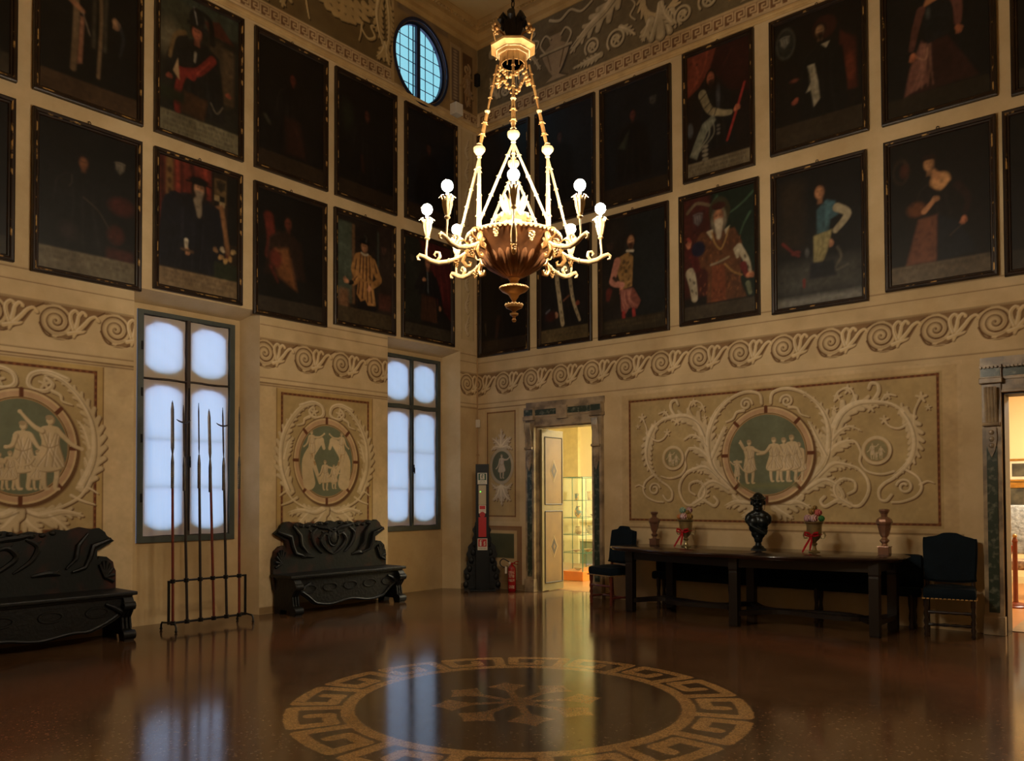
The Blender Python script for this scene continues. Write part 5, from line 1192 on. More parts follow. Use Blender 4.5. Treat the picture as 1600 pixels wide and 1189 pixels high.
# ------------------------------------------------------------ light
w = bpy.data.worlds.new('dusk sky'); scene.world = w; w.use_nodes = True
bg = w.node_tree.nodes['Background']; nt = w.node_tree
tc = nt.nodes.new('ShaderNodeTexCoord'); sp = nt.nodes.new('ShaderNodeSeparateXYZ'); link(nt, tc.outputs['Generated'], sp.inputs[0])
cr = nt.nodes.new('ShaderNodeValToRGB'); link(nt, sp.outputs['Z'], cr.inputs[0]); e = cr.color_ramp.elements
e[0].position = 0; e[0].color = (1.55, 1.95, 3.2, 1); e[1].position = .42; e[1].color = (.40, .84, 1.05, 1)   # pale horizon, blue-green dusk above
link(nt, cr.outputs[0], bg.inputs[0]); bg.inputs[1].default_value = SKY
def area(name, loc, size, power, c, rot=(0, 0, 0)):
    L = bpy.data.lights.new(name, 'AREA'); L.shape = 'RECTANGLE'; L.size, L.size_y = size; L.energy = power; L.color = c
    o = bpy.data.objects.new(name, L); col.objects.link(o); o.location = loc; o.rotation_euler = rot; return o
area('side_room_ceiling_light', (3.0, 3.2, 3.5), (1.6, 2.2), 430, (1, .93, .74))
area('gallery_ceiling_light', (8.6, 3.6, 3.5), (2.2, 2.0), 280, (1, .92, .74))
# ------------------------------------------------------------ camera
cam = bpy.data.cameras.new('camera'); co = bpy.data.objects.new('camera', cam); col.objects.link(co); scene.camera = co
cam.sensor_fit = 'HORIZONTAL'; cam.sensor_width = 36; cam.lens = 36*1266/1600; cam.shift_x = -.0006; cam.shift_y = .0957; cam.clip_end = 100
co.matrix_world = Matrix.Translation((9.167, -10.066, 1.5)) @ Matrix.Rotation(R(39.889), 4, 'Z') @ Matrix.Rotation(PI/2+R(1.2806), 4, 'X') @ Matrix.Rotation(R(-.204), 4, 'Z')
scene.view_settings.view_transform = 'Standard'; scene.view_settings.look = 'None'; scene.view_settings.gamma = 1
scene.view_settings.use_curve_mapping = False; scene.view_settings.exposure = EXPOSURE
# ------------------------------------------------------------ chandelier
M_GOLD = mat('pale gilded wood', rgb(190, 146, 86), .38, metal=.35, c2=rgb(150, 104, 56), scale=14, amount=.8)
M_GOLDW = mat('cream gilded wood', rgb(204, 178, 132), .45, metal=.1, c2=rgb(196, 156, 100), scale=14)
M_BOWL = mat('brown gilt bowl', rgb(150, 100, 62), .45, metal=.25, c2=rgb(92, 58, 34), scale=9, amount=.9)
M_BLKI = mat('blackened iron', rgb(24, 19, 16), .5, metal=.3)
M_BULB = emit('lit bulb', (1, .86, .65), BULB)
HX, HY = 5.37, -5.50
ch = thing('chandelier', 'large lit gilded chandelier hanging on a long chain over the floor medallion', 'chandelier', (HX, HY, 0))
def pol(r, a, z): return Vector((r*math.cos(a), r*math.sin(a), z))
A0 = math.atan2(-10.066-HY, 9.167-HX)      # one arm points to the middle of the long side
# bowl
bm = NB()
lathe(bm, [(.035, 3.1), (.07, 3.125), (.13, 3.16), (.19, 3.205), (.225, 3.245), (.235, 3.26), (.27, 3.305), (.325, 3.365), (.35, 3.395), (.335, 3.40), (.24, 3.38), (.02, 3.36)], 64)
obj('bowl', bm, M_BOWL, ch, smooth=True)
bm = NB()
for k in range(24):
    a = 2*PI*k/24; tube(bm, [pol(r, a, z) for r, z in ((.06, 3.118), (.12, 3.155), (.185, 3.2), (.222, 3.245), (.235, 3.27))], [.008, .013, .02, .022, .012], 6)
obj('fluting', bm, M_BOWL, ch, smooth=True)
bm = NB()
for k in range(60):
    a = 2*PI*k/60; ball(bm, pol(.348, a, 3.392), .011, 6)
tube(bm, [pol(.35, 2*PI*k/64, 3.402) for k in range(64)], .009, 6, closed=True)
obj('beaded_rim', bm, M_GOLDW, ch, smooth=True)
def grapes(c, s, n=14):
    b = NB()
    for i in range(n):
        t = i/n; rr = s*(1-t)*.75; a = i*2.4
        ball(b, c+Vector((rr*math.cos(a), rr*math.sin(a), -t*s*1.7)), s*.32, 6)
    ball(b, c+Vector((0, 0, s*.3)), s*.7, 8, (1.2, 1.2, .4)); return b
for k in range(8):
    a = A0+(k+.5)*PI/4; obj('grape_cluster', grapes(pol(.325, a, 3.345), .03), M_GOLDW, ch, smooth=True)
# pendant finial below the bowl
bm = NB(); lathe(bm, [(.035, 3.12), (.045, 3.105), (.03, 3.085), (.035, 3.07), (.06, 3.055), (.1, 3.045), (.107, 3.03), (.09, 3.012), (.055, 2.995), (.04, 2.985), (.03, 2.965), (.022, 2.955), (.014, 2.94), (.014, 2.925), (.05, 2.918), (.066, 2.905), (.06, 2.89), (.03, 2.875), (.016, 2.865), (.014, 2.855), (.032, 2.848), (.03, 2.835), (.012, 2.825), (.01, 2.81), (.018, 2.80), (.012, 2.786), (0, 2.782)][::-1], 28)
obj('finial', bm, M_GOLD, ch, smooth=True)
bm = NB(); b2 = NB()
for k in range(28):
    a = 2*PI*k/28; ball(bm, pol(.104, a, 3.037), .007, 6)
    if k % 2: ball(b2, pol(.062, a, 2.912), .008, 6)
obj('finial_beads', bm, M_GOLDW, ch, smooth=True); obj('finial_beads', b2, M_GOLDW, ch, smooth=True)
# inner crown standing in the bowl
bm = NB(); lathe(bm, [(.06, 3.38), (.11, 3.41), (.12, 3.43), (.075, 3.46), (.07, 3.5), (.11, 3.53), (.115, 3.545), (.05, 3.57), (.035, 3.62), (.03, 3.7)], 24, flute=.06, nf=8)
for k in range(12):
    a = 2*PI*k/12; tube(bm, [pol(.05, a, 3.56), pol(.075, a, 3.62), pol(.105, a, 3.69)], [.014, .02, .003], 6)
    tube(bm, [pol(.1, a, 3.53), pol(.13, a, 3.525), pol(.14, a, 3.5)], [.012, .016, .004], 6)
obj('inner_crown', bm, M_GOLDW, ch, smooth=True)
import_z = len(list(ch.children))
# canopy: octagonal cornice with inner drum
oct_ = lambda r, z, ph=PI/8: [pol(r, A0+ph+k*PI/4, z) for k in range(8)]
bm = NB()
rings = [[bm.verts.new(v) for v in oct_(r, z)] for r, z in ((.1, 4.765), (.118, 4.765), (.122, 4.785), (.16, 4.805), (.175, 4.812), (.175, 4.828), (.15, 4.845), (.05, 4.86), (.09, 4.83), (.095, 4.765))]
for a, b in zip(rings, rings[1:]+rings[:1]):
    for j in range(8): bm.faces.new((a[j], a[(j+1) % 8], b[(j+1) % 8], b[j]))
obj('canopy', bm, M_GOLD, ch)
bm = NB(); lathe(bm, [(.088, 4.70), (.092, 4.77), (.086, 4.77), (.082, 4.70)], 32); obj('canopy_drum', bm, M_GOLD, ch, smooth=True)
bm = NB()
P = oct_(.13, 4.785)
for k in range(8):
    for i in range(9): ball(bm, P[k].lerp(P[(k+1) % 8], (i+.5)/9), .0065, 6)
P = oct_(.112, 4.762)
for k in range(8):
    for i in range(9): ball(bm, P[k].lerp(P[(k+1) % 8], (i+.5)/9), .0055, 6)
obj('canopy_beads', bm, M_GOLDW, ch, smooth=True)
bm = NB()
for k in range(4):
    a = A0+PI/4+k*PI/2
    for i in range(12): q = pol(.175, a, 4.9)+Vector((rng.uniform(-.02, .02), rng.uniform(-.02, .02), rng.uniform(-.035, .035))); ball(bm, q, .013, 6)
    tube(bm, [pol(.18, a, 4.81), pol(.2, a, 4.86), pol(.175, a, 4.91)], .006, 6); tube(bm, [pol(.17, a, 4.9), pol(.11, a, 4.895), pol(.05, a, 4.87)], .007, 6)
obj('canopy_rosettes', bm, M_GOLD, ch, smooth=True)
# leafy wreath under the drum
bm = NB()
for k in range(40):
    a = 2*PI*k/40; z = 4.62-.09*abs(math.sin(a*2+.4)); rr = .115
    for j in range(2): ball(bm, pol(rr+rng.uniform(-.012, .012), a+rng.uniform(-.05, .05), z+rng.uniform(-.014, .014)), .013, 6, (1.3, .8, .8))
for k in range(8):
    a = A0+PI/8+k*PI/4; tube(bm, [pol(.1, a, 4.72), pol(.112, a, 4.62)], .004, 5)
obj('leaf_wreath', bm, M_GOLD, ch, smooth=True)
bm = NB(); tube(bm, [(0, 0, 4.85), (0, 0, 4.95), (0, 0, 5.02)], [.05, .035, .02], 12)
for k in range(6):
    a = k*PI/3; tube(bm, [pol(.02, a, 4.88), pol(.05, a, 4.98), pol(.085, a, 5.02), pol(.1, a, 4.985), pol(.095, a, 4.96)], [.03, .034, .03, .022, .006], 8)
obj('iron_fleuron', bm, M_BLKI, ch, smooth=True)
for o_ in list(ch.children)[import_z:]: o_.location.z += .03
bm = NB(); z = 5.0
z = 5.03
while z < HT-.02:
    f = int(z*50) % 2; tube(bm, [(.012*math.cos(t)*(1-f), .012*math.cos(t)*f, z+.03+.03*math.sin(t)) for t in [2*PI*i/10 for i in range(10)]], .0045, 5, closed=True); z += .048
obj('chain', bm, M_BLKI, ch)
bm = NB(); lathe(bm, [(.0, HT-.05), (.08, HT-.03), (.1, HT)], 20); obj('ceiling_rose', bm, M_GOLD, ch, smooth=True)
bm = NB(); tube(bm, [(0, 0, 3.7), (0, 0, 4.85)], .007, 8)
for z in (4.7, 4.5, 4.3): ball(bm, (0, 0, z), .016, 8)
obj('central_rod', bm, M_BLKI, ch)
# four hangers
def rod(p, q, r0=.009, knots=(.2, .45, .7)):
    b = NB(); p, q = Vector(p), Vector(q); tube(b, [p, p.lerp(q, .5), q], [r0, r0*1.25, r0*.9], 8)
    d = (q-p).normalized()
    for t in knots:
        c = p.lerp(q, t); ball(b, c, r0*1.7, 8, (1, 1, .6)); x = d.orthogonal().normalized()
        for s in (0, 1, 2, 3):
            e = Matrix.Rotation(s*PI/2, 3, d) @ x; tube(b, [c, c+e*r0*2.2+d*r0], [r0*.6, r0*.2], 5)
    return b
for k in range(4):
    a = A0+k*PI/2
    B = pol(.252, a, 4.07); T = pol(.118, a, 4.70); mid = T.lerp(B, .55)
    h = obj('hanger', rod(T, mid, .008), M_GOLD, ch, smooth=True)
    obj('hanger_collar', lathe(NB(), [(.006, -.025), (.016, -.01), (.021, 0), (.016, .008), (.008, .016)], 14, c=mid), M_GOLDW, h, smooth=True)
    obj('hanger_rod', rod(mid, B, .012, (.3, .6, .9)), M_GOLD, h, smooth=True)
    b = NB(); lathe(b, [(.012, -.07), (.018, -.06), (.012, -.05), (.026, -.035), (.04, -.018), (.044, 0), (.04, .013), (.024, .02), (.014, .028), (.022, .038), (.01, .048)], 18, c=B, flute=.04, nf=9)
    obj('hanger_ball', b, M_GOLDW, h, smooth=True)
    b = NB()
    for da, rr, zz in ((0, .40, 3.42), (PI/4, .36, 3.41), (-PI/4, .36, 3.41)):
        q = rod(B+Vector((0, 0, -.06)), pol(rr, a+da, zz), .0085, (.15, .4, .62, .85)); me = bpy.data.meshes.new('x'); q.to_mesh(me); q.free(); b.from_mesh(me); bpy.data.meshes.remove(me)
    obj('stay_rods', b, M_GOLDW, h, smooth=True)
# eight scrolled arms
def arm():
    root = bpy.data.objects.new('arm', None); col.objects.link(root); root.parent = ch
    b = NB()
    tube(b, [(.27, 0, 3.36), (.33, 0, 3.31), (.4, 0, 3.265), (.48, 0, 3.235), (.55, 0, 3.225), (.61, 0, 3.24), (.66, 0, 3.27), (.695, 0, 3.285), (.712, 0, 3.27), (.708, 0, 3.25), (.69, 0, 3.247)], [.014, .014, .013, .016, .019, .018, .016, .013, .011, .009, .006], 10)
    tube(b, [(.57, 0, 3.235), (.545, 0, 3.27), (.55, 0, 3.3), (.575, 0, 3.305), (.588, 0, 3.285), (.575, 0, 3.272)], [.012, .012, .011, .01, .008, .004], 8)
    tube(b, [(.64, 0, 3.25), (.648, 0, 3.3), (.642, 0, 3.36), (.64, 0, 3.4)], .0075, 8)
    ball(b, (.48, 0, 3.237), .022, 8, (.6, 1, 1)); ball(b, (.4, 0, 3.265), .02, 8, (.6, 1, 1))
    obj('scroll', b, M_GOLDW, root, smooth=True)
    b = NB()
    tube(b, [(.3, 0, 3.4), (.33, 0, 3.37), (.345, 0, 3.32), (.33, 0, 3.28), (.3, 0, 3.27), (.29, 0, 3.295), (.305, 0, 3.31)], [.012, .02, .024, .022, .016, .012, .006], 8)
    tube(b, [(.36, 0, 3.28), (.375, 0, 3.235), (.35, 0, 3.2), (.32, 0, 3.2), (.315, 0, 3.225), (.33, 0, 3.235)], [.014, .019, .018, .014, .01, .005], 8)
    tube(b, [(.38+.035*math.cos(t), 0, 3.36+.035*math.sin(t)) for t in [2*PI*i/14 for i in range(14)]], .006, 6, closed=True)
    obj('leaf_scroll', b, M_GOLD, root, smooth=True)
    g = grapes(Vector((.42, 0, 3.235)), .026, 12); obj('grape_cluster', g, M_GOLD, root, smooth=True)
    b = NB(); lathe(b, [(.012, 3.395), (.022, 3.405), (.014, 3.42), (.02, 3.43), (.026, 3.48), (.033, 3.53), (.028, 3.54), (.0, 3.53)], 16, c=(.64, 0, 0))
    for i in range(8):
        a = i*PI/4; tube(b, [Vector((.64, 0, 3.52))+pol(.028, a, 0), Vector((.64, 0, 3.55))+pol(.042, a, 0), Vector((.64, 0, 3.54))+pol(.058, a, 0)], [.009, .009, .003], 6)
        tube(b, [Vector((.64, 0, 3.43))+pol(.018, a, 0), Vector((.64, 0, 3.49))+pol(.031, a, 0), Vector((.64, 0, 3.525))+pol(.034, a, 0)], [.003, .005, .003], 5)
    cup = obj('candle_cup', b, M_GOLDW, root, smooth=True)
    b = NB(); lathe(b, [(.011, 3.53), (.011, 3.585), (.0, 3.585)], 12, c=(.64, 0, 0)); obj('lamp_holder', b, M_GOLDW, root, smooth=True)
    b = NB(); ball(b, (.64, 0, 3.623), .04, 14); o = obj('bulb', b, M_BULB, root, smooth='all'); o['label'] = 'glowing warm white bulb'
    return root
arm0 = arm(); arm0.rotation_euler.z = A0
for k in range(1, 8):
    c = copy_tree(arm0, ch); c.rotation_euler.z = A0+k*PI/4
# ------------------------------------------------------------ carved benches
M_BENCH = mat('blackened carved walnut', rgb(19, 18, 15), .5, c2=rgb(8, 9, 9), scale=6, amount=1, bump=.5, bscale=26, spec=.35)
M_BENP = mat('dulled painted panel', rgb(20, 23, 20), .55, c2=rgb(66, 32, 22), scale=3.6, amount=1, contrast=(.5, .72), bump=.3, bscale=20, spec=.3)
def half_to_full(h): return h+[(-x, z) for x, z in h[::-1]]
def bench(label, y_c, hw, depth=.5):
    t = thing('carved_bench', label, 'bench', (0, y_c, 0))
    s = hw
    # back with eared top, wavy crest and shell shoulders
    H = [(s-.18+.0, 1.175), (s-.12, 1.13), (s-.1, 1.09), (s-.02, 1.03), (s-.11, .98), (s-.2, .93), (s-.2, .83), (s-.17, .87), (s-.1, .86), (s-.03, .8), (s-.02, .74), (s+.0, .7), (s-.0, .52), (s-.02, .3)]
    n = 9; crest_ = []
    for i in range(n*4+1):
        x = -(s-.2)+(2*(s-.2))*i/(n*4); crest_.append((x, 1.155+.014*math.sin(i*PI/2.0)+.02*(abs(x)/s)**2+.012*math.cos(x*7)))
    out = crest_[::1]+H+[(-x, z) for x, z in H[::-1]]
    bm = NB(); prism(bm, out, .06, Matrix.Translation((.02, 0, 0)) @ ML); obj('back_panel', bm, M_BENP, t)
    bm = NB()
    for sg in (-1, 1):   # scrolled volutes framing the back panel
        tube(bm, [(.09, sg*(s-.06), 1.05), (.1, sg*(s-.25), .98), (.1, sg*(s-.28), .86), (.1, sg*(s-.33), .76), (.1, sg*(s-.46), .72)], [.02, .035, .03, .025, .012], 8)
        tube(bm, [(.09, sg*(s-.3), 1.12), (.1, sg*(s-.4), 1.0), (.1, sg*(s-.42), .86), (.1, sg*(s-.52), .76)], [.015, .028, .028, .012], 8)
        for i in range(7):
            a = -.3+i*.42; tube(bm, [(.09, sg*(s-.12), .64), (.095, sg*(s-.12+.1*math.cos(a)), .64+.2*math.sin(a)*.9)], [.022, .018], 6)
        for i in range(6): ball(bm, (.085, sg*(.12+.1*i), 1.13+.02*math.cos(i)), .03, 8, (.6, 1.2, .8))
    # cartouche in the middle
    for k in (-1, 1):
        for p in ([(0, .72), (.1, .78), (.2, .9), (.14, 1.0), (.05, .96)], [(.18, .74), (.3, .86), (.34, 1.0), (.26, 1.08)], [(.0, 1.02), (.1, 1.08), (.22, 1.1), (.32, 1.13)], [(.3, .7), (.42, .72), (.5, .7)]):
            P3 = catmull([(.082, k*y*s*1.1, z) for y, z in p], 5); tube(bm, P3, [.012+.02*math.sin(PI*i/(len(P3)-1)) for i in range(len(P3))], 7)
            for i in range(3, len(P3)-2, 4): tube(bm, [P3[i], (P3[i][0], P3[i][1]+k*.05, P3[i][2]+.035)], [.02, .008], 6)
    tube(bm, [(.085, .09*math.cos(q), .95+.12*math.sin(q)) for q in [2*PI*i/24 for i in range(24)]], .014, 8, closed=True); ball(bm, (.078, 0, .95), 1, 14, (.018, .075, .1))
    obj('back_carving', bm, M_BENCH, t, smooth=True)
    bm = NB(); box2(bm, (.03, -s-.02, .47), (depth, s+.02, .51), .012); box2(bm, (.03, -s+.02, .445), (depth-.03, s-.02, .475), .008); obj('seat', bm, M_BENCH, t)
    # apron with cut-out lower edge
    Z = []
    for i in range(41):
        y = -(s-.14)+(2*(s-.14))*i/40; u = abs(y)/(s-.14); Z.append((y, .1+.02*math.cos(y*9)+.17*max(0, u-.72)/.28))
    bm = NB(); prism(bm, [(-(s-.1), .45)]+Z+[((s-.1), .45)], .04, Matrix.Translation((depth-.09, 0, 0)) @ ML)
    tube(bm, [(depth-.04, y*.97, z+.02) for y, z in Z], .014, 6)
    for i in range(5): tube(bm, [(depth-.05, (i-2)*.35*s+.11*math.cos(q), .32+.05*math.sin(q)) for q in [2*PI*j/16 for j in range(16)]], .012, 6, closed=True)
    obj('apron', bm, M_BENCH, t, smooth=True)
    for sg in (-1, 1):   # scrolled slab feet at each end
        bm = NB()
        pr = [(.06, 0), (.06, .45), (depth-.01, .45), (depth+.02, .41), (depth+.03, .36), (depth+.0, .31), (depth-.05, .27), (depth-.07, .2), (depth-.05, .12), (depth+.01, .1), (depth+.02, .05), (depth+.02, 0), (depth-.1, 0), (depth-.12, .06), (.2, .06), (.18, 0)]
        w = .1; prism(bm, [(x, z) for x, z in pr], w, Matrix.Translation((0, sg*(s-.08)+w/2, 0)) @ Matrix(((1, 0, 0, 0), (0, 0, -1, 0), (0, 1, 0, 0), (0, 0, 0, 1))))
        yc = sg*(s-.08)
        tube(bm, [(depth+.005, yc-.06, .365), (depth+.005, yc+.06, .365)], .045, 12); tube(bm, [(depth-.005, yc-.065, .06), (depth-.005, yc+.065, .06)], .05, 12)
        for q in (-.04, 0, .04): tube(bm, [(depth-.0, yc+q, .32), (depth-.06, yc+q, .24), (depth-.04, yc+q, .12)], .016, 6)
        tube(bm, [(depth-.03, yc-sg*.05, .3), (depth-.04, yc-sg*.14, .36), (depth-.04, yc-sg*.22, .4)], [.03, .025, .015], 8)
        obj('foot', bm, M_BENCH, t, smooth=True)
    return t
bench('long dark carved bench at the left edge of the view, under the round fresco', -7.28, 1.27, .56)
bench('smaller dark carved bench between the two shaded windows', -3.06, .955, .5)

# ------------------------------------------------------------ rack of pole weapons
M_RED = mat('red-brown lacquered shaft', rgb(112, 44, 30), .35, c2=rgb(60, 26, 18), scale=10)
M_DARKW = mat('dark ash shaft', rgb(38, 26, 22), .4, c2=rgb(20, 15, 14), scale=10)
M_STEEL = mat('dull steel', rgb(90, 84, 82), .35, metal=.8, c2=rgb(50, 44, 44), scale=20)
M_STUD = mat('brass studs', rgb(180, 150, 90), .3, metal=.8)
RXX = .36
t = thing('iron_rack', 'low black iron floor rack holding six pole weapons', 'rack', (RXX, -5.08, 0))
bm = NB(); tube(bm, [(0, -.47, .09), (0, .49, .09)], .012, 8); tube(bm, [(0, -.47, .56), (0, .49, .56)], .011, 8)
for y in (-.47, .49): box2(bm, (-.011, y-.011, .08), (.011, y+.011, .57))
obj('rack_frame', bm, M_IRON, t)
PY = [(-5.50, -5.52, 2.60, 0), (-5.33, -5.39, 2.56, 1), (-5.165, -5.205, 2.60, 2), (-5.0, -5.075, 2.54, 3), (-4.835, -4.9, 2.57, 1), (-4.67, -4.68, 2.60, 4)]
for y, y2, zt, k in PY:
    for z in (.09, .56):
        bm = NB(); lathe(bm, [(.019, z-.022), (.028, z-.022), (.028, z+.022), (.019, z+.022)], 12, c=(0, y+5.08+(y2-y)*(z/2.5), 0)); obj('socket', bm, M_IRON, t)
for sy in (-.47, .49):
    bm = NB(); tube(bm, [(-.17, sy, .0), (-.17, sy, .06), (-.15, sy, .09), (0, sy, .1), (.15, sy, .09), (.17, sy, .06), (.17, sy, .0)], .011, 8)
    for x in (-.17, .17): ball(bm, (x, sy, .018), .018, 8)
    obj('foot', bm, M_IRON, t, smooth=True)
labels = ['spear with a long broad dark blade, leftmost in the rack', 'thin winged spear standing in the rack beside the leftmost broad-bladed one', 'spear with a thin needle-like tip, third from the left in the rack', 'spear with a straight narrow blade, directly left of the last crescent-winged one',
          'dark winged spear with upturned crescent guard, second from the right in the rack', 'red-shafted pike with a small pale tip, rightmost in the rack']
for i, (y, y2, zt, k) in enumerate(PY):
    t = thing('pole_weapon', labels[i], 'spear', (RXX, y, .09), 0, 'pole weapons in the iron rack')
    dy = y2-y; L = zt-.09; tb = L*.74
    def c(z): return Vector((0, dy*z/L, z))
    bm = NB(); tube(bm, [c(.0), c(tb*.5), c(tb-.02)], [.0155, .0155, .0135], 10); obj('shaft', bm, M_RED if i in (0, 3, 5) else M_DARKW, t, smooth=True)
    bm = NB(); lathe(bm, [(.017, tb-.34), (.018, tb-.05), (.014, tb), (.009, tb+.05)], 12, c=(0, dy*.75, 0)); obj('langet', bm, M_STEEL if k != 4 else M_DARKW, t, smooth=True)
    if k in (0, 2, 4):
        bm = NB()
        for j in range(12):
            for s in (0, 1, 2, 3): ball(bm, c(tb-.32+j*.022)+Vector((.018*math.cos(s*PI/2+.5), .018*math.sin(s*PI/2+.5), 0)), .0035, 5)
        obj('studs', bm, M_STUD, t)
    w = {0: .021, 1: .011, 2: .009, 3: .02, 4: .012}[k]; zb = tb+.02
    pr = [(-w*.35, zb), (-w*.5, zb+.03), (-w, zb+.1), (-w*.95, L-.1), (-w*.5, L-.03), (0, L), (w*.5, L-.03), (w*.95, L-.1), (w, zb+.1), (w*.5, zb+.03), (w*.35, zb)]
    bm = NB(); A = [bm.verts.new(c(z)+Vector((0, q, 0))) for q, z in pr]
    f1 = [bm.verts.new(c(z)+Vector((.006, q*.15, 0))) for q, z in pr]; f2 = [bm.verts.new(c(z)+Vector((-.006, q*.15, 0))) for q, z in pr]
    n = len(pr)
    for j in range(n-1):
        bm.faces.new((A[j], A[j+1], f1[j+1], f1[j])); bm.faces.new((A[j+1], A[j], f2[j], f2[j+1]))
    bm.faces.new((A[-1], A[0], f1[0], f1[-1])); bm.faces.new((A[0], A[-1], f2[-1], f2[0])); bm.faces.new(f1); bm.faces.new(f2[::-1])
    obj('blade', bm, M_STEEL, t)
    if k == 1:
        z = L-.22 if i == 4 else L-.2
        bm = NB(); tube(bm, [c(z)+Vector((0, q, .03*(abs(q)/.085)**2)) for q in (-.085, -.06, -.03, 0, .03, .06, .085)], [.004, .008, .009, .012, .009, .008, .004], 8); obj('crescent_guard', bm, M_STEEL, t, smooth=True)

# ------------------------------------------------------------ long table
M_TAB = mat('dark polished walnut', rgb(38, 22, 16), .22, c2=rgb(20, 12, 9), scale=3, stretch=(.6, 6, 6), coat=.3)
M_TABD = mat('dark walnut legs', rgb(24, 16, 12), .4, c2=rgb(12, 9, 7), scale=5)
TZ = .84; TC = (5.03, -.75)
t = thing('long_table', 'very long dark polished table with lobed edge against the far wall', 'table', (TC[0], TC[1], 0))
def outline(k=1.):
    P = []
    n = 80
    for i in range(n):      # front, left to right
        u = -1+2*i/(n-1); x = 1.80*u
        y = -.14-.56*(1-abs(u)**2.6)**.8+.045*math.cos(u*PI*3)
        P.append((x*k, y*k if k != 1 else y))
    P += [(1.8, .0), (1.77, .3), (1.65, .5), (1.4, .58), (-1.4, .58), (-1.65, .5), (-1.77, .3), (-1.8, .0)]
    return P
O = outline()
bm = NB()
cx = [(x, y) for x, y in O]
layers = [(.0, 1.0, .83), (-.0, 1.0, .836), (0, .997, .84)]
def ring(sc, z): return [bm.verts.new((x*sc, y*sc, z)) for x, y in O]
R_ = [ring(.97, TZ-.05), ring(.985, TZ-.045), ring(.99, TZ-.032), ring(1.0, TZ-.026), ring(1.004, TZ-.014), ring(1.0, TZ-.004), ring(.993, TZ)]
for a, b in zip(R_, R_[1:]):
    for j in range(len(O)): bm.faces.new((a[j], a[(j+1) % len(O)], b[(j+1) % len(O)], b[j]))
bm.faces.new(R_[0][::-1]); bm.faces.new(R_[-1]); obj('table_top', bm, M_TAB, t, smooth=True)
LEGS = [(-1.46, -.23), (.1, -.51), (1.56, -.26), (-1.2, .36), (-.1, .42), (1.58, .34)]
for x, y in LEGS:
    bm = NB()
    w = .05; q = [(w*.9, .0), (w, .02), (w, .62), (w*.95, .64), (w*1.05, .66), (w*1.05, TZ-.05)]
    lathe(bm, [(r*1.414, z) for r, z in q], 4, c=(x, y, 0), ph=PI/4)
    obj('leg', bm, M_TABD, t)
bm = NB()
def beam(a, b, z0, z1, w=.03):
    a, b = Vector((*a, 0)), Vector((*b, 0)); d = b-a; c = (a+b)/2; box(bm, (c.x, c.y, (z0+z1)/2), (d.length, w, z1-z0), Matrix.Rotation(math.atan2(d.y, d.x), 3, 'Z'))
for a, b in ((0, 1), (1, 2), (3, 4), (4, 5), (0, 3), (2, 5)): beam(LEGS[a], LEGS[b], .68, TZ-.05)
obj('apron', bm, M_TABD, t)
def wavy(a, b, amp, z=.15, ph=0):
    a, b = Vector((*a, z)), Vector((*b, z)); d = (b-a); nrm = Vector((-d.y, d.x, 0)).normalized(); P = []
    for i in range(25): u = i/24; P.append(a+d*u+nrm*amp*math.sin(2*PI*u+ph)*math.sin(PI*u)**.3)
    q = NB(); sweep(q, P, [(-.045, -.025), (.045, -.025), (.045, .025), (-.045, .025)]); return q
for a, b, am in ((0, 4, .24), (3, 1, -.24), (1, 5, .24), (4, 2, -.24)):
    obj('stretcher', wavy(LEGS[a], LEGS[b], am), M_TABD, t)
for a, b in ((0, 3), (2, 5)): obj('stretcher', wavy(LEGS[a], LEGS[b], .0), M_TABD, t)

# upholstered settee standing behind the table
M_BLUE = mat('dark blue velvet', rgb(16, 27, 36), .85, c2=rgb(9, 16, 22), scale=6, spec=.15, bump=.15, bscale=60)
M_FRG = mat('brass nail trim', rgb(176, 140, 84), .4, metal=.5)
M_CHW = mat('red-brown turned wood', rgb(104, 42, 26), .35, c2=rgb(58, 26, 18), scale=8)
M_CHD = mat('dark turned wood', rgb(42, 26, 20), .4, c2=rgb(22, 15, 12), scale=8)
t = thing('blue_settee', 'low dark blue upholstered settee against the wall behind the long table', 'settee', (5.15, -.02, 0))
bm = NB(); box2(bm, (-1.7, -.13, .44), (1.7, -.01, .83), .05); obj('backrest', bm, M_BLUE, t, smooth=True)  # left end lengthened to stand in for the shade between the table legs
bm = NB(); box2(bm, (-1.7, -.24, .36), (1.7, -.135, .47), .035); obj('seat', bm, M_BLUE, t, smooth=True)
for x in (-1.6, -.55, .55, 1.6):
    for y in (-.21, -.06): bm = NB(); lathe(bm, [(.022, 0), (.03, .02), (.02, .06), (.028, .12), (.02, .2), (.03, .28), (.03, .385)], 10, c=(x, y, 0)); obj('leg', bm, M_CHD, t, smooth=True)

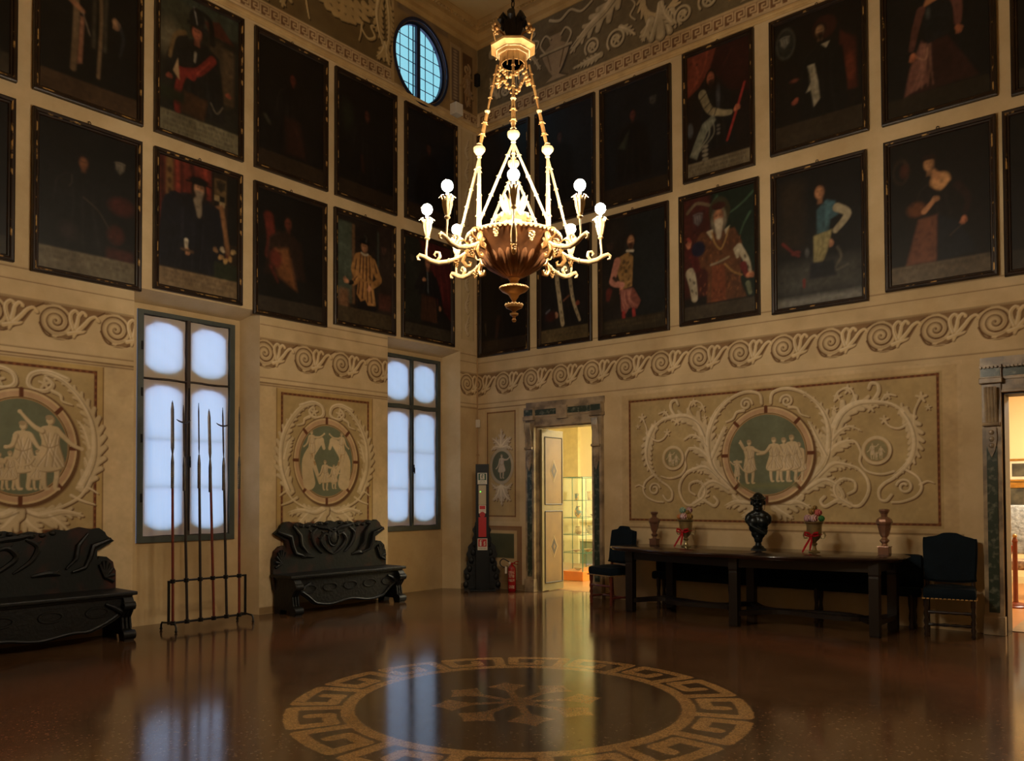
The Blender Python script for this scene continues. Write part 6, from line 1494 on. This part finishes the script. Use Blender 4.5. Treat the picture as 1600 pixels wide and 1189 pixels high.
# ------------------------------------------------------------ velvet chairs
def chair(label, loc, rz, wood, back_m, shape):
    """seat faces -Y in local space"""
    t = thing('velvet_chair', label, 'chair', loc, rz, 'velvet chairs flanking the long table')
    W = .25
    bm = NB()
    for i, (z0, z1) in enumerate(((.40, .52),)):
        box2(bm, (-W, -.24, z0), (W, .2, z1), .04)
    ball(bm, (0, -.02, .5), 1, 16, (W*.9, .2, .045)); obj('seat', bm, M_BLUE, t, smooth=True)
    bm = NB()
    for i in range(13):
        x = -W+.01+i*(2*W-.02)/12; tube(bm, [(x-.014, -.243, .405), (x+.014, -.243, .405)], .008, 6)
    for s in (-1, 1):
        for i in range(11): y = -.22+i*.04; tube(bm, [(s*(W+.002), y-.013, .405), (s*(W+.002), y+.013, .405)], .008, 6)
    obj('nail_trim', bm, M_FRG, t)
    if shape == 'arched': P = [(-W+.02, .56), (-W-.005, .62), (-W+.0, .98), (-W+.03, 1.02), (-.12, 1.04), (-.07, 1.08), (.07, 1.08), (.12, 1.04), (W-.03, 1.02), (W-.0, .98), (W+.005, .62), (W-.02, .56)]
    else: P = [(-W+.04, .56), (-W-.0, .64), (-W-.015, 1.0), (-W+.02, 1.04), (-.13, 1.06), (-.06, 1.09), (.06, 1.09), (.13, 1.06), (W-.02, 1.03), (W+.015, .99), (W+.0, .64), (W-.04, .56)]
    bm = NB(); tilt = Matrix.Translation((0, .13, .5)) @ Matrix.Rotation(R(-7), 4, 'X') @ Matrix.Translation((0, 0, -.5))
    prism(bm, catmull(P, 4, True), .08, Matrix.Translation((0, .07, 0)) @ MR)
    bmesh.ops.bevel(bm, geom=[e for e in bm.edges if abs(e.verts[0].co.y-e.verts[1].co.y) < 1e-5], offset=.018, segments=2, affect='EDGES')
    bmesh.ops.transform(bm, matrix=tilt, verts=bm.verts); obj('backrest', bm, M_BLUE, t)
    turned = [(.017, 0), (.026, .02), (.018, .05), (.028, .09), (.016, .12), (.027, .16), (.016, .2), (.028, .24), (.018, .29), (.026, .33), (.026, .41)]
    for x in (-W+.03, W-.03): bm = NB(); lathe(bm, turned, 12, c=(x, -.2, 0)); obj('leg', bm, wood, t, smooth=True)
    for x in (-W+.03, W-.03):
        bm = NB(); tube(bm, [(x, .2, .0), (x, .18, .2), (x, .17, .42), (x, .18, .6), (x, .23, .95)], [.02, .02, .022, .02, .016], 8); obj('leg', bm, wood, t, smooth=True)
    bm = NB()
    for a, b in (((-W+.03, -.2, .1), (-W+.03, .19, .1)), ((W-.03, -.2, .1), (W-.03, .19, .1)), ((-W+.03, 0, .1), (W-.03, 0, .1)), ((-W+.03, -.2, .26), (W-.03, -.2, .26))):
        a, b = Vector(a), Vector(b); tube(bm, [a.lerp(b, i/8) for i in range(9)], [.012, .018, .012, .018, .012, .018, .012, .018, .012], 8)
    obj('stretcher', bm, wood, t, smooth=True)
    return t
chair('dark blue velvet chair with red-brown legs beside the lit doorway', (2.92, -.42, 0), R(-18), M_CHW, None, 'arched')
chair('dark blue velvet chair with a hooded back, right of the long table', (7.17, -.36, 0), R(10), M_CHD, None, 'hood')

# ------------------------------------------------------------ things on the table
M_BRZ = mat('black patinated bronze', rgb(17, 24, 25), .32, metal=.5, c2=rgb(9, 13, 14), scale=6)
M_POT = mat('brown glazed wood', rgb(104, 70, 52), .35, c2=rgb(70, 44, 32), scale=7, coat=.2)
M_CER = mat('brown-grey lustre ceramic', rgb(140, 100, 78), .18, metal=.35, c2=rgb(90, 66, 56), scale=7, coat=.6)
M_URN = mat('champagne metal', rgb(168, 150, 106), .3, metal=.75, c2=rgb(120, 104, 70), scale=10)
M_RIB = mat('red satin ribbon', rgb(168, 14, 26), .35, c2=rgb(110, 8, 18), scale=20)
# bust: one continuous remeshed figure
def bust(loc):
    t = thing('bronze_bust', 'black bronze bust of a man with a laurel wreath on a turned socle', 'bust', loc, R(18))
    bm = NB()
    E = [((0, .0, .60), (.062, .075, .085)), ((0, -.012, .565), (.05, .06, .065)), ((0, .005, .5), (.058, .062, .1)), ((0, .005, .445), (.105, .06, .045)), ((-.06, .0, .425), (.07, .058, .045)), ((.06, .0, .425), (.07, .058, .045)),
         ((0, .0, .35), (.14, .078, .1)), ((-.115, .0, .375), (.045, .055, .065)), ((.115, .0, .375), (.045, .055, .065)), ((-.05, -.03, .34), (.08, .06, .08)), ((.05, -.03, .34), (.08, .06, .08)),
         ((0, 0, .27), (.115, .07, .08)), ((0, 0, .2), (.085, .06, .07)), ((0, 0, .15), (.055, .05, .06)),
         ((0, -.078, .575), (.011, .02, .022)), ((0, -.066, .53), (.022, .014, .009)), ((0, -.062, .508), (.022, .018, .018)), ((-.025, -.066, .602), (.022, .014, .008)), ((.025, -.066, .602), (.022, .014, .008)), ((-.064, 0, .575), (.012, .018, .026)), ((.064, 0, .575), (.012, .018, .026)),
         ((-.035, -.05, .56), (.018, .02, .02)), ((.035, -.05, .56), (.018, .02, .02))]
    hs = lambda c: (c[0]*1.22, c[1]*1.22, .595+(c[2]-.595)*1.15) if c[2] > .5 else c
    for c, s in E: ball(bm, hs(c), 1, 16, tuple(x*1.2 for x in s) if c[2] > .5 else s)
    for i in range(22):
        a = 2*PI*i/22; ball(bm, hs((.066*math.cos(a), .078*math.sin(a), .622+.012*math.sin(a))), .019, 6, (1, 1, .7))
    for i in range(26):
        a = rng.uniform(0, 2*PI); h = rng.uniform(.2, 1.3); ball(bm, hs((.056*math.cos(a)*math.cos(h), .07*math.sin(a)*math.cos(h), .605+.07*math.sin(h))), .015, 6)
    for k in range(5):  # drapery folds over the breast
        tube(bm, [(-.15+.02*k, -.03-.006*k, .38-.01*k), (-.08+.02*k, -.08, .3-.02*k), (.02+.02*k, -.085, .25-.012*k), (.11, -.05, .24)], [.014, .018, .016, .01], 6)
    o = obj('figure', bm, M_BRZ, t, smooth='all')
    m = o.modifiers.new('union', 'REMESH'); m.mode = 'VOXEL'; m.voxel_size = .006; m.use_smooth_shade = True
    s = o.modifiers.new('soften', 'SMOOTH'); s.iterations = 3; s.factor = .5
    bm = NB(); lathe(bm, [(.085, 0), (.085, .02), (.07, .03), (.062, .045), (.04, .06), (.034, .09), (.045, .105), (.05, .115), (.04, .125), (.045, .15), (.05, .2)], 28); box2(bm, (-.085, -.085, 0), (.085, .085, .012), .003)
    obj('socle', bm, M_BRZ, t, smooth=True)
    return t
bust((5.13, -.58, TZ))
def vase(label, loc, m, sc=1.):
    t = thing('baluster_vase', label, 'vase', loc, 0, 'pair of baluster vases at the table ends')
    bm = NB(); P = [(.055, .085), (.03, .1), (.026, .12), (.045, .14), (.05, .155), (.03, .17), (.028, .185), (.04, .2), (.052, .23), (.064, .29), (.068, .31), (.08, .33), (.083, .35), (.074, .375), (.05, .395), (.032, .405), (.034, .425), (.036, .435), (.05, .455), (.054, .47), (.05, .48), (.03, .485)]
    lathe(bm, [(r*sc, z*sc) for r, z in P], 8, ph=PI/8); obj('body', bm, m, t)
    bm = NB(); box2(bm, (-.055*sc, -.055*sc, 0), (.055*sc, .055*sc, .085*sc), .006); box2(bm, (-.06*sc, -.06*sc, .08*sc), (.06*sc, .06*sc, .092*sc), .003); obj('plinth', bm, m, t)
    return t
vase('matt brown faceted wooden vase at the left end of the long table', (3.60, -.42, TZ), M_POT, .93)
vase('glossy brown faceted vase at the right end of the long table', (6.56, -.52, TZ), M_CER, 1.05)
def ribs(c1, c2, n=7, tw=3):
    m, nt, out = nodes('wound cord ball'); b = nt.nodes.new('ShaderNodeBsdfPrincipled'); b.inputs['Roughness'].default_value = .6; link(nt, b.outputs[0], out.inputs[0])
    tc = nt.nodes.new('ShaderNodeTexCoord'); w = nt.nodes.new('ShaderNodeTexWave'); w.inputs['Scale'].default_value = 16; w.inputs['Distortion'].default_value = 6; w.inputs['Detail'].default_value = 1; link(nt, tc.outputs['Object'], w.inputs['Vector'])
    r = nt.nodes.new('ShaderNodeValToRGB'); r.color_ramp.elements[0].position = .4; r.color_ramp.elements[1].position = .55; r.color_ramp.elements[0].color = (*c1, 1); r.color_ramp.elements[1].color = (*c2, 1); link(nt, w.outputs['Fac'], r.inputs[0]); link(nt, r.outputs[0], b.inputs['Base Color'])
    bp = nt.nodes.new('ShaderNodeBump'); bp.inputs['Strength'].default_value = .6; bp.inputs['Distance'].default_value = .004; link(nt, w.outputs['Fac'], bp.inputs['Height']); link(nt, bp.outputs[0], b.inputs['Normal']); return m
BALLM = {'teal': ribs(rgb(70, 110, 96), rgb(150, 170, 140)), 'pink': ribs(rgb(120, 50, 66), rgb(216, 190, 184)), 'mauve': ribs(rgb(120, 70, 84), rgb(190, 160, 160)), 'gold': ribs(rgb(90, 66, 24), rgb(150, 116, 50)), 'orange': ribs(rgb(150, 80, 40), rgb(190, 130, 70)), 'red': ribs(rgb(150, 20, 34), rgb(196, 120, 110)), 'green': ribs(rgb(18, 74, 32), rgb(40, 110, 50))}
def urn(label, loc, balls, side):
    t = thing('footed_urn', label, 'urn', loc, R(20), 'pair of footed metal urns on the table')
    bm = NB(); lathe(bm, [(.06, 0), (.062, .012), (.05, .02), (.03, .03), (.022, .05), (.02, .08), (.034, .095), (.036, .105), (.022, .115), (.028, .13), (.055, .155), (.075, .185), (.082, .22), (.084, .3), (.09, .33), (.108, .345), (.11, .355), (.1, .358), (.085, .34), (.06, .32), (.0, .32)], 32, flute=0)
    for i in range(10):
        a = i*PI/5; ball(bm, pol(.055, a, .008), .012, 6, (1, 1, .6))
    obj('body', bm, M_URN, t, smooth=True)
    for s in (-1, 1):
        bm = NB(); tube(bm, [(s*.07, 0, .17), (s*.105, 0, .165), (s*.12, 0, .2), (s*.108, 0, .24), (s*.095, 0, .235), (s*.1, 0, .215)], [.008, .009, .009, .007, .007, .005], 8); obj('handle', bm, M_URN, t, smooth=True)
    bm = NB(); q = Vector((-.03, -.092, .2))
    for s in (-1, 1):
        tube(bm, [q, q+Vector((s*.03, -.012, .03)), q+Vector((s*.068, -.006, .035)), q+Vector((s*.072, 0, .005)), q+Vector((s*.035, -.008, -.008)), q], [.006, .012, .014, .012, .009, .006], 6)
    tube(bm, [q, q+Vector((-.03, -.01, -.06)), q+Vector((-.07, -.02, -.13)), q+Vector((-.1, -.05, -.19))], [.008, .013, .013, .01], 5); tube(bm, [q, q+Vector((.0, -.015, -.06)), q+Vector((-.012, -.02, -.12)), q+Vector((-.02, -.03, -.17))], [.008, .012, .012, .008], 5); ball(bm, q, .016, 8)
    tube(bm, [pol(.088, 2*PI*i/28, .212) for i in range(28)], .0045, 5, closed=True)
    o = obj('ribbon_bow', bm, M_RIB, t, smooth=True); o['label'] = 'red satin ribbon bow'
    for nm, x, y, z, r, lb in balls:
        b = NB(); ball(b, (0, 0, 0), r, 20); o = obj('decorative_ball', b, BALLM[nm], None, smooth='all', loc=(loc[0]+x, loc[1]+y, TZ+z)); tag(o, lb, 'ornament', 'cord balls heaped in the two urns')
urn('metal urn with red bow and mixed pale cord balls, left of the bust', (4.14, -.55, TZ), [
    ('teal', -.035, -.02, .475, .042, 'teal cord ball on top of the heap in the left urn'), ('pink', .0, -.06, .395, .047, 'pink and white cord ball at the front of the left urn'), ('gold', .07, -.02, .395, .042, 'dull gold cord ball at the right side of the left urn'),
    ('orange', -.085, -.015, .39, .034, 'orange cord ball at the left side of the left urn'), ('mauve', .035, .03, .475, .042, 'mauve cord ball at the top back of the left urn'), ('gold', .045, -.03, .45, .028, 'small gold cord ball wedged high in the left urn')], 0)
urn('metal urn with red bow and bright cord balls, right of the bust', (5.82, -.62, TZ), [
    ('mauve', -.06, -.035, .395, .045, 'mauve cord ball at the front left of the right urn'), ('pink', .02, -.065, .395, .046, 'pink and white cord ball at the front of the right urn'), ('green', .09, -.01, .395, .036, 'deep green cord ball at the right side of the right urn'),
    ('gold', -.03, .01, .475, .038, 'gold cord ball on top left of the heap in the right urn'), ('red', .05, .0, .462, .042, 'red cord ball on top right of the heap in the right urn'), ('gold', -.0, .035, .52, .026, 'small gold cord ball crowning the right urn')], 1)

# ------------------------------------------------------------ emergency pillar and extinguisher
M_TOT = mat('dark blue-grey powder coat', rgb(8, 13, 16), .5, c2=rgb(6, 10, 12), scale=10, spec=.3)
M_WHT = mat('white sign plate', rgb(214, 206, 192), .5, amount=.1); M_SRED = mat('red sign paint', rgb(178, 16, 20), .4, amount=.2); M_SGRN = mat('green sign paint', rgb(26, 74, 48), .5, amount=.2)
M_LAMP = mat('frosted lamp cover', rgb(176, 160, 130), .35, amount=.1); M_GLED = emit('green indicator', (.2, 1, .1), 1.2)
t = thing('emergency_pillar', 'slim dark pillar with emergency signs and a red panel near the room corner', 'sign post', (.47, -.42, 0), R(43))
W = .105   # local: front faces -Y
bm = NB(); box2(bm, (-W, -.05, .02), (W, .05, 2.02), .004); obj('column', bm, M_TOT, t)
bm = NB(); box2(bm, (-.2, -.14, 0), (.2, .14, .025), .005); obj('base_plate', bm, M_TOT, t)
F = -.051
def plate(name, x0, x1, z0, z1, m, d=.004, parent=t, y=F): b = NB(); box2(b, (x0, y-d, z0), (x1, y, z1)); return obj(name, b, m, parent)
def text(s, x, z, size, m, parent, y):
    c = bpy.data.curves.new('lettering', 'FONT'); c.body = s; c.size = size; c.extrude = .0006; c.align_x = 'CENTER'
    o = bpy.data.objects.new('lettering', c); col.objects.link(o); c.materials.append(m); o.parent = parent; o.location = (x, y, z); o.rotation_euler = (PI/2, 0, 0); return o
s1 = plate('exit_sign', -.075, .075, 1.70, 1.88, M_WHT); plate('pictogram_field', -.062, .062, 1.765, 1.87, M_SGRN, .002, s1, F-.004)
bm = NB(); y = F-.0075
box2(bm, (-.035, y, 1.775), (.035, y+.001, 1.86)); obj('door_symbol', bm, M_WHT, s1)
bm = NB(); y = F-.009
ball(bm, (.004, y, 1.852), .007, 8, (1, .2, 1))
for p in ([(.0, 1.842), (-.004, 1.815)], [(-.004, 1.815), (.012, 1.8), (.006, 1.782)], [(-.004, 1.815), (-.014, 1.8), (-.026, 1.79)], [(.0, 1.84), (.016, 1.83), (.024, 1.836)], [(.0, 1.84), (-.014, 1.832), (-.018, 1.818)]): tube(bm, [(a, y, b) for a, b in p], .0045, 5)
obj('running_man', bm, M_SGRN, s1)
text('USCITA', 0, 1.735, .026, M_SGRN, s1, F-.005); text('EMERGENZA', 0, 1.712, .02, M_SGRN, s1, F-.005)
l = plate('emergency_lamp', -.06, .06, 1.37, 1.685, M_LAMP, .012); bm = NB(); ball(bm, (-.03, F-.013, 1.58), .012, 8, (1, .3, 1)); obj('indicator', bm, M_GLED, l)
s2 = plate('alarm_sign', -.058, .058, 1.235, 1.365, M_WHT); plate('alarm_field', -.045, .045, 1.3, 1.355, M_SRED, .002, s2, F-.004)
bm = NB(); lathe(bm, [(.045, 0), (.045, .006), (0, .006)], 24, c=(0, F, 1.215), axis=Vector((0, -1, 0))); obj('call_point', bm, M_SRED, s2)
text('ALLARME', 0, 1.268, .022, M_SRED, s2, F-.005)
plate('red_panel', -.062, .062, .86, 1.175, M_SRED, .006)
s3 = plate('extinguisher_sign', -.078, .078, .65, .835, M_WHT); plate('pictogram_field', -.066, .066, .705, .825, M_SRED, .002, s3, F-.004)
bm = NB(); y = F-.008
box2(bm, (-.045, y, .715), (-.015, y+.002, .785)); ball(bm, (-.03, y, .8), .012, 8, (1, .2, 1)); tube(bm, [(-.03, y, .805), (-.01, y, .812), (.0, y, .795)], .003, 5)
for p in ([(.02, .72), (.03, .735), (.022, .76), (.03, .785)], [(.035, .72), (.045, .74), (.036, .765), (.042, .795)]): tube(bm, [(a, y, b) for a, b in p], .005, 5)
obj('extinguisher_symbol', bm, M_WHT, s3); text('ESTINTORE', 0, .67, .024, M_BLKI, s3, F-.005)
# dark carved stand behind it
t = thing('carved_stand', 'blackened carved stand spreading out behind the emergency pillar', 'stand', (.33, -.28, 0), R(45))
P = []
for i in range(40):
    u = i/39; z = 1.16*u; w = .29-.02*math.sin(u*20)-.1*u+(.0 if u < .45 else -.12*(u-.45)/.55)+.012*math.sin(u*55); P.append((w, z))
bm = NB(); prism(bm, P+[(-a, b) for a, b in P[::-1]], .07, Matrix.Translation((0, .035, 0)) @ MR)
for s in (-1, 1):
    for i in range(6): ball(bm, (s*(.26-.03*i), -.03, .08+.13*i), .055, 8, (.8, .5, 1.1))
obj('carved_panel', bm, M_BENCH, t, smooth=True)
M_EXT = mat('red enamel', rgb(160, 16, 18), .25, c2=rgb(120, 12, 14), scale=6, amount=.4, coat=.5); M_BLKR = mat('black rubber', rgb(18, 18, 18), .5); M_LAB = mat('printed label', rgb(190, 150, 130), .5, c2=rgb(150, 60, 50), scale=60, amount=1, contrast=(.5, .52))
t = thing('fire_extinguisher', 'red fire extinguisher standing on the floor left of the open door', 'fire extinguisher', (.90, -.2, 0), R(30))
bm = NB(); lathe(bm, [(.055, 0), (.062, .01), (.065, .03), (.065, .33), (.06, .37), (.045, .4), (.025, .415), (.02, .42), (.02, .44), (0, .44)], 28); obj('cylinder', bm, M_EXT, t, smooth=True)
bm = NB()
for j, (z0, z1) in enumerate(((.05, .1), (.16, .2), (.22, .33))):
    V = [[bm.verts.new((.0662*math.cos(a), .0662*math.sin(a), z)) for a in [-2.3+1.5*i/12 for i in range(13)]] for z in (z0, z1)]
    for i in range(12): bm.faces.new((V[0][i], V[0][i+1], V[1][i+1], V[1][i]))
obj('label_print', bm, M_LAB, t, smooth='all')
bm = NB(); box2(bm, (-.03, -.015, .43), (.05, .015, .455), .004); tube(bm, [(.03, 0, .455), (.08, 0, .475), (.11, 0, .47)], .008, 6); tube(bm, [(.0, 0, .44), (.06, 0, .43), (.1, 0, .425)], .007, 6); obj('valve_lever', bm, M_EXT, t)
bm = NB(); tube(bm, catmull([(-.02, 0, .445), (-.07, 0, .48), (-.14, 0, .51), (-.19, 0, .47), (-.18, 0, .41), (-.12, 0, .38), (-.07, .0, .4)], 6), .009, 8); obj('hose', bm, M_BLKR, t, smooth=True)
bm = NB(); lathe(bm, [(.018, 0), (.018, .01), (0, .01)], 14, c=(-.03, -.02, .45), axis=Vector((0, -1, 0))); obj('gauge', bm, M_WHT, t)
bm = NB(); box2(bm, (-.11, -.012, .28), (-.08, -.01, .39)); obj('inspection_tag', bm, M_WHT, t)

# ------------------------------------------------------------ small wall fixtures
M_PIPE = mat('cream painted conduit', rgb(176, 140, 96), .5)
bm = NB(); tube(bm, [(.02, -.035, .4), (.02, -.035, 7.6)], .011, 8)
for z in (1.2, 2.2, 3.3, 4.4, 5.5, 6.6): box(bm, (.02, -.03, z), (.04, .03, .02))
t = thing('wall_conduit', 'thin cream cable conduit running up the room corner', 'conduit', (0, 0, 0)); obj('pipe', bm, M_PIPE, t)
bm = NB(); box2(bm, (.005, -.065, 2.66), (.06, -.012, 2.79), .004); o = obj('switch_box', bm, M_WHT, None); tag(o, 'small white switch box on the corner conduit', 'switch')
bm = NB(); box2(bm, (0, -.66, 7.735), (.14, -.5, 7.92), .004); o = obj('white_control_box', bm, M_WHT, None); tag(o, 'white box standing on the ledge below the oval window', 'box')
bm = NB(); box2(bm, (.02, -.1, 8.42), (.1, -.03, 8.62), .01); o = obj('wall_speaker', bm, M_BLKR, None); tag(o, 'small black loudspeaker high in the room corner', 'speaker')
bm = NB(); box2(bm, (2.64, -.012, .58), (2.70, 0, .66), .003); o = obj('wall_socket', bm, M_WHT, None); tag(o, 'white wall socket beside the left marble doorway', 'socket')
# ------------------------------------------------------------ glass cabinet with pottery in the side room
M_GL = glass_mat('cabinet glass', (.965, .99, .97), .07); M_GLE = mat('green glass edge', rgb(40, 92, 76), .2); M_ORG = mat('orange veneer', rgb(206, 118, 40), .4, c2=rgb(176, 92, 28), scale=3)
X0, X1, Y0, Y1 = .42, .95, 1.68, 2.55
t = thing('glass_cabinet', 'tall glass display cabinet with an orange veneer base, seen through the open door', 'display cabinet', ((X0+X1)/2, (Y0+Y1)/2, 0))
hx, hy = (X1-X0)/2, (Y1-Y0)/2; CB = (X0+X1)/2, (Y0+Y1)/2
bm = NB(); box2(bm, (-hx, -hy, 0.003), (hx, hy, .17), .004); obj('base', bm, M_ORG, t)
CT = 1.84
for nm, a, b in (('glass_side', (-hx, -hy, .17), (hx, -hy+.006, CT)), ('glass_side', (-hx, hy-.006, .17), (hx, hy, CT)), ('glass_side', (-hx, -hy, .17), (-hx+.006, hy, CT)), ('glass_door', (hx-.006, -hy, .17), (hx, hy, CT))):
    bm = NB(); box2(bm, a, b); obj(nm, bm, M_GL, t)
bm = NB()
for x in (-hx, hx):
    for y in (-hy, 0, hy): box2(bm, (x-.006, y-.006, .17), (x+.006, y+.006, CT))
for z in (CT,):
    for x in (-hx, hx): box2(bm, (x-.006, -hy, z-.006), (x+.006, hy, z+.006))
    for y in (-hy, hy): box2(bm, (-hx, y-.006, z-.006), (hx, y+.006, z+.006))
obj('edge_strips', bm, M_GLE, t)
SH = [.50, .82, 1.12, 1.43]
for z in SH:
    bm = NB(); box2(bm, (-hx+.01, -hy+.01, z-.008), (hx-.01, hy-.01, z)); o = obj('shelf', bm, M_GL, t)
    bm = NB()
    for x in (-hx+.008, hx-.008): box2(bm, (x-.003, -hy+.01, z-.009), (x+.003, hy-.01, z+.001))
    for y in (-hy+.008, hy-.008): box2(bm, (-hx+.01, y-.003, z-.009), (hx-.01, y+.003, z+.001))
    obj('shelf_edge', bm, M_GLE, o)
bm = NB(); box2(bm, (-hx, -hy, CT), (hx, hy, CT+.006)); obj('glass_top', bm, M_GL, t)
M_C1 = mat('blue and ochre maiolica', rgb(96, 120, 116), .3, c2=rgb(196, 150, 80), scale=16, amount=1, contrast=(.48, .56)); M_C2 = mat('sandy earthenware', rgb(190, 170, 120), .5, c2=rgb(140, 110, 70), scale=12, amount=1); M_C3 = mat('grey-green stoneware', rgb(110, 112, 92), .4, c2=rgb(176, 168, 130), scale=18, amount=1)
JAR = [(.03, 0), (.035, .01), (.055, .05), (.06, .09), (.045, .14), (.03, .16), (.035, .18), (.028, .18), (.02, .15)]
BK = [(.035, 0), (.045, .05), (.05, .12), (.055, .15), (.048, .15), (.04, .05)]
POT = [(.035, 0), (.06, .03), (.065, .07), (.05, .11), (.055, .13), (.048, .13), (.045, .1)]
BOWL_ = [(.025, 0), (.03, .008), (.07, .035), (.085, .05), (.078, .05), (.03, .014)]
ITEMS = [  # x, y, shelf z, profile, material, scale, name, label, handles
 (-.02, -.2, 1.43, BK, M_C1, .8, 'albarello_jar', 'slim blue-grey jar on the top glass shelf'), (.14, -.02, 1.43, BK, M_C2, 1.05, 'beaker', 'sandy beaker in the middle of the top glass shelf'), (.14, .3, 1.43, BK, M_C2, 1.0, 'beaker', 'sandy beaker at the far end of the top glass shelf'),
 (.05, -.26, 1.12, JAR, M_C1, 1.15, 'two_handled_jar', 'blue and ochre two-handled jar on the second glass shelf'), (.15, .12, 1.12, BOWL_, M_C3, 1.1, 'shallow_dish', 'green dish on the second glass shelf'),
 (.06, -.26, .82, POT, M_C2, 1.1, 'small_pot', 'sandy pot at the near end of the third glass shelf'), (.14, -.0, .82, POT, M_C3, 1.2, 'small_pot', 'grey-green pot in the middle of the third glass shelf'), (.12, .28, .82, POT, M_C2, 1.0, 'small_pot', 'sandy pot at the far end of the third glass shelf'),
 (.02, -.28, .50, BOWL_, M_C2, .9, 'shallow_dish', 'sandy dish at the near end of the lowest glass shelf'), (.12, -.05, .50, BOWL_, M_C2, 1.0, 'shallow_dish', 'sandy dish in the middle of the lowest glass shelf'), (.14, .22, .50, BOWL_, M_C3, 1.1, 'shallow_dish', 'green-grey dish at the far end of the lowest glass shelf'),
 (.0, -.2, .17, BOWL_, M_C3, 1.0, 'shallow_dish', 'dark dish on the orange base of the glass cabinet'), (.14, .15, .17, BOWL_, M_C2, .9, 'shallow_dish', 'pale dish at the far side of the orange cabinet base')]
for x, y, z, pr, m, s, nm, lb in ITEMS:
    bm = NB(); lathe(bm, [(r*s, h*s) for r, h in pr], 20)
    if nm in ('two_handled_jar', 'small_pot'):
        for k in (-1, 1): tube(bm, [(0, k*.05*s, .1*s), (0, k*.085*s, .1*s), (0, k*.08*s, .06*s), (0, k*.058*s, .045*s)], .006, 6)
    o = obj(nm, bm, m, None, smooth=True, loc=(CB[0]+x, CB[1]+y, z+.001)); tag(o, lb, 'pottery', 'pottery in the glass cabinet')
# ------------------------------------------------------------ gallery beyond the right doorway
M_GF = mat('gilt picture frame', rgb(190, 140, 60), .35, metal=.5, c2=rgb(130, 88, 34), scale=12); M_PIC = mat('dark painted canvas', rgb(44, 44, 36), .5, c2=rgb(96, 92, 70), scale=5, amount=1); M_WHM = mat('ivory mount', rgb(226, 214, 180), .6)
def pic(name, lb, x, z, w, h, f, mount=0):
    t = thing(name, lb, 'painting', (x, 5.97, z)); bm = NB()
    strip_plate(bm, [(-w/2, -h/2), (w/2, -h/2), (w/2, h/2), (-w/2, h/2)], [(-w/2+f, -h/2+f), (w/2-f, -h/2+f), (w/2-f, h/2-f), (-w/2+f, h/2-f)], .035, MR); obj('frame', bm, M_GF, t)
    bm = NB(); box2(bm, (-w/2+f, -.02, -h/2+f), (w/2-f, -.005, h/2-f)); obj('canvas', bm, M_WHM if mount else M_PIC, t)
    if mount: bm = NB(); box2(bm, (-w/2+f+mount, -.024, -h/2+f+mount), (w/2-f-mount, -.018, h/2-f-mount)); obj('print', bm, M_PIC, t)
pic('framed_print', 'small gilt framed print with ivory mount, seen through the right doorway', 7.02, 1.92, .5, .38, .03, .05)
pic('framed_picture', 'larger gilt framed dark picture hanging under the small print', 6.98, 1.3, .72, .82, .09)
# armchair under a plastic cover
M_PLA = mat('crumpled clear plastic cover', rgb(120, 124, 122), .18, c2=rgb(176, 180, 176), scale=14, amount=1, bump=1, bscale=22)
M_CHR = mat('chair tapestry', rgb(176, 150, 110), .7, c2=rgb(110, 80, 56), scale=18, amount=1)
t = thing('covered_armchair', 'antique armchair with a plastic-covered back, beyond the right doorway', 'armchair', (7.1, 3.75, 0), R(20))
bm = NB(); box2(bm, (-.3, .14, .62), (.3, .26, 1.35), .05); obj('backrest', bm, M_PLA, t, smooth=True)
bm = NB(); box2(bm, (-.32, -.32, .42), (.32, .16, .56), .04); obj('seat', bm, M_CHR, t, smooth=True)
for x in (-.28, .28):
    for y in (-.28, .2): bm = NB(); lathe(bm, [(.03, .0), (.035, .03), (.02, .08), (.032, .2), (.022, .35), (.03, .43)], 10, c=(x, y, 0)); obj('leg', bm, M_CHD, t, smooth=True)
for x in (-.31, .31): bm = NB(); tube(bm, [(x, .18, .78), (x, -.1, .8), (x, -.28, .76), (x, -.28, .45)], .024, 8); obj('armrest', bm, M_CHW, t, smooth=True)
# rope barrier posts
M_MAH = mat('mahogany post', rgb(120, 50, 22), .3, c2=rgb(80, 30, 14), scale=5)
posts = [(7.36, 2.55, 'mahogany rope post nearest the doorway edge'), (7.66, 3.1, 'mahogany rope post farther inside the gallery')]
for x, y, lb in posts:
    t = thing('rope_post', lb, 'barrier post', (x, y, 0), 0, 'rope barrier posts in the gallery')
    bm = NB(); lathe(bm, [(.15, .002), (.15, .02), (.13, .03), (.12, .05), (.09, .06), (.05, .07)], 24); obj('base', bm, M_MAH, t, smooth=True)
    bm = NB(); lathe(bm, [(.036, .06), (.03, .1), (.03, .86), (.038, .88), (.03, .9), (.022, .93)], 16); obj('post', bm, M_MAH, t, smooth=True)
    bm = NB(); ball(bm, (0, 0, .95), .028, 12); obj('knob', bm, M_FRG, t, smooth=True)
bm = NB(); P0, P1 = Vector((7.02, 3.0, .62)), Vector((7.33, 2.55, .82))
tube(bm, [P0.lerp(P1, i/10)+Vector((0, 0, -.32*4*(i/10)*(1-i/10))) for i in range(11)], .014, 8); o = obj('barrier_rope', bm, M_SRED, None, smooth=True); tag(o, 'dark red rope sagging from the gallery barrier post', 'rope')
